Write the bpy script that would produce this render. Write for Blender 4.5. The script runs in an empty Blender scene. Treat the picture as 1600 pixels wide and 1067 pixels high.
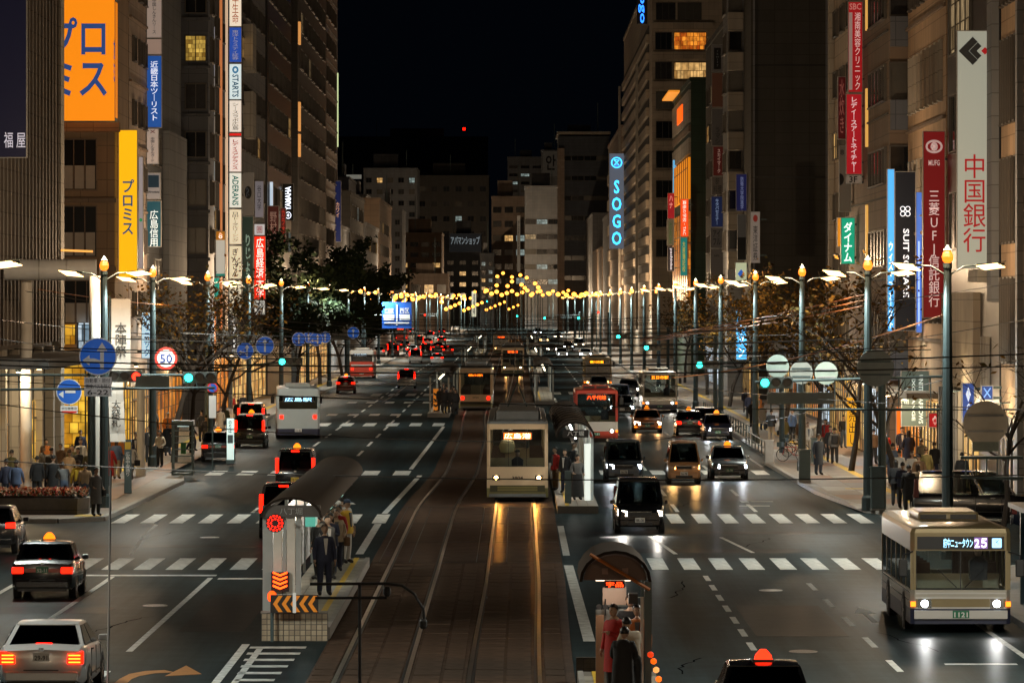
import bpy, bmesh, math, random
from mathutils import Vector, Matrix
R = math.radians
random.seed(7)
SC = bpy.context.scene
COL = SC.collection
# ---------------------------------------------------------------- camera, world, exposure
# the street plan is drawn in metres across and up, and in plan units along the street (1 unit = KY metres)
KY = 1.85
FPX, CX, HY, CH = 4500.0, 805.0, 472.0, 8.0      # pixels per plan unit of focal length, vanishing point, camera height
cam = bpy.data.cameras.new('camera'); camo = bpy.data.objects.new('camera', cam); COL.objects.link(camo)
camo.location = (0, 0, CH); camo.rotation_euler = (R(90), 0, 0)
cam.sensor_width = 36; cam.lens = FPX*KY/1600*36
cam.shift_x = (800-CX)/1600; cam.shift_y = -(533.5-HY)/1600
cam.clip_start = 1; cam.clip_end = 8000
SC.camera = camo
W = bpy.data.worlds.new('World'); SC.world = W; W.use_nodes = True
wn = W.node_tree; bgn = wn.nodes['Background']
sky = wn.nodes.new('ShaderNodeTexSky'); sky.sky_type = 'NISHITA'; sky.sun_disc = False
sky.sun_elevation = R(-6.0); sky.sun_rotation = R(90)
night = wn.nodes.new('ShaderNodeMix'); night.data_type = 'RGBA'; night.blend_type = 'ADD'; night.inputs[0].default_value = 1
wn.links.new(sky.outputs[0], night.inputs[6]); night.inputs[7].default_value = (.008, .015, .029, 1)      # even night-sky glow of the town
wn.links.new(night.outputs[2], bgn.inputs[0]); bgn.inputs[1].default_value = 0.055
SC.view_settings.view_transform = 'Standard'; SC.view_settings.look = 'None'
SC.view_settings.exposure = 0.22; SC.view_settings.gamma = 1.0
cy = SC.cycles
cy.use_denoising = True
try: cy.denoiser = 'OPENIMAGEDENOISE'
except Exception: pass
cy.max_bounces = 5; cy.diffuse_bounces = 2; cy.glossy_bounces = 3; cy.transparent_max_bounces = 12; cy.transmission_bounces = 3
cy.sample_clamp_indirect = 4.0; cy.sample_clamp_direct = 40.0
cy.caustics_reflective = False; cy.caustics_refractive = False
LAMP_W = 2100.0

# ---------------------------------------------------------------- helpers
def gx(px, Y): return (px-CX)*Y/FPX
def gz(py, Y): return CH-(py-HY)*Y/FPX
def yd(py, z=0.0): return FPX*(CH-z)/(py-HY)
def lin(c):
    if isinstance(c, str):
        c = c.lstrip('#'); v = [int(c[i:i+2], 16)/255 for i in (0, 2, 4)]
        return tuple(x/12.92 if x <= .04045 else ((x+.055)/1.055)**2.4 for x in v)
    return tuple(c)
MATS = {}
def mat(name, col=(.5,.5,.5), rough=.6, metal=0., var=.15, scale=2., bump=0., bscale=20., spec=.5, rvar=0., coat=0., emit=None, es=0., streak=False):
    if name in MATS: return MATS[name]
    m = bpy.data.materials.new(name); m.use_nodes = True; nt = m.node_tree; b = nt.nodes['Principled BSDF']
    c = lin(col)
    b.inputs['Roughness'].default_value = rough; b.inputs['Metallic'].default_value = metal
    b.inputs['Specular IOR Level'].default_value = spec
    if coat: b.inputs['Coat Weight'].default_value = coat; b.inputs['Coat Roughness'].default_value = .08
    b.inputs['Base Color'].default_value = (*c, 1)
    if var > 0:
        tc = nt.nodes.new('ShaderNodeTexCoord'); n = nt.nodes.new('ShaderNodeTexNoise')
        n.inputs['Scale'].default_value = scale; n.inputs['Detail'].default_value = 6; n.inputs['Roughness'].default_value = .65
        src = tc.outputs['Object']
        if streak:
            mp = nt.nodes.new('ShaderNodeMapping'); mp.inputs['Scale'].default_value = (1, 1, .12); nt.links.new(src, mp.inputs[0]); src = mp.outputs[0]
        nt.links.new(src, n.inputs['Vector'])
        r = nt.nodes.new('ShaderNodeMapRange'); r.inputs['From Min'].default_value = .25; r.inputs['From Max'].default_value = .75
        r.inputs['To Min'].default_value = 1-var; r.inputs['To Max'].default_value = 1+var
        nt.links.new(n.outputs['Fac'], r.inputs['Value'])
        mx = nt.nodes.new('ShaderNodeVectorMath'); mx.operation = 'SCALE'; mx.inputs[0].default_value = c
        nt.links.new(r.outputs[0], mx.inputs['Scale']); nt.links.new(mx.outputs[0], b.inputs['Base Color'])
        if rvar:
            r2 = nt.nodes.new('ShaderNodeMapRange'); r2.inputs['From Min'].default_value = .3; r2.inputs['From Max'].default_value = .7
            r2.inputs['To Min'].default_value = max(.05, rough-rvar); r2.inputs['To Max'].default_value = min(1, rough+rvar)
            nt.links.new(n.outputs['Fac'], r2.inputs['Value']); nt.links.new(r2.outputs[0], b.inputs['Roughness'])
        if bump:
            n2 = nt.nodes.new('ShaderNodeTexNoise'); n2.inputs['Scale'].default_value = bscale; n2.inputs['Detail'].default_value = 4
            nt.links.new(tc.outputs['Object'], n2.inputs['Vector'])
            bp = nt.nodes.new('ShaderNodeBump'); bp.inputs['Strength'].default_value = bump; bp.inputs['Distance'].default_value = .02
            nt.links.new(n2.outputs['Fac'], bp.inputs['Height']); nt.links.new(bp.outputs[0], b.inputs['Normal'])
    if emit is not None:
        e = lin(emit); b.inputs['Emission Color'].default_value = (*e, 1); b.inputs['Emission Strength'].default_value = es
    MATS[name] = m
    return m
def sheen(m, fac, rough):
    """worn road surface: matt body with a thin even polish on top"""
    nt = m.node_tree; b = nt.nodes['Principled BSDF']; b.inputs['Specular IOR Level'].default_value = 0
    g = nt.nodes.new('ShaderNodeBsdfGlossy'); g.inputs['Roughness'].default_value = rough; g.inputs['Color'].default_value = (.9,.9,.9,1)
    x = nt.nodes.new('ShaderNodeMixShader'); x.inputs[0].default_value = fac
    nt.links.new(b.outputs[0], x.inputs[1]); nt.links.new(g.outputs[0], x.inputs[2]); nt.links.new(x.outputs[0], nt.nodes['Material Output'].inputs[0]); return m
def glow(col, s, rough=.5):
    k = 'glow_%s_%.2f' % (col, s)
    return mat(k, col, rough, var=0, emit=col, es=s)
def shopmat(name, c1, c2, s, scale=1.6):
    """a lit interior seen through its window: shelves, goods and wall panels of differing tone"""
    if name in MATS: return MATS[name]
    m = bpy.data.materials.new(name); m.use_nodes = True; nt = m.node_tree; b = nt.nodes['Principled BSDF']; L = nt.links.new; N = nt.nodes.new
    tc = N('ShaderNodeTexCoord'); sp = N('ShaderNodeSeparateXYZ'); L(tc.outputs['Object'], sp.inputs[0])
    ad = N('ShaderNodeMath'); ad.operation = 'MULTIPLY_ADD'; ad.inputs[1].default_value = .45; L(sp.outputs[1], ad.inputs[0]); L(sp.outputs[0], ad.inputs[2])
    cb = N('ShaderNodeCombineXYZ'); L(ad.outputs[0], cb.inputs[0]); L(sp.outputs[2], cb.inputs[1])
    br = N('ShaderNodeTexBrick'); br.offset = .3; br.inputs['Scale'].default_value = scale*.55; br.inputs['Mortar Size'].default_value = .025; br.inputs['Brick Width'].default_value = .6; br.inputs['Row Height'].default_value = .75; br.inputs['Bias'].default_value = -.1
    br.inputs['Color1'].default_value = (*lin(c1), 1); br.inputs['Color2'].default_value = (*[x*.45 for x in lin(c2)], 1); br.inputs['Mortar'].default_value = (*[x*.12 for x in lin(c2)], 1); L(cb.outputs[0], br.inputs['Vector'])
    n = N('ShaderNodeTexNoise'); n.inputs['Scale'].default_value = 1.1; n.inputs['Detail'].default_value = 5; L(cb.outputs[0], n.inputs['Vector'])
    mr = N('ShaderNodeMapRange'); mr.inputs['From Min'].default_value = .3; mr.inputs['From Max'].default_value = .7; mr.inputs['To Min'].default_value = .3; mr.inputs['To Max'].default_value = 1.1; L(n.outputs['Fac'], mr.inputs[0])
    vm = N('ShaderNodeVectorMath'); vm.operation = 'SCALE'; L(br.outputs['Color'], vm.inputs[0]); L(mr.outputs[0], vm.inputs['Scale'])
    L(vm.outputs[0], b.inputs['Emission Color']); b.inputs['Emission Strength'].default_value = s
    b.inputs['Base Color'].default_value = (.05, .05, .05, 1); b.inputs['Roughness'].default_value = .15
    MATS[name] = m; return m
def clearglass(name, tint=(.8,.85,.85), rough=.03):
    if name in MATS: return MATS[name]
    m = bpy.data.materials.new(name); m.use_nodes = True; nt = m.node_tree; nt.nodes.remove(nt.nodes['Principled BSDF'])
    o = nt.nodes['Material Output']; t = nt.nodes.new('ShaderNodeBsdfTransparent'); t.inputs[0].default_value = (*tint, 1)
    g = nt.nodes.new('ShaderNodeBsdfGlossy'); g.inputs['Roughness'].default_value = rough
    f = nt.nodes.new('ShaderNodeFresnel'); f.inputs[0].default_value = 1.45
    x = nt.nodes.new('ShaderNodeMixShader'); nt.links.new(f.outputs[0], x.inputs[0]); nt.links.new(t.outputs[0], x.inputs[1]); nt.links.new(g.outputs[0], x.inputs[2])
    nt.links.new(x.outputs[0], o.inputs[0]); MATS[name] = m; return m

class MB:
    def __init__(s): s.v = []; s.f = []; s.m = []
    def add(s, vs, fs, mi=0):
        o = len(s.v); s.v += [tuple(p) for p in vs]; s.f += [tuple(i+o for i in f) for f in fs]; s.m += [mi]*len(fs); return s
    def box(s, x0, x1, y0, y1, z0, z1, mi=0):
        return s.add([(x0,y0,z0),(x1,y0,z0),(x1,y1,z0),(x0,y1,z0),(x0,y0,z1),(x1,y0,z1),(x1,y1,z1),(x0,y1,z1)],
                     [(3,2,1,0),(4,5,6,7),(0,1,5,4),(1,2,6,5),(2,3,7,6),(3,0,4,7)], mi)
    def hexa(s, p, mi=0):      # 8 corners: bottom ring 4 then top ring 4
        return s.add(p, [(3,2,1,0),(4,5,6,7),(0,1,5,4),(1,2,6,5),(2,3,7,6),(3,0,4,7)], mi)
    def loft(s, rings, mi=0, cap=True, closed=True):
        n = len(rings[0]); o = len(s.v)
        for r in rings: s.v += [tuple(p) for p in r]
        for i in range(len(rings)-1):
            for j in range(n if closed else n-1):
                a = o+i*n+j; b = o+i*n+(j+1) % n
                s.f.append((a, b, b+n, a+n)); s.m.append(mi)
        if cap:
            s.f.append(tuple(o+j for j in reversed(range(n)))); s.m.append(mi)
            s.f.append(tuple(o+(len(rings)-1)*n+j for j in range(n))); s.m.append(mi)
        return s
    def tube(s, pts, rad, n=6, mi=0, cap=True):
        pts = [Vector(p) for p in pts]
        if not isinstance(rad, (list, tuple)): rad = [rad]*len(pts)
        rings = []
        for i, p in enumerate(pts):
            d = (pts[min(i+1, len(pts)-1)]-pts[max(i-1, 0)]).normalized()
            up = Vector((0,0,1)) if abs(d.z) < .9 else Vector((0,1,0))
            a = d.cross(up).normalized(); b = a.cross(d).normalized()
            rings.append([p+a*(math.cos(2*math.pi*k/n)*rad[i])+b*(math.sin(2*math.pi*k/n)*rad[i]) for k in range(n)])
        return s.loft(rings, mi, cap)
    def lathe(s, prof, c=(0,0,0), n=12, axis='z', mi=0):   # prof: (r, h) list
        rings = []
        for r, h in prof:
            ring = []
            for k in range(n):
                a = 2*math.pi*k/n; u, v = r*math.cos(a), r*math.sin(a)
                q = (u, v, h) if axis == 'z' else ((h, u, v) if axis == 'x' else (u, h, -v))
                ring.append((c[0]+q[0], c[1]+q[1], c[2]+q[2]))
            rings.append(ring)
        return s.loft(rings, mi)
    def disc(s, c, r, t, n=20, mi=0):   # disc in the xz plane facing -y
        return s.lathe([(r, 0), (r, t)], c, n, 'y', mi)
    def mesh(s, name):
        me = bpy.data.meshes.new(name); me.from_pydata(s.v, [], s.f); me.update(); return me
    def build(s, name, mats, parent=None, loc=(0,0,0), rz=0, smooth=None, bev=0, org=None):
        if org is not None: s.v = [(a-org[0], b-org[1], c-org[2]) for a, b, c in s.v]
        me = s.mesh(name)
        if not isinstance(mats, (list, tuple)): mats = [mats]
        for q in mats: me.materials.append(q)
        if len(mats) > 1:
            for p, i in zip(me.polygons, s.m): p.material_index = i
        bm = bmesh.new(); bm.from_mesh(me); bmesh.ops.recalc_face_normals(bm, faces=bm.faces); bm.to_mesh(me); bm.free()
        if smooth is not None:
            me.polygons.foreach_set('use_smooth', [True]*len(me.polygons))
            me.set_sharp_from_angle(angle=R(smooth))
        return link(name, me, parent, loc, rz, bev)
def link(name, me, parent=None, loc=(0,0,0), rz=0, bev=0):
    o = bpy.data.objects.new(name, me); COL.objects.link(o); o.location = loc; o.rotation_euler = (0,0,rz)
    if parent: o.parent = parent
    if bev:
        b = o.modifiers.new('bevel', 'BEVEL'); b.width = bev; b.segments = 2; b.limit_method = 'ANGLE'; b.angle_limit = R(50)
    return o
def tag(o, label, cat, group=None):
    o['label'] = label; o['category'] = cat
    if group: o['group'] = group
    return o
def stretch(o):      # plan units along the street to metres
    for v in o.data.vertices: v.co.y *= KY
    return o
def struct(o): o['kind'] = 'structure'; return o
def thing(name, label, cat, loc=(0,0,0), rz=0, group=None):
    o = bpy.data.objects.new(name, None); COL.objects.link(o); o.location = (loc[0], loc[1]*KY, loc[2]); o.rotation_euler = (0,0,rz); o.empty_display_size = .2
    return tag(o, label, cat, group)
def lamp(kind, parent, loc, power, col=(1,.8,.55), rad=.1, rot=None, spot=None, blend=.4):
    l = bpy.data.lights.new('light', kind); l.energy = power; l.color = col; l.shadow_soft_size = rad
    if kind == 'SPOT': l.spot_size = R(spot); l.spot_blend = blend
    o = bpy.data.objects.new('light', l); COL.objects.link(o); o.location = loc
    if rot: o.rotation_euler = rot
    if parent: o.parent = parent
    return o
TXT = {}
def textmesh(s, bold=0.0, lead=1.0):
    if any(0x4e00 <= ord(ch) <= 0x9fff for ch in s): bold = min(bold, .003)      # dense characters keep their thin strokes
    k = (s, bold, lead)
    if k in TXT: return TXT[k].copy()
    cu = bpy.data.curves.new('lettering', 'FONT'); cu.body = s; cu.align_x = 'CENTER'; cu.resolution_u = 2; cu.space_line = lead
    cu.offset = bold; cu.extrude = .008
    o = bpy.data.objects.new('lettering_source', cu)
    me = bpy.data.meshes.new_from_object(o)
    bpy.data.objects.remove(o); TXT[k] = me
    return me.copy()
def text(parent, s, m, x0, x1, z0, z1, y=0., bold=.012, lead=.95, rot=0, face='-y', name='lettering', keep=False):
    """flat lettering filling the box x0..x1, z0..z1 (parent coordinates) on a face looking to -y"""
    me = textmesh(s, bold, lead)
    vs = [Vector(v.co) for v in me.vertices]
    if not vs: return None
    if rot: vs = [Vector((v.y, -v.x, v.z)) if rot > 0 else Vector((-v.y, v.x, v.z)) for v in vs]
    a = min(v.x for v in vs); b = max(v.x for v in vs); c = min(v.y for v in vs); d = max(v.y for v in vs)
    sx = (x1-x0)/max(1e-6, b-a); sz = (z1-z0)/max(1e-6, d-c)
    if keep: sx = sz = min(sx, sz)
    ox = (x0+x1)/2; oz = (z0+z1)/2
    for i, v in enumerate(vs):
        p = (ox+(v.x-(a+b)/2)*sx, -v.z*.5, oz+(v.y-(c+d)/2)*sz)
        if face == '-x': p = (p[1], -p[0], p[2])
        elif face == '+x': p = (-p[1], p[0], p[2])
        elif face == '+y': p = (-p[0], -p[1], p[2])
        if face in ('-x', '+x'): q = (p[0]+y, p[1], p[2])
        else: q = (p[0], p[1]+y, p[2])
        me.vertices[i].co = q
    me.materials.clear(); me.materials.append(m)
    return link(name, me, parent)
def vert(s): return '\n'.join('｜' if ch == 'ー' else ch for ch in s)
# ---------------------------------------------------------------- shared materials
M_ASPH = mat('asphalt', (.017,.028,.031), .42, var=.35, scale=.9, bump=.06, bscale=60, rvar=.1, spec=.3)
M_BED = mat('tram_bed_concrete', (.084,.055,.040), .33, var=.35, scale=1.2, bump=.05, bscale=30, rvar=.1, spec=.4)
M_SETT = mat('tram_bed_stone', (.092,.061,.044), .48, var=.45, scale=2.5, bump=.2, bscale=12, rvar=.12, spec=.35)
def wear(m):        # wheel tracks and long worn streaks along the lanes
    nt = m.node_tree; b = nt.nodes['Principled BSDF']; src = b.inputs['Base Color'].links[0].from_socket; N = nt.nodes.new
    tc = N('ShaderNodeTexCoord'); mp = N('ShaderNodeMapping'); mp.inputs['Scale'].default_value = (.9, .02, 1); n = N('ShaderNodeTexNoise'); n.inputs['Scale'].default_value = 1.; n.inputs['Detail'].default_value = 8; n.inputs['Roughness'].default_value = .7
    nt.links.new(tc.outputs['Object'], mp.inputs[0]); nt.links.new(mp.outputs[0], n.inputs['Vector'])
    r = N('ShaderNodeMapRange'); r.inputs['From Min'].default_value = .32; r.inputs['From Max'].default_value = .68; r.inputs['To Min'].default_value = .5; r.inputs['To Max'].default_value = 1.6; nt.links.new(n.outputs['Fac'], r.inputs[0])
    v = N('ShaderNodeVectorMath'); v.operation = 'SCALE'; nt.links.new(src, v.inputs[0]); nt.links.new(r.outputs[0], v.inputs['Scale']); nt.links.new(v.outputs[0], b.inputs['Base Color'])
wear(M_ASPH); sheen(M_ASPH, .06, .34); sheen(M_BED, .06, .24); sheen(M_SETT, .02, .4)
M_PAVE = mat('sidewalk_paving', (.24,.205,.175), .6, var=.2, scale=1.5, bump=.2, bscale=30)
M_KERB = mat('kerb_stone', (.3,.29,.27), .7, var=.2, scale=3)
M_PAINT = mat('road_paint', (.56,.57,.55), .55, var=.5, scale=3, bump=.15)
sheen(M_PAINT, .04, .4)
M_PAINTO = mat('road_paint_orange', (.36,.14,.03), .55, var=.3, scale=4)
M_YEL = mat('tactile_yellow', (.62,.40,.03), .6, var=.15, scale=4)
M_RAIL = mat('rail_steel', (.7,.62,.54), .28, 1., var=.2, scale=3)
M_STEEL = mat('grey_painted_steel', (.065,.10,.108), .45, .2, var=.12, scale=3)
M_GALV = mat('galvanised_steel', (.38,.39,.4), .5, .4, var=.15, scale=3)
M_WPOST = mat('white_painted_steel', (.62,.58,.52), .5, var=.1, scale=2, streak=True)
M_BLACK = mat('black_plastic', (.015,.015,.016), .5, var=.1)
M_RUB = mat('rubber', (.018,.018,.018), .8, var=.2, scale=8)
M_CHROME = mat('chrome', (.7,.7,.7), .12, 1., var=0)
M_RIM = mat('alloy_rim', (.45,.45,.46), .3, .9, var=.1)
M_GLASS = mat('dark_window_glass', (.012,.014,.017), .08, var=0, spec=.6)
M_CGL = mat('car_glass', (.012,.014,.016), .16, var=.3, scale=3, spec=.7)
M_CLEAR = clearglass('clear_glass')
M_TINT = clearglass('tinted_glass', (.42,.46,.46), .05)
M_WOODB = mat('bark', (.035,.025,.018), .9, var=.35, scale=9, bump=.6, bscale=18)
M_WIRE = mat('wire_black', (.02,.018,.016), .6, var=0)
M_PLATEW = mat('plate_white', (.7,.7,.68), .5, var=.05)
M_PLATEG = mat('plate_green', (.02,.16,.08), .5, var=.05)
M_TAIL = glow('#ff1404', 4.5); M_TAILD = glow('#ff1a06', 1.6)
M_HEADW = glow('#fff0d8', 26.0); M_HEADC = glow('#e6f2ff', 28.0); M_HEADO = glow('#ffb25a', 24.0)
M_IND = glow('#ff7a14', 2.6); M_TAXI = glow('#ff8412', 1.7)
M_LED = glow('#ff4a10', 4.0); M_LEDB = glow('#9fdcff', 2.5)
M_LAMPW = glow('#ffcf88', 4.5); M_LAMPA = mat('amber_globe', (.02,.012,.006), .4, var=0, emit='#ff7a1a', es=2.3)
M_BLKTXT = mat('black_lettering', (.02,.02,.02), .6, var=0)
M_WTXT = mat('white_lettering', (.75,.75,.75), .5, var=0)
# ================================================================ ground, road, pavements
def sheet(name, m, x0, x1, y0, y1, z, parent=None, t=.02, kind=True):
    o = MB().box(x0, x1, y0, y1, z-t, z).build(name, m, parent)
    if kind: struct(o)
    return o
GROUND = struct(MB().box(-900, 900, -60, 2600, -.6, -.05).build('ground', mat('earth', (.04,.04,.04), .9, var=.2)))
ROAD = sheet('road', M_ASPH, -120, 120, 20, 1300, 0, t=.05)
# pavements: polygons extruded to the kerb height, each with its kerb as a part
def pavement(name, poly, kerbsides, h=.15):
    n = len(poly); b = MB(); b.loft([[(x, y, -.02) for x, y in poly], [(x, y, h) for x, y in poly]])
    p = struct(b.build(name, M_PAVE))
    for i in kerbsides:
        (xa, ya), (xb, yb) = poly[i], poly[(i+1) % n]
        d = Vector((xb-xa, yb-ya, 0)); L = d.length; d.normalize(); nn = Vector((d.y, -d.x, 0))*.12
        k = MB(); segs = max(1, min(40, int(L/2.4)))
        for s in range(segs):
            a = Vector((xa, ya, 0))+d*(L*s/segs+.012); c = Vector((xa, ya, 0))+d*(L*(s+1)/segs-.012)
            MB.hexa(k, [a+nn+Vector((0,0,-.02)), c+nn+Vector((0,0,-.02)), c-nn+Vector((0,0,-.02)), a-nn+Vector((0,0,-.02)),
                        a+nn*.8+Vector((0,0,h+.012)), c+nn*.8+Vector((0,0,h+.012)), c-nn+Vector((0,0,h+.012)), a-nn+Vector((0,0,h+.012))])
        k.build('kerb', M_KERB, p, bev=.02)
    return p
PAVL = pavement('sidewalk_left', [(-60,104.4),(-16.6,104.4),(-15.1,105.4),(-14.95,112),(-14.7,127),(-15.2,131),(-17.0,134),(-17.0,900),(-60,900)], [0,1,2,3,4,5,6])
PAVR = pavement('sidewalk_right', [(13.2,900),(13.2,150),(12.4,142),(12.6,120),(13.4,109.5),(15,106.8),(60,106.8),(60,900)], [0,1,2,3,4,5])
PAVN = pavement('sidewalk_near_right', [(13.1,84),(12.55,80),(12.5,30),(60,30),(60,86),(15,86)], [0,1,5])
# yellow tactile strips on the pavements
for (p, x0, x1, y0, y1) in [(PAVR, 15.4, 15.75, 109, 300), (PAVL, -18.6, -18.2, 112, 300), (PAVR, 13.9, 15.4, 121, 121.5)]:
    MB().box(x0, x1, y0, y1, .15, .158).build('tactile_strip', M_YEL, p)
MB().box(-16.2, -15.2, 105.55, 106.5, .15, .158).build('tactile_strip', M_YEL, PAVL)
# paving flags on the nearer pavements, as wide joints between large flags
M_JOINT = mat('paving_joint', (.1,.09,.08), .8, var=.1)
M_PAVE2 = mat('sidewalk_paving_red', (.30,.17,.11), .6, var=.2, scale=1.5, bump=.2, bscale=30)
M_PAVE3 = mat('sidewalk_paving_pale', (.32,.29,.26), .55, var=.2, scale=1.5, bump=.2, bscale=30)
for p, xs, y0, ny, st in ((PAVR, [13.0+1.25*i for i in range(2)]+[15.8+1.05*i for i in range(3)], 109.6, 18, 2.6), (PAVL, [-20.6+1.0*i for i in range(2)]+[-18.15+1.2*i for i in range(2)], 112.2, 16, 2.6)):
    fl = {}
    for i, x in enumerate(xs):
        for j in range(ny):
            y = y0+j*st
            if p is PAVL and x > -16.5 and y > 126: continue
            w = 1.2 if (p is PAVR and i < 2) else 1.0
            k = (w,); 
            if k not in fl: fl[k] = MB().box(0, w, 0, st-.03, -.01, .006).mesh('paving_flag')
            mm = (M_PAVE2 if ((i+j) % 5 == 2 or i == 3) else (M_PAVE3 if (i*7+j*3) % 4 == 0 else M_PAVE))
            o = link('paving_flag', fl[k].copy() if False else fl[k], p, (x, y, .15))
            if not fl[k].materials: fl[k].materials.append(M_PAVE)
            o.material_slots[0].link = 'OBJECT'; o.material_slots[0].material = mm
# ---- tram bed
def lerp_tab(tab, y):
    if y <= tab[0][0]: return tab[0][1]
    for (a, va), (b, vb) in zip(tab, tab[1:]):
        if y <= b:
            t = (y-a)/(b-a); t = t*t*(3-2*t); return va+(vb-va)*t
    return tab[-1][1]
TL = [(55,-3.06),(108,-3.06),(138,-2.5),(165,-2.5),(205,-2.86),(900,-2.86)]
TR = [(50,-.30),(60,-.23),(87,-.06),(115,0),(900,0)]
def ribbon(name, fx0, fx1, ys, z0, z1, m, parent=None, **k):
    b = MB(); b.loft([[(fx0(y), y, z0), (fx1(y), y, z0), (fx1(y), y, z1), (fx0(y), y, z1)] for y in ys])
    return b.build(name, m, parent, **k)
YS = [50+4*i for i in range(40)]+[214+12*i for i in range(40)]
BED = struct(ribbon('tram_bed', lambda y: lerp_tab(TL, y)-1.35, lambda y: lerp_tab(TR, y)+1.5, YS, -.03, .012, M_BED))
for tab in (TL, TR):
    for s in (-1, 1):
        o = ribbon('rail', lambda y: lerp_tab(tab, y)+s*.7525-.045, lambda y: lerp_tab(tab, y)+s*.7525+.045, YS, -.02, .032, M_RAIL, BED)
        ribbon('flange_groove', lambda y: lerp_tab(tab, y)+s*.67-.03, lambda y: lerp_tab(tab, y)+s*.67+.03, YS, -.02, .0165, M_BLACK, BED)
# stone setts of the near bed (each its own piece), concrete panels beyond
cols = [(-4.38,-3.9),(-3.68,-3.1),(-3.06,-2.45),(-2.2,-1.6),(-1.55,-1.12),(-.83,-.2),(-.16,.40),(.68,1.12)]
ystart = 52.0; rows = 37
sh = {}
for r in range(rows):
    for ci, (a, b_) in enumerate(cols):
        y0 = ystart+r*.97; off = lerp_tab(TR, y0)+.15 if ci >= 5 else 0
        key = ci
        if key not in sh:
            me = MB().box(0, b_-a-.03, 0, .93, -.01, .012).mesh('paving_slab'); me.materials.append(M_SETT); sh[key] = me
        o = link('paving_slab', sh[key], BED, (a+off*.6+.02, y0, .012+random.uniform(-.003, .004)))
        o.rotation_euler = (random.uniform(-.006,.006), random.uniform(-.006,.006), 0)
for k in range(6):      # joints of the concrete panels between crosswalk and tram
    MB().box(-4.2+k*.93+(.2 if k > 2 else 0), -4.17+k*.93+(.2 if k > 2 else 0), 88.5, 112, .0125, .0165).build('panel_joint', M_BLACK, BED)
for y in (88.3, 96, 104, 112.2):
    MB().box(-4.38, 1.4, y, y+.06, .0125, .0168).build('panel_joint', M_BLACK, BED)
# ---- painted markings
SM = {}
def stripe(x, y, w, l, m=M_PAINT, name='crosswalk_stripe', skew=0., z=.004):
    k = (round(w, 2), round(l, 2), m.name, round(skew, 2))
    if k not in SM:
        b = MB().hexa([(-w/2,0,0),(w/2,0,0),(w/2+skew,l,0),(-w/2+skew,l,0),(-w/2,0,z),(w/2,0,z),(w/2+skew,l,z),(-w/2+skew,l,z)])
        SM[k] = b.mesh(name); SM[k].materials.append(m)
    return link(name, SM[k], ROAD, (x, y, .001))
def crosswalk(xa, xb, y0, y1, pitch=.95, w=.5):
    n = int((xb-xa)/pitch+.5)
    for i in range(n+1): stripe(xa+i*pitch, y0, w, y1-y0)
crosswalk(-13.1, -7.5, 86.2, 90.0, .96); crosswalk(4.35, 12.0, 86.2, 90.0, .96)
crosswalk(-14.4, -4.9, 104.3, 108.6, 1.05); crosswalk(5.9, 12.3, 104.3, 108.8, .98)
crosswalk(-14.0, -4.9, 133.2, 136.6, 1.45, .75); crosswalk(4.3, 12.2, 133.6, 137, 1.2, .65)
crosswalk(-14, -5, 186, 190.5, 1.5, .75); crosswalk(-13, -5, 203, 206, 1.5, .7); crosswalk(-12, -5, 246, 252, 1.5, .8); crosswalk(3.6, 12, 250, 256, 1.5, .8)
crosswalk(-13, -5, 228, 231, 1.5, .7)
def line(x, y0, y1, w=.15, x1=None, m=M_PAINT): stripe(x, y0, w, y1-y0, m, 'lane_line', 0 if x1 is None else x1-x)
def hline(xa, xb, y, w=.35): 
    MB().box(xa, xb, y, y+w, .001, .0055).build('stop_line', M_PAINT, ROAD)
hline(-13.9, -8.75, 84.2); hline(-8.6, -5.6, 83.2)
line(-8.85, 66, 83.6); line(-11.75, 70, 84); line(-11.75, 60, 64); line(-8.85, 58, 62.5, x1=-8.85); line(-5.9, 56, 66.5); line(-14.2, 52, 84, .15)
for i in range(4): line(-11.9, 40+i*4.5, 42.2+i*4.5)
for i in range(12): line(5.45+.01*i, 52.5+i*2.75, 54.0+i*2.75)
for i in range(6): line(8.35, 58+i*4.4, 60+i*4.4)
line(11.5, 52, 84)
line(1.75, 68, 87.6, .28, 1.62); line(1.62, 91, 103, .22); line(-4.95, 91.5, 104, .25); line(-4.95, 109, 133, .22, -4.4)
for i in range(5): line(-10, 109.5+i*5, 112+i*5, .13)
line(-7.6, 91, 103.5, .12, -7.9); line(-12.2, 91.5, 97, .12, -12.6); line(-12.7, 98, 103.5, .12, -12.9)
for xx in (-11.2, -8.2):
    for i in range(30): line(xx, 140+i*10, 145+i*10, .15)
line(-5.0, 138, 185, .2, -4.6); line(-4.7, 207, 245, .2)
for xx in (6.2, 9.2):
    for i in range(30): line(xx, 110+i*9, 114+i*9, .15)
line(3.3, 138, 240, .18); line(12.0, 140, 240, .15); line(5.1, 91.5, 98.5, .14, 4.6); line(7.6, 92, 98, .13, 7.0)
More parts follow.
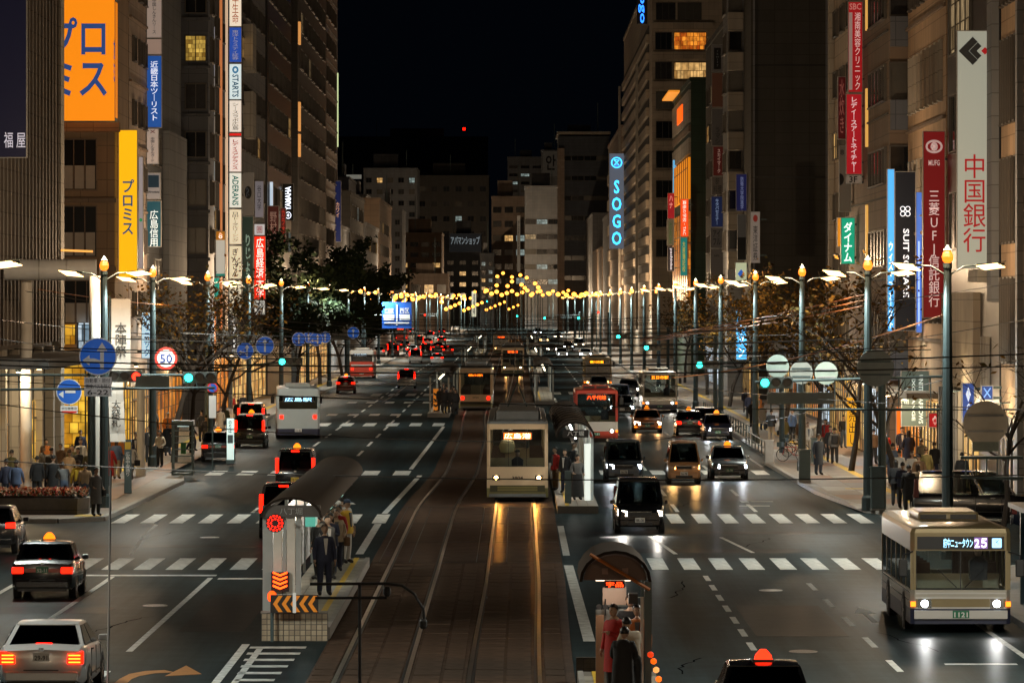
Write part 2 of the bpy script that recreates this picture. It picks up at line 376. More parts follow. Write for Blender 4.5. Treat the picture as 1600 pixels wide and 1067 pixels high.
# chevron hatching before the near platform, arrows and faded signs on the asphalt
for i in range(9): MB().box(-6.15+.04*i, -4.85-.05*i, 66.6-i*1.15, 66.95-i*1.15, .001, .005).build('hatch_stripe', M_PAINT, ROAD)
line(-6.3, 52, 67.4, .18)
def arrow(x, y, s, m, bend=0, fl=1):
    if bend:      # arrow whose shaft curves round to one side
        b = MB(); pts = [(x, y), (x+.02, y+1.2), (x+.12*bend, y+1.9), (x+.4*bend, y+2.4), (x+.8*bend, y+2.55)]; w = .13
        L_ = [(p[0]-w*bend, p[1]+.12) if i > 1 else (p[0]-w*bend, p[1]) for i, p in enumerate(pts)]; R_ = [(p[0]+w*bend, p[1]-.25) if i > 1 else (p[0]+w*bend, p[1]) for i, p in enumerate(pts)]
        for i in range(4): b.loft([[(q[0], q[1], z) for q in (L_[i], R_[i], R_[i+1], L_[i+1])] for z in (.001, .005)])
        hx, hy = pts[-1]; b.loft([[(hx, hy-.9, z), (hx+.25*bend, hy+.9, z), (hx+.75*bend, hy-.55, z)] for z in (.001, .0052)])
        b.build('painted_arrow', m, ROAD); return
    b = MB(); z0, z1 = .001, .005
    b.box(x-.09*s, x+.09*s, y, y+2.6*s, z0, z1)
    if bend:
        b.box(x+.091*s, x+bend*1.1*s, y+2.4*s, y+2.9*s, z0, z1)
        hx = x+bend*1.1*s
        b.loft([[(hx, y+2.0*s, z), (hx, y+3.3*s, z), (hx+bend*.55*s, y+2.4*s, z)] for z in (z0, z1)])
    else:
        b.loft([[(x-.35*s, y+2.61*s, z), (x+.35*s, y+2.61*s, z), (x, y+4.4*s, z)] for z in (z0, z1)])
    b.build('painted_arrow', m, ROAD)
arrow(-8.3, 60.0, .9, M_PAINTO, 1); arrow(-6.6, 112, .8, M_PAINT); arrow(-7.4, 124, .8, M_PAINT); arrow(9.0, 72, .8, M_PAINT, 0)
for (x, y, w, l) in [(2.9,72.5,.9,.25),(3.5,75,.12,1.8),(3.0,78,.9,.2),(2.7,75.8,.5,.25),(-9.3,61.5,.12,1.2),(-9.9,61.9,.6,.2),(9.4,113,1.2,.3),(9.2,115,.3,1.2),(9.9,115.5,.9,.3),(10.3,63.6,1.6,.2),(12.0,64.5,.15,1.5)]:
    stripe(x, y, w, l, M_PAINT, 'painted_symbol')
# manhole covers and patched asphalt
for (x, y) in [(-9.5,76),(7.1,80),(3.2,98),(-10.4,98),(6.6,66)]:
    MB().lathe([(.33, 0), (.33, .006)], (x, y, 0), 18).build('manhole_cover', mat('cast_iron', (.05,.05,.05), .45, .6, var=.3, scale=20, bump=.8, bscale=40), ROAD)
M_PATCH = mat('asphalt_patch', (.02,.021,.022), .45, var=.3, scale=1.5, bump=.06, bscale=50, rvar=.1, spec=.3); sheen(M_PATCH, .06, .3)
for (x0, x1, y0, y1) in [(-9.8,-7.2,88.8,92.5),(3.0,9.5,92,93.4),(-13.5,-10.5,74,75.6),(5.8,8.0,69,76),(-8.2,-6.6,70,79),(2.6,12,99.5,100.6),(-14,-5.5,94,95),(7,9.8,116,126),(3.4,5.6,112,119)]:
    MB().box(x0, x1, y0, y1, .0005, .003).build('asphalt_patch', M_PATCH, ROAD)

for (x, y, dx, n_) in [(-10.2,70,.5,9),(-7.1,95,-.4,8),(4.2,78,.4,10),(7.4,94,.5,8),(9.7,66,-.3,9),(6.2,112,.3,9),(-12.6,97,.4,8),(-9.2,112,.3,10),(3.6,62,.3,8)]:
    rc = random.Random(int(x*10+y)); px_, py_ = x, y; b = MB()
    for i in range(n_):
        qx, qy = px_+dx*.25+rc.uniform(-.16,.16), py_+rc.uniform(.25,.6); w_ = rc.uniform(.012,.03)
        b.add([(px_-w_,py_,.0042),(px_+w_,py_,.0042),(qx+w_,qy,.0042),(qx-w_,qy,.0042)], [(0,1,2,3)]); px_, py_ = qx, qy
    b.build('tar_seam', mat('tar', (.008,.008,.009), .95, var=.1, spec=0), ROAD)
done_ = set()
for o_ in list(COL.objects):      # the ground plan so far: plan units to metres
    if o_.type != 'MESH': continue
    o_.location.y *= KY
    if o_.data.name not in done_: done_.add(o_.data.name); stretch(o_)
# ================================================================ buildings
WM = {}
M_FRAME = mat('window_frame', (.12,.11,.1), .5, .3, var=.1)
def winmesh(w, h, mull, rail=False):
    k = (round(w, 2), round(h, 2), mull, rail)
    if k in WM: return WM[k]
    f = MB(); t = .07; d = .14
    f.box(-w/2-t, -w/2, -d, .02, -h/2-t, h/2+t); f.box(w/2, w/2+t, -d, .02, -h/2-t, h/2+t)
    f.box(-w/2, w/2, -d, .02, h/2, h/2+t); f.box(-w/2, w/2, -d-.05, .02, -h/2-t, -h/2)
    for i in range(mull):
        x = -w/2+w*(i+1)/(mull+1); f.box(x-.025, x+.025, -d+.03, .01, -h/2, h/2)
    if rail: f.box(-w/2, w/2, -d+.035, .012, -.03, .03)
    a = f.mesh('window'); p = MB().box(-w/2, w/2, -.045, -.005, -h/2, h/2).mesh('pane')
    a.materials.append(M_FRAME); p.materials.append(M_GLASS); WM[k] = (a, p); return WM[k]
GLASSES = [M_GLASS, M_GLASS, mat('window_glass_blind', (.10,.095,.085), .25, var=.15, scale=1.5), mat('window_glass_curtain', (.05,.05,.055), .12, var=.3, scale=2), mat('window_glass_blue', (.016,.022,.03), .1, var=0, spec=.7)]
ROT = {'end': 0, 'R': -math.pi/2, 'L': math.pi/2}
def window(root, face, plane, u, z, w, h, mull=1, glass=None, frame=None, blind=None, rail=False):
    a, p = winmesh(w*(1 if face == 'end' else KY), h, mull, rail)
    o0 = root['org']; loc = (u, plane, z) if face == 'end' else (plane, u, z)
    loc = (loc[0]-o0[0], (loc[1]-o0[1])*KY, loc[2])
    o = link('window', a, root, loc, ROT[face]); q = link('pane', p, o)
    if frame: o.material_slots[0].link = 'OBJECT'; o.material_slots[0].material = frame
    if not glass: glass = LITD if random.random() < .035 else random.choice(GLASSES)
    if glass: q.material_slots[0].link = 'OBJECT'; q.material_slots[0].material = glass
    if blind:
        for i in range(mull+1):
            pw = w/(mull+1); MB().box(-w/2+pw*i+.05, -w/2+pw*(i+1)-.05, -.09, -.05, -h/2+.03, h*blind).build('blind', mat('blind_white', (.5,.45,.4), .8, var=.1), o)
    return o
def building(label, x0, x1, y0, y1, H, m, name='office_building', group=None, bands=0, bandm=None, z0=0, cat='building'):
    r = thing(name, label, cat, ((x0+x1)/2, y0, 0), 0, group); r['org'] = ((x0+x1)/2, y0)
    stretch(MB().box(x0, x1, y0, y1, z0, H).build('wall', m, r, org=((x0+x1)/2, y0, 0)))
    stretch(MB().box(x0-.15, x1+.15, y0-.15, y1+.15, H+.002, H+.5).build('parapet', bandm or m, r, org=((x0+x1)/2, y0, 0)))
    return r
def bx(root, name, m, x0, x1, y0, y1, z0, z1, parent=None, **k):
    o0 = root['org']
    return stretch(MB().box(x0, x1, y0, y1, z0, z1).build(name, m, parent or root, org=(o0[0], o0[1], 0), **k))
def wl(name, col, r=.75, v=.24, s=.5, streak=True, b=0.):
    m = mat('wall_'+name, col, r, var=v, scale=s, streak=streak, bump=b, bscale=8); nt = m.node_tree; N = nt.nodes.new; L = nt.links.new; bs = nt.nodes['Principled BSDF']
    src = bs.inputs['Base Color'].links[0].from_socket; tc = N('ShaderNodeTexCoord'); sp = N('ShaderNodeSeparateXYZ'); L(tc.outputs['Object'], sp.inputs[0])
    ad = N('ShaderNodeMath'); L(sp.outputs[0], ad.inputs[0]); L(sp.outputs[1], ad.inputs[1]); cb = N('ShaderNodeCombineXYZ'); L(ad.outputs[0], cb.inputs[0]); L(sp.outputs[2], cb.inputs[1])
    br = N('ShaderNodeTexBrick'); br.offset = 0; br.inputs['Scale'].default_value = 1.; br.inputs['Brick Width'].default_value = 1.4; br.inputs['Row Height'].default_value = .9; br.inputs['Mortar Size'].default_value = .02
    br.inputs['Color1'].default_value = (1, 1, 1, 1); br.inputs['Color2'].default_value = (.86, .86, .86, 1); br.inputs['Mortar'].default_value = (.5, .5, .5, 1); L(cb.outputs[0], br.inputs['Vector'])
    mu = N('ShaderNodeVectorMath'); mu.operation = 'MULTIPLY'; L(src, mu.inputs[0]); L(br.outputs['Color'], mu.inputs[1]); L(mu.outputs[0], bs.inputs['Base Color'])      # joints between cladding panels
    return m
W_RIB = wl('ribbed_brown', (.20,.17,.145)); W_TAN = wl('tan', (.36,.24,.15)); W_PINK = wl('pinkish', (.42,.33,.27)); W_DGREY = wl('dark_grey', (.16,.17,.19))
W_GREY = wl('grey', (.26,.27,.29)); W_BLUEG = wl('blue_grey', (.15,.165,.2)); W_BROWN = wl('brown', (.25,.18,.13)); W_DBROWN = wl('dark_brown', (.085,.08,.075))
W_WHITE = wl('off_white', (.5,.46,.40)); W_BLACK = wl('black_cladding', (.02,.021,.024), .35); W_NAVY = wl('navy', (.10,.115,.145)); W_DARK = wl('drab_grey', (.085,.08,.072))  # drab grey is one even dark wall colour
W_TILE = wl('tan_tile', (.52,.35,.215)); W_GREEN = wl('dark_green', (.03,.06,.04)); W_CREAM = wl('cream', (.56,.47,.37))
SHOP_W = shopmat('shop_warm', '#ffcf7a', '#ff9a35', .95); SHOP_O = shopmat('shop_orange', '#ff9a2a', '#d85a10', .8); SHOP_C = shopmat('shop_cool', '#dff2ff', '#8fb8d0', 1.1); SHOP_Y = shopmat('shop_yellow', '#ffc840', '#ffa010', 1.1, 2.4)
LITW = shopmat('lit_room_warm', '#ffc87a', '#c8802a', .8, 1.2); LITC = shopmat('lit_room_cool', '#d8efe8', '#7a9a94', .35, 1.2); CURT = shopmat('lit_curtain', '#ffd060', '#a06a10', .7, 5); LITO = shopmat('lit_restaurant', '#ff9a30', '#e0480a', 1.0, 2.2)
LITD = shopmat('lit_room_dim', '#ffd9a0', '#8a6a3a', .32, 1.4)
def glass_pick(p, lits=(LITW,)): return random.choice(lits) if random.random() < p else None
# ---- left side
b = building('ribbed brown department store front with tall fins beside the street crossing', -42, -21.35, 112.5, 134, 34, W_RIB, 'department_store', z0=6.0)
for i in range(24): bx(b, 'fin', W_RIB, -21.35, -21.05, 113.0+i*.9, 113.32+i*.9, 6.2, 33.5)
for i in range(9): bx(b, 'ledge', W_DARK, -21.345, -21.2, 112.6, 133.9, 8.8+i*2.9, 8.98+i*2.9)
bx(b, 'corner_column', W_WHITE, -21.36, -20.98, 133.0, 134.0, 0, 34)
bx(b, 'ground_floor', W_BLACK, -40, -21.6, 113, 133.4, 0, 5.99)
for i in range(7): bx(b, 'pillar', W_WHITE, -21.58, -21.2, 113.6+i*3.1, 114.0+i*3.1, 0, 5.98)
for i in range(4): bx(b, 'shop_window', [SHOP_O, SHOP_W, W_BLACK, SHOP_Y][i], -21.595, -21.5, 115.2+i*4.4, 117.6+i*4.4, .5, 3.6)
bx(b, 'canopy', W_DBROWN, -21.55, -18.4, 113.5, 133.5, 5.35, 5.75)
b = building('narrow tan corner block with dark picture windows below an orange billboard', -33, -21, 151, 156.3, 38, W_TAN)
for zc, hh, uu in ((15.2, 2.6, -22.85), (11.7, 2.6, -22.85), (8.0, 2.2, -22.75), (18.6, 2.6, -22.85)): window(b, 'end', 151, uu, zc, 1.75, hh, 2, blind=-.02, frame=W_BROWN)
bx(b, 'ledge', W_BROWN, -26, -20.7, 150.6, 150.98, 16.9, 17.4); bx(b, 'ledge', W_BROWN, -26, -20.9, 150.75, 150.98, 13.2, 13.45); bx(b, 'ledge', W_BROWN, -26, -20.9, 150.75, 150.98, 9.6, 9.85)
bx(b, 'shop_window', SHOP_Y, -23.7, -21.3, 150.8, 150.96, .4, 5.2); bx(b, 'shop_window', SHOP_C, -22.9, -22.2, 150.7, 150.97, 5.6, 6.9); bx(b, 'shop_window', SHOP_Y, -24.2, -23.0, 150.75, 150.965, 5.8, 6.8)
bx(b, 'shop_window', SHOP_Y, -20.995, -20.9, 151.5, 156, .4, 4.4)
b = building('pinkish slender block with blank wall behind the yellow vertical sign', -33, -21, 156.6, 164.4, 36, W_PINK)
for k in range(8): bx(b, 'ledge', W_BROWN, -21, -20.85, 156.7, 164.3, 6+k*3.5, 6.12+k*3.5)
for k in range(7):
    for u in (158.4, 161, 163): window(b, 'L', -21, u, 7.9+k*3.5, 1.1, 1.3, 1, glass=glass_pick(.05))
bx(b, 'shop_window', SHOP_W, -20.99, -20.9, 157, 164, .4, 3.4)
b = building('dark grey office block with a blank pale panel between stacked signs', -36, -21, 165, 181, 40, W_DGREY)
bx(b, 'panel', W_GREY, -20.99, -20.6, 171.5, 180.8, 4.2, 18.2)
for k in range(8): window(b, 'L', -21, 168.5, 6+k*3.6, 3.0, 1.7, 1)
bx(b, 'shop_window', SHOP_O, -20.99, -20.9, 166, 180.5, .3, 3.6)
b = building('blue grey office block with one window of lit yellow curtains', -36, -19.5, 183, 186.6, 42, W_BLUEG)
for k in range(9):
    zc = gz(376-75*k, 183); window(b, 'end', 183, -20.3, zc, 1.25, 1.55, 1, glass=CURT if k == 4 else None, blind=None)
    bx(b, 'ledge', W_BLUEG, -21, -19.35, 182.7, 182.98, zc-1.3, zc-1.1)
    window(b, 'L', -19.5, 184.8, zc, 1.6, 1.5, 1)
bx(b, 'shop_window', SHOP_W, -19.49, -19.4, 183.4, 186.3, .3, 3.4)
b = building('slim brown block edged with vertical light strips among stacked signs', -34, -21.15, 187.2, 211.2, 41, W_DBROWN)
for u, m_ in ((199.5, glow('#ffcf9a', .55)), (206, glow('#ff9a5a', .35)), (210, glow('#ffd8b0', .45))): bx(b, 'light_strip', m_, -21.15, -21.0, u, u+.5, 6, 40)
for k in range(9):
    for u in (190, 193, 196, 202, 204.3, 208): window(b, 'L', -21.15, u, 7+k*3.4, 1.5, 1.4, 1, glass=glass_pick(.1))
bx(b, 'shop_window', SHOP_O, -21.14, -21.05, 188, 211, .3, 4.0)
b = building('light grey block with jutting white balcony boxes beside the tallest stack of signs', -36, -21, 213.5, 242, 40, W_GREY)
for k in range(9):
    for j in range(6): window(b, 'L', -21, 217+j*4.4, 6.5+k*3.5, 2.8, 1.6, 2, glass=glass_pick(.08))
for (y0, y1) in ((38,110),(143,215)): bx(b, 'balcony_box', W_WHITE, -21, gx(395, 222)+.0, 222, 225, gz(y1, 222), gz(y0, 222))
bx(b, 'shop_window', SHOP_W, -20.99, -20.9, 214, 241, .3, 3.8)
b = building('black glass office block behind the piano maker sign', -36, -20.9, 243, 269, 38, W_BLACK)
for k in range(9):
    for j in range(5): window(b, 'L', -20.9, 246+j*4.8, 6.5+k*3.5, 3.4, 1.8, 2, glass=glass_pick(.1, (LITW, LITC)))
b = building('tall dark brown block with warm lit strips up its side', -40, -20.4, 270, 311, 44, W_DBROWN)
for k in range(11):
    for j in range(7): window(b, 'L', -20.4, 274+j*5.3, 6.5+k*3.5, 3.4, 1.8, 2)
for (py0, py1, px) in ((35,70,470),(210,245,470),(160,205,455)): bx(b, 'light_strip', glow('#ffb060', .5), -20.4, -20.2, 268.8+1.8, 271.5, gz(py1, 271), gz(py0, 271))
bx(b, 'shop_window', SHOP_W, -20.39, -20.3, 272, 310, .3, 3.8)
b = building('plain grey tower with a thin greenish light line up its far corner', -40, -20.8, 313, 337, 46, W_GREY)
bx(b, 'light_strip', glow('#c8d8a0', .8), -20.8, -20.68, 336.4, 336.9, gz(230, 337), gz(115, 337))
for k in range(11): bx(b, 'ledge', W_DGREY, -20.8, -20.7, 313.2, 336, 6+3.6*k, 6.2+3.6*k)
for k in range(10):
    for j in range(4): window(b, 'L', -20.8, 317+j*5, 8+k*3.6, 3, 1.8, 1)
for i, (y0, y1, H, w_) in enumerate(((340, 372, 17, W_DGREY), (375, 410, 22, W_DBROWN), (414, 452, 19, W_GREY), (456, 500, 24, W_BROWN))):
    b = building(('low dark grey block behind the roadside trees', 'dark brown block behind the dense evergreen trees', 'light grey block past the dense evergreen trees', 'reddish brown block far down the street')[i], -44, -21.5, y0, y1, H, w_)
    for k in range(int(H/3.6)-1):
        for j in range(5): window(b, 'L', -21.5, y0+4+j*6.3, 5.5+k*3.6, 3.6, 1.7, 1, glass=glass_pick(.15, (LITW, LITC)))
# ---- far buildings closing the street
def far(label, p0, p1, ptop, Y, m, nu, nz, ww=.6, wh=.45, pb=470, lit=.12, d=25, bands=False, lits=(LITW, LITC), name='distant_building', wtop=None):
    x0, x1, H = gx(p0, Y), gx(p1, Y), gz(ptop, Y)
    r = building(label, x0, x1, Y, Y+d, H, m, name, 'distant buildings closing the street')
    rf_ = random.Random(int(p0)); q_ = (x1-x0)
    bx(r, 'roof_tank', m, x0+q_*rf_.uniform(.15,.4), x0+q_*rf_.uniform(.5,.75), Y+4, Y+10, H+.51, H+rf_.uniform(3, 6))
    xm = x0+q_*rf_.uniform(.2,.8); bx(r, 'roof_mast', M_STEEL, xm-.12, xm+.12, Y+2, Y+2.1, H+.51, H+rf_.uniform(5, 11))
    if p0 == 528: xm = gx(725, Y); bx(r, 'beacon', glow('#ff1404', 3.0), xm-.7, xm+.7, Y+1.7, Y+1.95, H+3.6, H+4.9)
    zt = gz(wtop if wtop else ptop+8, Y); zb = gz(pb, Y); cw = (x1-x0)/nu; ch_ = (zt-zb)/nz
    for i in range(nu):
        for j in range(nz):
            if bands and j % 1 == 0 and i > 0: pass
            window(r, 'end', Y, x0+cw*(i+.5), zb+ch_*(j+.5), cw*ww, ch_*wh, 1 if cw*ww < 6 else 3, glass=glass_pick(lit, lits))
    return r
far('pale stepped apartment block with balconies beside the trees', 541, 572, 307, 620, W_GREY, 2, 8, .8, .3, pb=430)
far('dark slab tower with a pale edge', 568, 652, 265, 980, W_DGREY, 5, 11, .5, .4)
far('wide brown tower with small square windows', 650, 764, 276, 1180, W_DBROWN, 6, 8, .5, .35, lit=.05)
far('small block with pale column and lit lower shop', 622, 690, 366, 820, W_BROWN, 4, 5, .7, .4, pb=455)
far('beige low block behind the tram crossing', 640, 700, 430, 760, W_PINK, 3, 1, .7, .5, pb=465, lit=.3)
far('dark block carrying a big rooftop letter board', 694, 752, 367, 1050, W_DGREY, 3, 4, .5, .35, wtop=402)
far('thin grey block with a few lit panes', 750, 772, 398, 900, W_GREY, 2, 5, .5, .4, lit=.3)
far('pinkish office block with a white edge', 768, 822, 309, 930, W_PINK, 3, 6, .7, .4, pb=450)
far('beige office block with two lit ribbon windows', 820, 874, 293, 860, W_GREY, 3, 5, .9, .3, pb=452, wtop=335, lit=.35, lits=(LITC,))
r = far('navy office block with ribbon windows and a flat projecting roof', 873, 952, 216, 800, W_NAVY, 4, 7, .94, .22, pb=450, wtop=232, lit=.04)
bx(r, 'roof_slab', W_WHITE, gx(870, 800), gx(954, 800), 798, 824, gz(214, 800)+.6, gz(210, 800)+.6)
bx(r, 'corner_bay', W_PINK, gx(871, 799), gx(882, 799), 799, 799.95, 0, gz(232, 800))
far('dark distant office tower with a rooftop emblem board', 793, 848, 247, 1150, W_DGREY, 3, 6, .7, .3, pb=330)
r = far('dark slab behind the emblem board tower', 846, 874, 236, 1140, W_GREY, 1, 1, .2, .1, pb=300); 
far('faint long dark block on the skyline', 528, 762, 215, 1420, W_NAVY, 3, 1, .1, .05, pb=240, lit=0)
far('dark tower left of the skyline block', 526, 545, 280, 560, W_NAVY, 1, 7, .6, .4)
far('narrow dark building on the far left kerb', 586, 628, 330, 720, W_DGREY, 3, 7, .5, .4, lit=.1)
far('low warm lit block at the end of the tram line', 706, 770, 448, 1120, W_BROWN, 4, 1, .7, .5, pb=488, lit=.6, lits=(LITW,))
far('low lit station hall right of the tram line', 800, 875, 456, 1000, W_CREAM, 5, 1, .7, .4, pb=490, lit=.5, lits=(LITW,))
# ---- right side
b = building('grey brown corner block with tall narrow slot windows', 19, 42, 107.5, 112.6, 30, W_TILE)
for k in range(5):
    for j in range(6): window(b, 'R', 19, 108.1+j*.8, 7.3+k*4.6, .35, 3.2, 0)
bx(b, 'pilaster', W_GREY, 18.75, 18.99, 107.6, 108.0, 0, 29); bx(b, 'shop_window', W_BLACK, 18.9, 18.99, 108.5, 112.4, .3, 3.6)
b = building('black clad bank front with white vertical bars', 19, 42, 113, 126.6, 32, W_BLACK)
bx(b, 'wing_panel', W_GREY, 18.7, 18.99, 113.05, 114.2, 8.0, 26); bx(b, 'floor_slab', W_WHITE, 18.4, 18.99, 114.6, 117, 16.9, 17.6); bx(b, 'floor_slab', W_WHITE, 18.4, 18.99, 114.6, 117, 12.6, 13.2); bx(b, 'floor_slab', W_WHITE, 18.4, 18.99, 114.6, 117, 8.8, 9.3)
for k in range(3): bx(b, 'white_bar', W_WHITE, 18.85, 18.985, 115.2+k*.7, 115.4+k*.7, 4.6, 6.6)
for k in range(4): bx(b, 'white_bar', W_WHITE, 18.8, 18.985, 121+k*1.2, 121.25+k*1.2, 3.8, 8.0)
bx(b, 'wall_panel', W_CREAM, 18.7, 18.995, 117.6, 126.4, 4.4, 8.4)
bx(b, 'shop_window', SHOP_W, 18.8, 18.99, 118, 120.6, .3, 3.6); bx(b, 'wall_panel', W_WHITE, 18.6, 18.99, 121, 126.4, .1, 4.3)
for k in range(8): bx(b, 'flute', W_GREY, 18.5, 18.597, 121.2+k*.64, 121.45+k*.64, .1, 4.3)
for k in range(4): window(b, 'R', 19, 122.5, 11.5+k*4.2, 5.5, 2.4, 3)
b = building('tan tiled office block with rows of slender slot windows', 19, 42, 127, 139.3, 36, W_TILE)
for k in range(6):
    zb = 6.5+k*4.95
    for j in range(8): window(b, 'R', 19, 128.3+j*1.4, zb+1.9, .5, 2.6, 0, frame=W_WHITE if k in (1, 2) else None)
    bx(b, 'ledge', W_BROWN, 18.85, 18.99, 127.1, 139.2, zb-.3, zb-.15)
bx(b, 'shop_window', SHOP_W, 18.8, 18.99, 128, 133, .3, 3.5); bx(b, 'shop_window', SHOP_O, 18.8, 18.99, 133.5, 139, .3, 3.5); bx(b, 'canopy', W_WHITE, 17.4, 18.99, 128, 139, 3.7, 3.95)
b = building('brown office block with a black glazed corner and dark ribbon windows', 18.2, 40, 140, 157, 36, W_BROWN)
for k in range(8):
    zc = 5.6+k*4.05
    window(b, 'end', 140, 18.75, zc+1.0, 1.0, 1.7, 0); bx(b, 'spandrel', W_BLUEG, 18.22, 19.3, 139.7, 139.98, zc-1.4, zc+.05)
    window(b, 'R', 18.2, 144.3, zc+1.0, 6.4, 1.7, 4)
    bx(b, 'ledge', W_DBROWN, 18.1, 18.19, 140.3, 156.8, zc-.6, zc-.52)
bx(b, 'shop_window', SHOP_C, 18.1, 18.19, 141, 148, .3, 3.6); bx(b, 'shop_window', SHOP_W, 18.1, 18.19, 149, 156.5, .3, 3.6)
for k in range(3): bx(b, 'light_strip', glow('#ffc060', .5), 18.08, 18.19, 148.4, 148.8, 10+k*6, 13+k*6)
b = building('pale slim block carrying red clinic signs', 19, 40, 158, 173, 34, W_CREAM)
for k in range(8):
    for j in range(4): window(b, 'R', 19, 160+j*3.4, 6.4+k*3.6, 2.0, 1.5, 1, glass=glass_pick(.06))
bx(b, 'shop_window', SHOP_Y, 18.9, 18.99, 159, 165, .3, 3.8); bx(b, 'shop_window', SHOP_W, 18.9, 18.99, 166, 172.5, .3, 3.8)
bx(b, 'ladder_strip', W_WHITE, 18.7, 18.99, 171.5, 172.3, 7, 33)
b = building('low dark shop row behind the bare street trees', 20, 40, 176, 228, 6.2, W_DBROWN)
for j in range(9): bx(b, 'shop_window', (SHOP_W, SHOP_C, SHOP_O)[j % 3], 19.9, 19.99, 178+j*5.4, 181.6+j*5.4, .4, 3.4)
b = building('huge blank dark end wall of an office block', 19, 34, 232, 239, 40, W_DARK)
for k in range(3): bx(b, 'wall_seam', W_BLACK, 19.1, 33.9, 231.96, 231.99, 9+k*9, 9.12+k*9)
bx(b, 'downpipe', W_GREY, 19.15, 19.3, 231.8, 231.98, 0, 40); bx(b, 'downpipe', W_GREY, 25.0, 25.2, 231.8, 231.98, 0, 40)
bx(b, 'shop_window', SHOP_W, 18.9, 18.99, 232.5, 238.5, .3, 3.5)
b = building('grey block with white balcony fronts up its end wall', 17.7, 34, 240, 245.3, 36, W_GREY)
for k in range(9):
    zc = gz(395-62*k, 240); window(b, 'end', 240, 18.35, zc+1.1, 1.0, 1.5, 0); bx(b, 'balcony_front', W_WHITE, 17.7, 18.97, 239.2, 239.98, zc-1.4, zc+.1)
    window(b, 'R', 17.7, 242.8, zc+1, 3.0, 1.6, 1)
b = building('drab tenant block with a column of shop plates', 19, 34, 246, 287, 33, W_DARK)
for k in range(7):
    for j in range(4): window(b, 'R', 19, 266+j*5.6, 6.4+k*3.6, 3.4, 1.6, 1, glass=glass_pick(.1))
bx(b, 'shop_window', SHOP_C, 18.9, 18.99, 264, 286, .3, 3.6)
b = building('narrow block with dark green flank and stacked orange and white fronts', 19, 27, 311, 345, gz(128, 311), W_GREEN)
for (a, c, m_) in ((140,190,W_WHITE),(195,205,W_BROWN),(215,240,W_WHITE)): bx(b, 'front_panel', m_, 18.75, 18.99, 311.5, 344, gz(c, 311), gz(a, 311))
bx(b, 'emblem', glow('#ff5a10', 1.2), 18.65, 18.745, 322, 332, gz(178, 311), gz(152, 311)); bx(b, 'shop_window', glow('#ff9418', .55), 18.7, 18.99, 312, 342, gz(310, 311), gz(245, 311))
bx(b, 'shop_window', SHOP_O, 18.7, 18.99, 312, 342, gz(470, 311), gz(330, 311)); bx(b, 'roof_light', glow('#ffa030', .6), 17.6, 19, 330, 345, gz(124, 311), gz(121, 311))
# department store with the neon letters
YS0 = 400
b = building('large cream department store with floodlit louvres and a lit restaurant floor', 19, 60, YS0, 503, gz(-40, YS0), W_CREAM, 'department_store')
for k in range(14):
    z = gz(437-29.2*k, YS0)
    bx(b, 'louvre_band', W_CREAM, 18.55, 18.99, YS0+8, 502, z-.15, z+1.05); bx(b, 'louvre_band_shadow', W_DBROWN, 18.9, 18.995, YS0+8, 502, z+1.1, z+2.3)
for u, in ((430,), (502,)): bx(b, 'mast', W_WHITE, 18.0, 18.35, u, u+1, 4, gz(100 if u == 430 else 135, u))
for k in range(9):
    z = gz(388-46.2*k, YS0)
    if k >= 5 and k not in (7, 8): z = z
    lit = {6: LITW, 7: LITO}.get(k)
    if lit:
        window(b, 'end', YS0, 24.3, z, 4.4, 2.3, 4, glass=lit); window(b, 'end', YS0, 20.6, z, 2.2, 2.3, 2)
    else: window(b, 'end', YS0, 20.9, z, 2.6, 2.3, 2); window(b, 'end', YS0, 24.2, z, 3.2, 2.3, 2)
    bx(b, 'floor_band', W_CREAM, 19.2, 27.5, YS0-.35, YS0-.02, z-2.5, z-1.5)
b2 = building('lower cream annex behind the neon department store letters', 18.6, 55, 506, 575, gz(200, 506), W_PINK, 'department_store_annex')
for k in range(6): bx(b2, 'louvre_band', W_CREAM, 18.3, 18.58, 507, 574, 6+k*5, 8+k*5)
for i, (y0, y1, H, w_) in enumerate(((580, 640, 26, W_DGREY), (645, 720, 20, W_BROWN), (725, 795, 30, W_GREY))):
    b = building(('dark grey block beyond the neon department store', 'brown low block beyond the neon department store', 'grey block standing beside the navy office block')[i], 19.5, 50, y0, y1, H, w_)
# ================================================================ signs on the buildings
SGN = 0
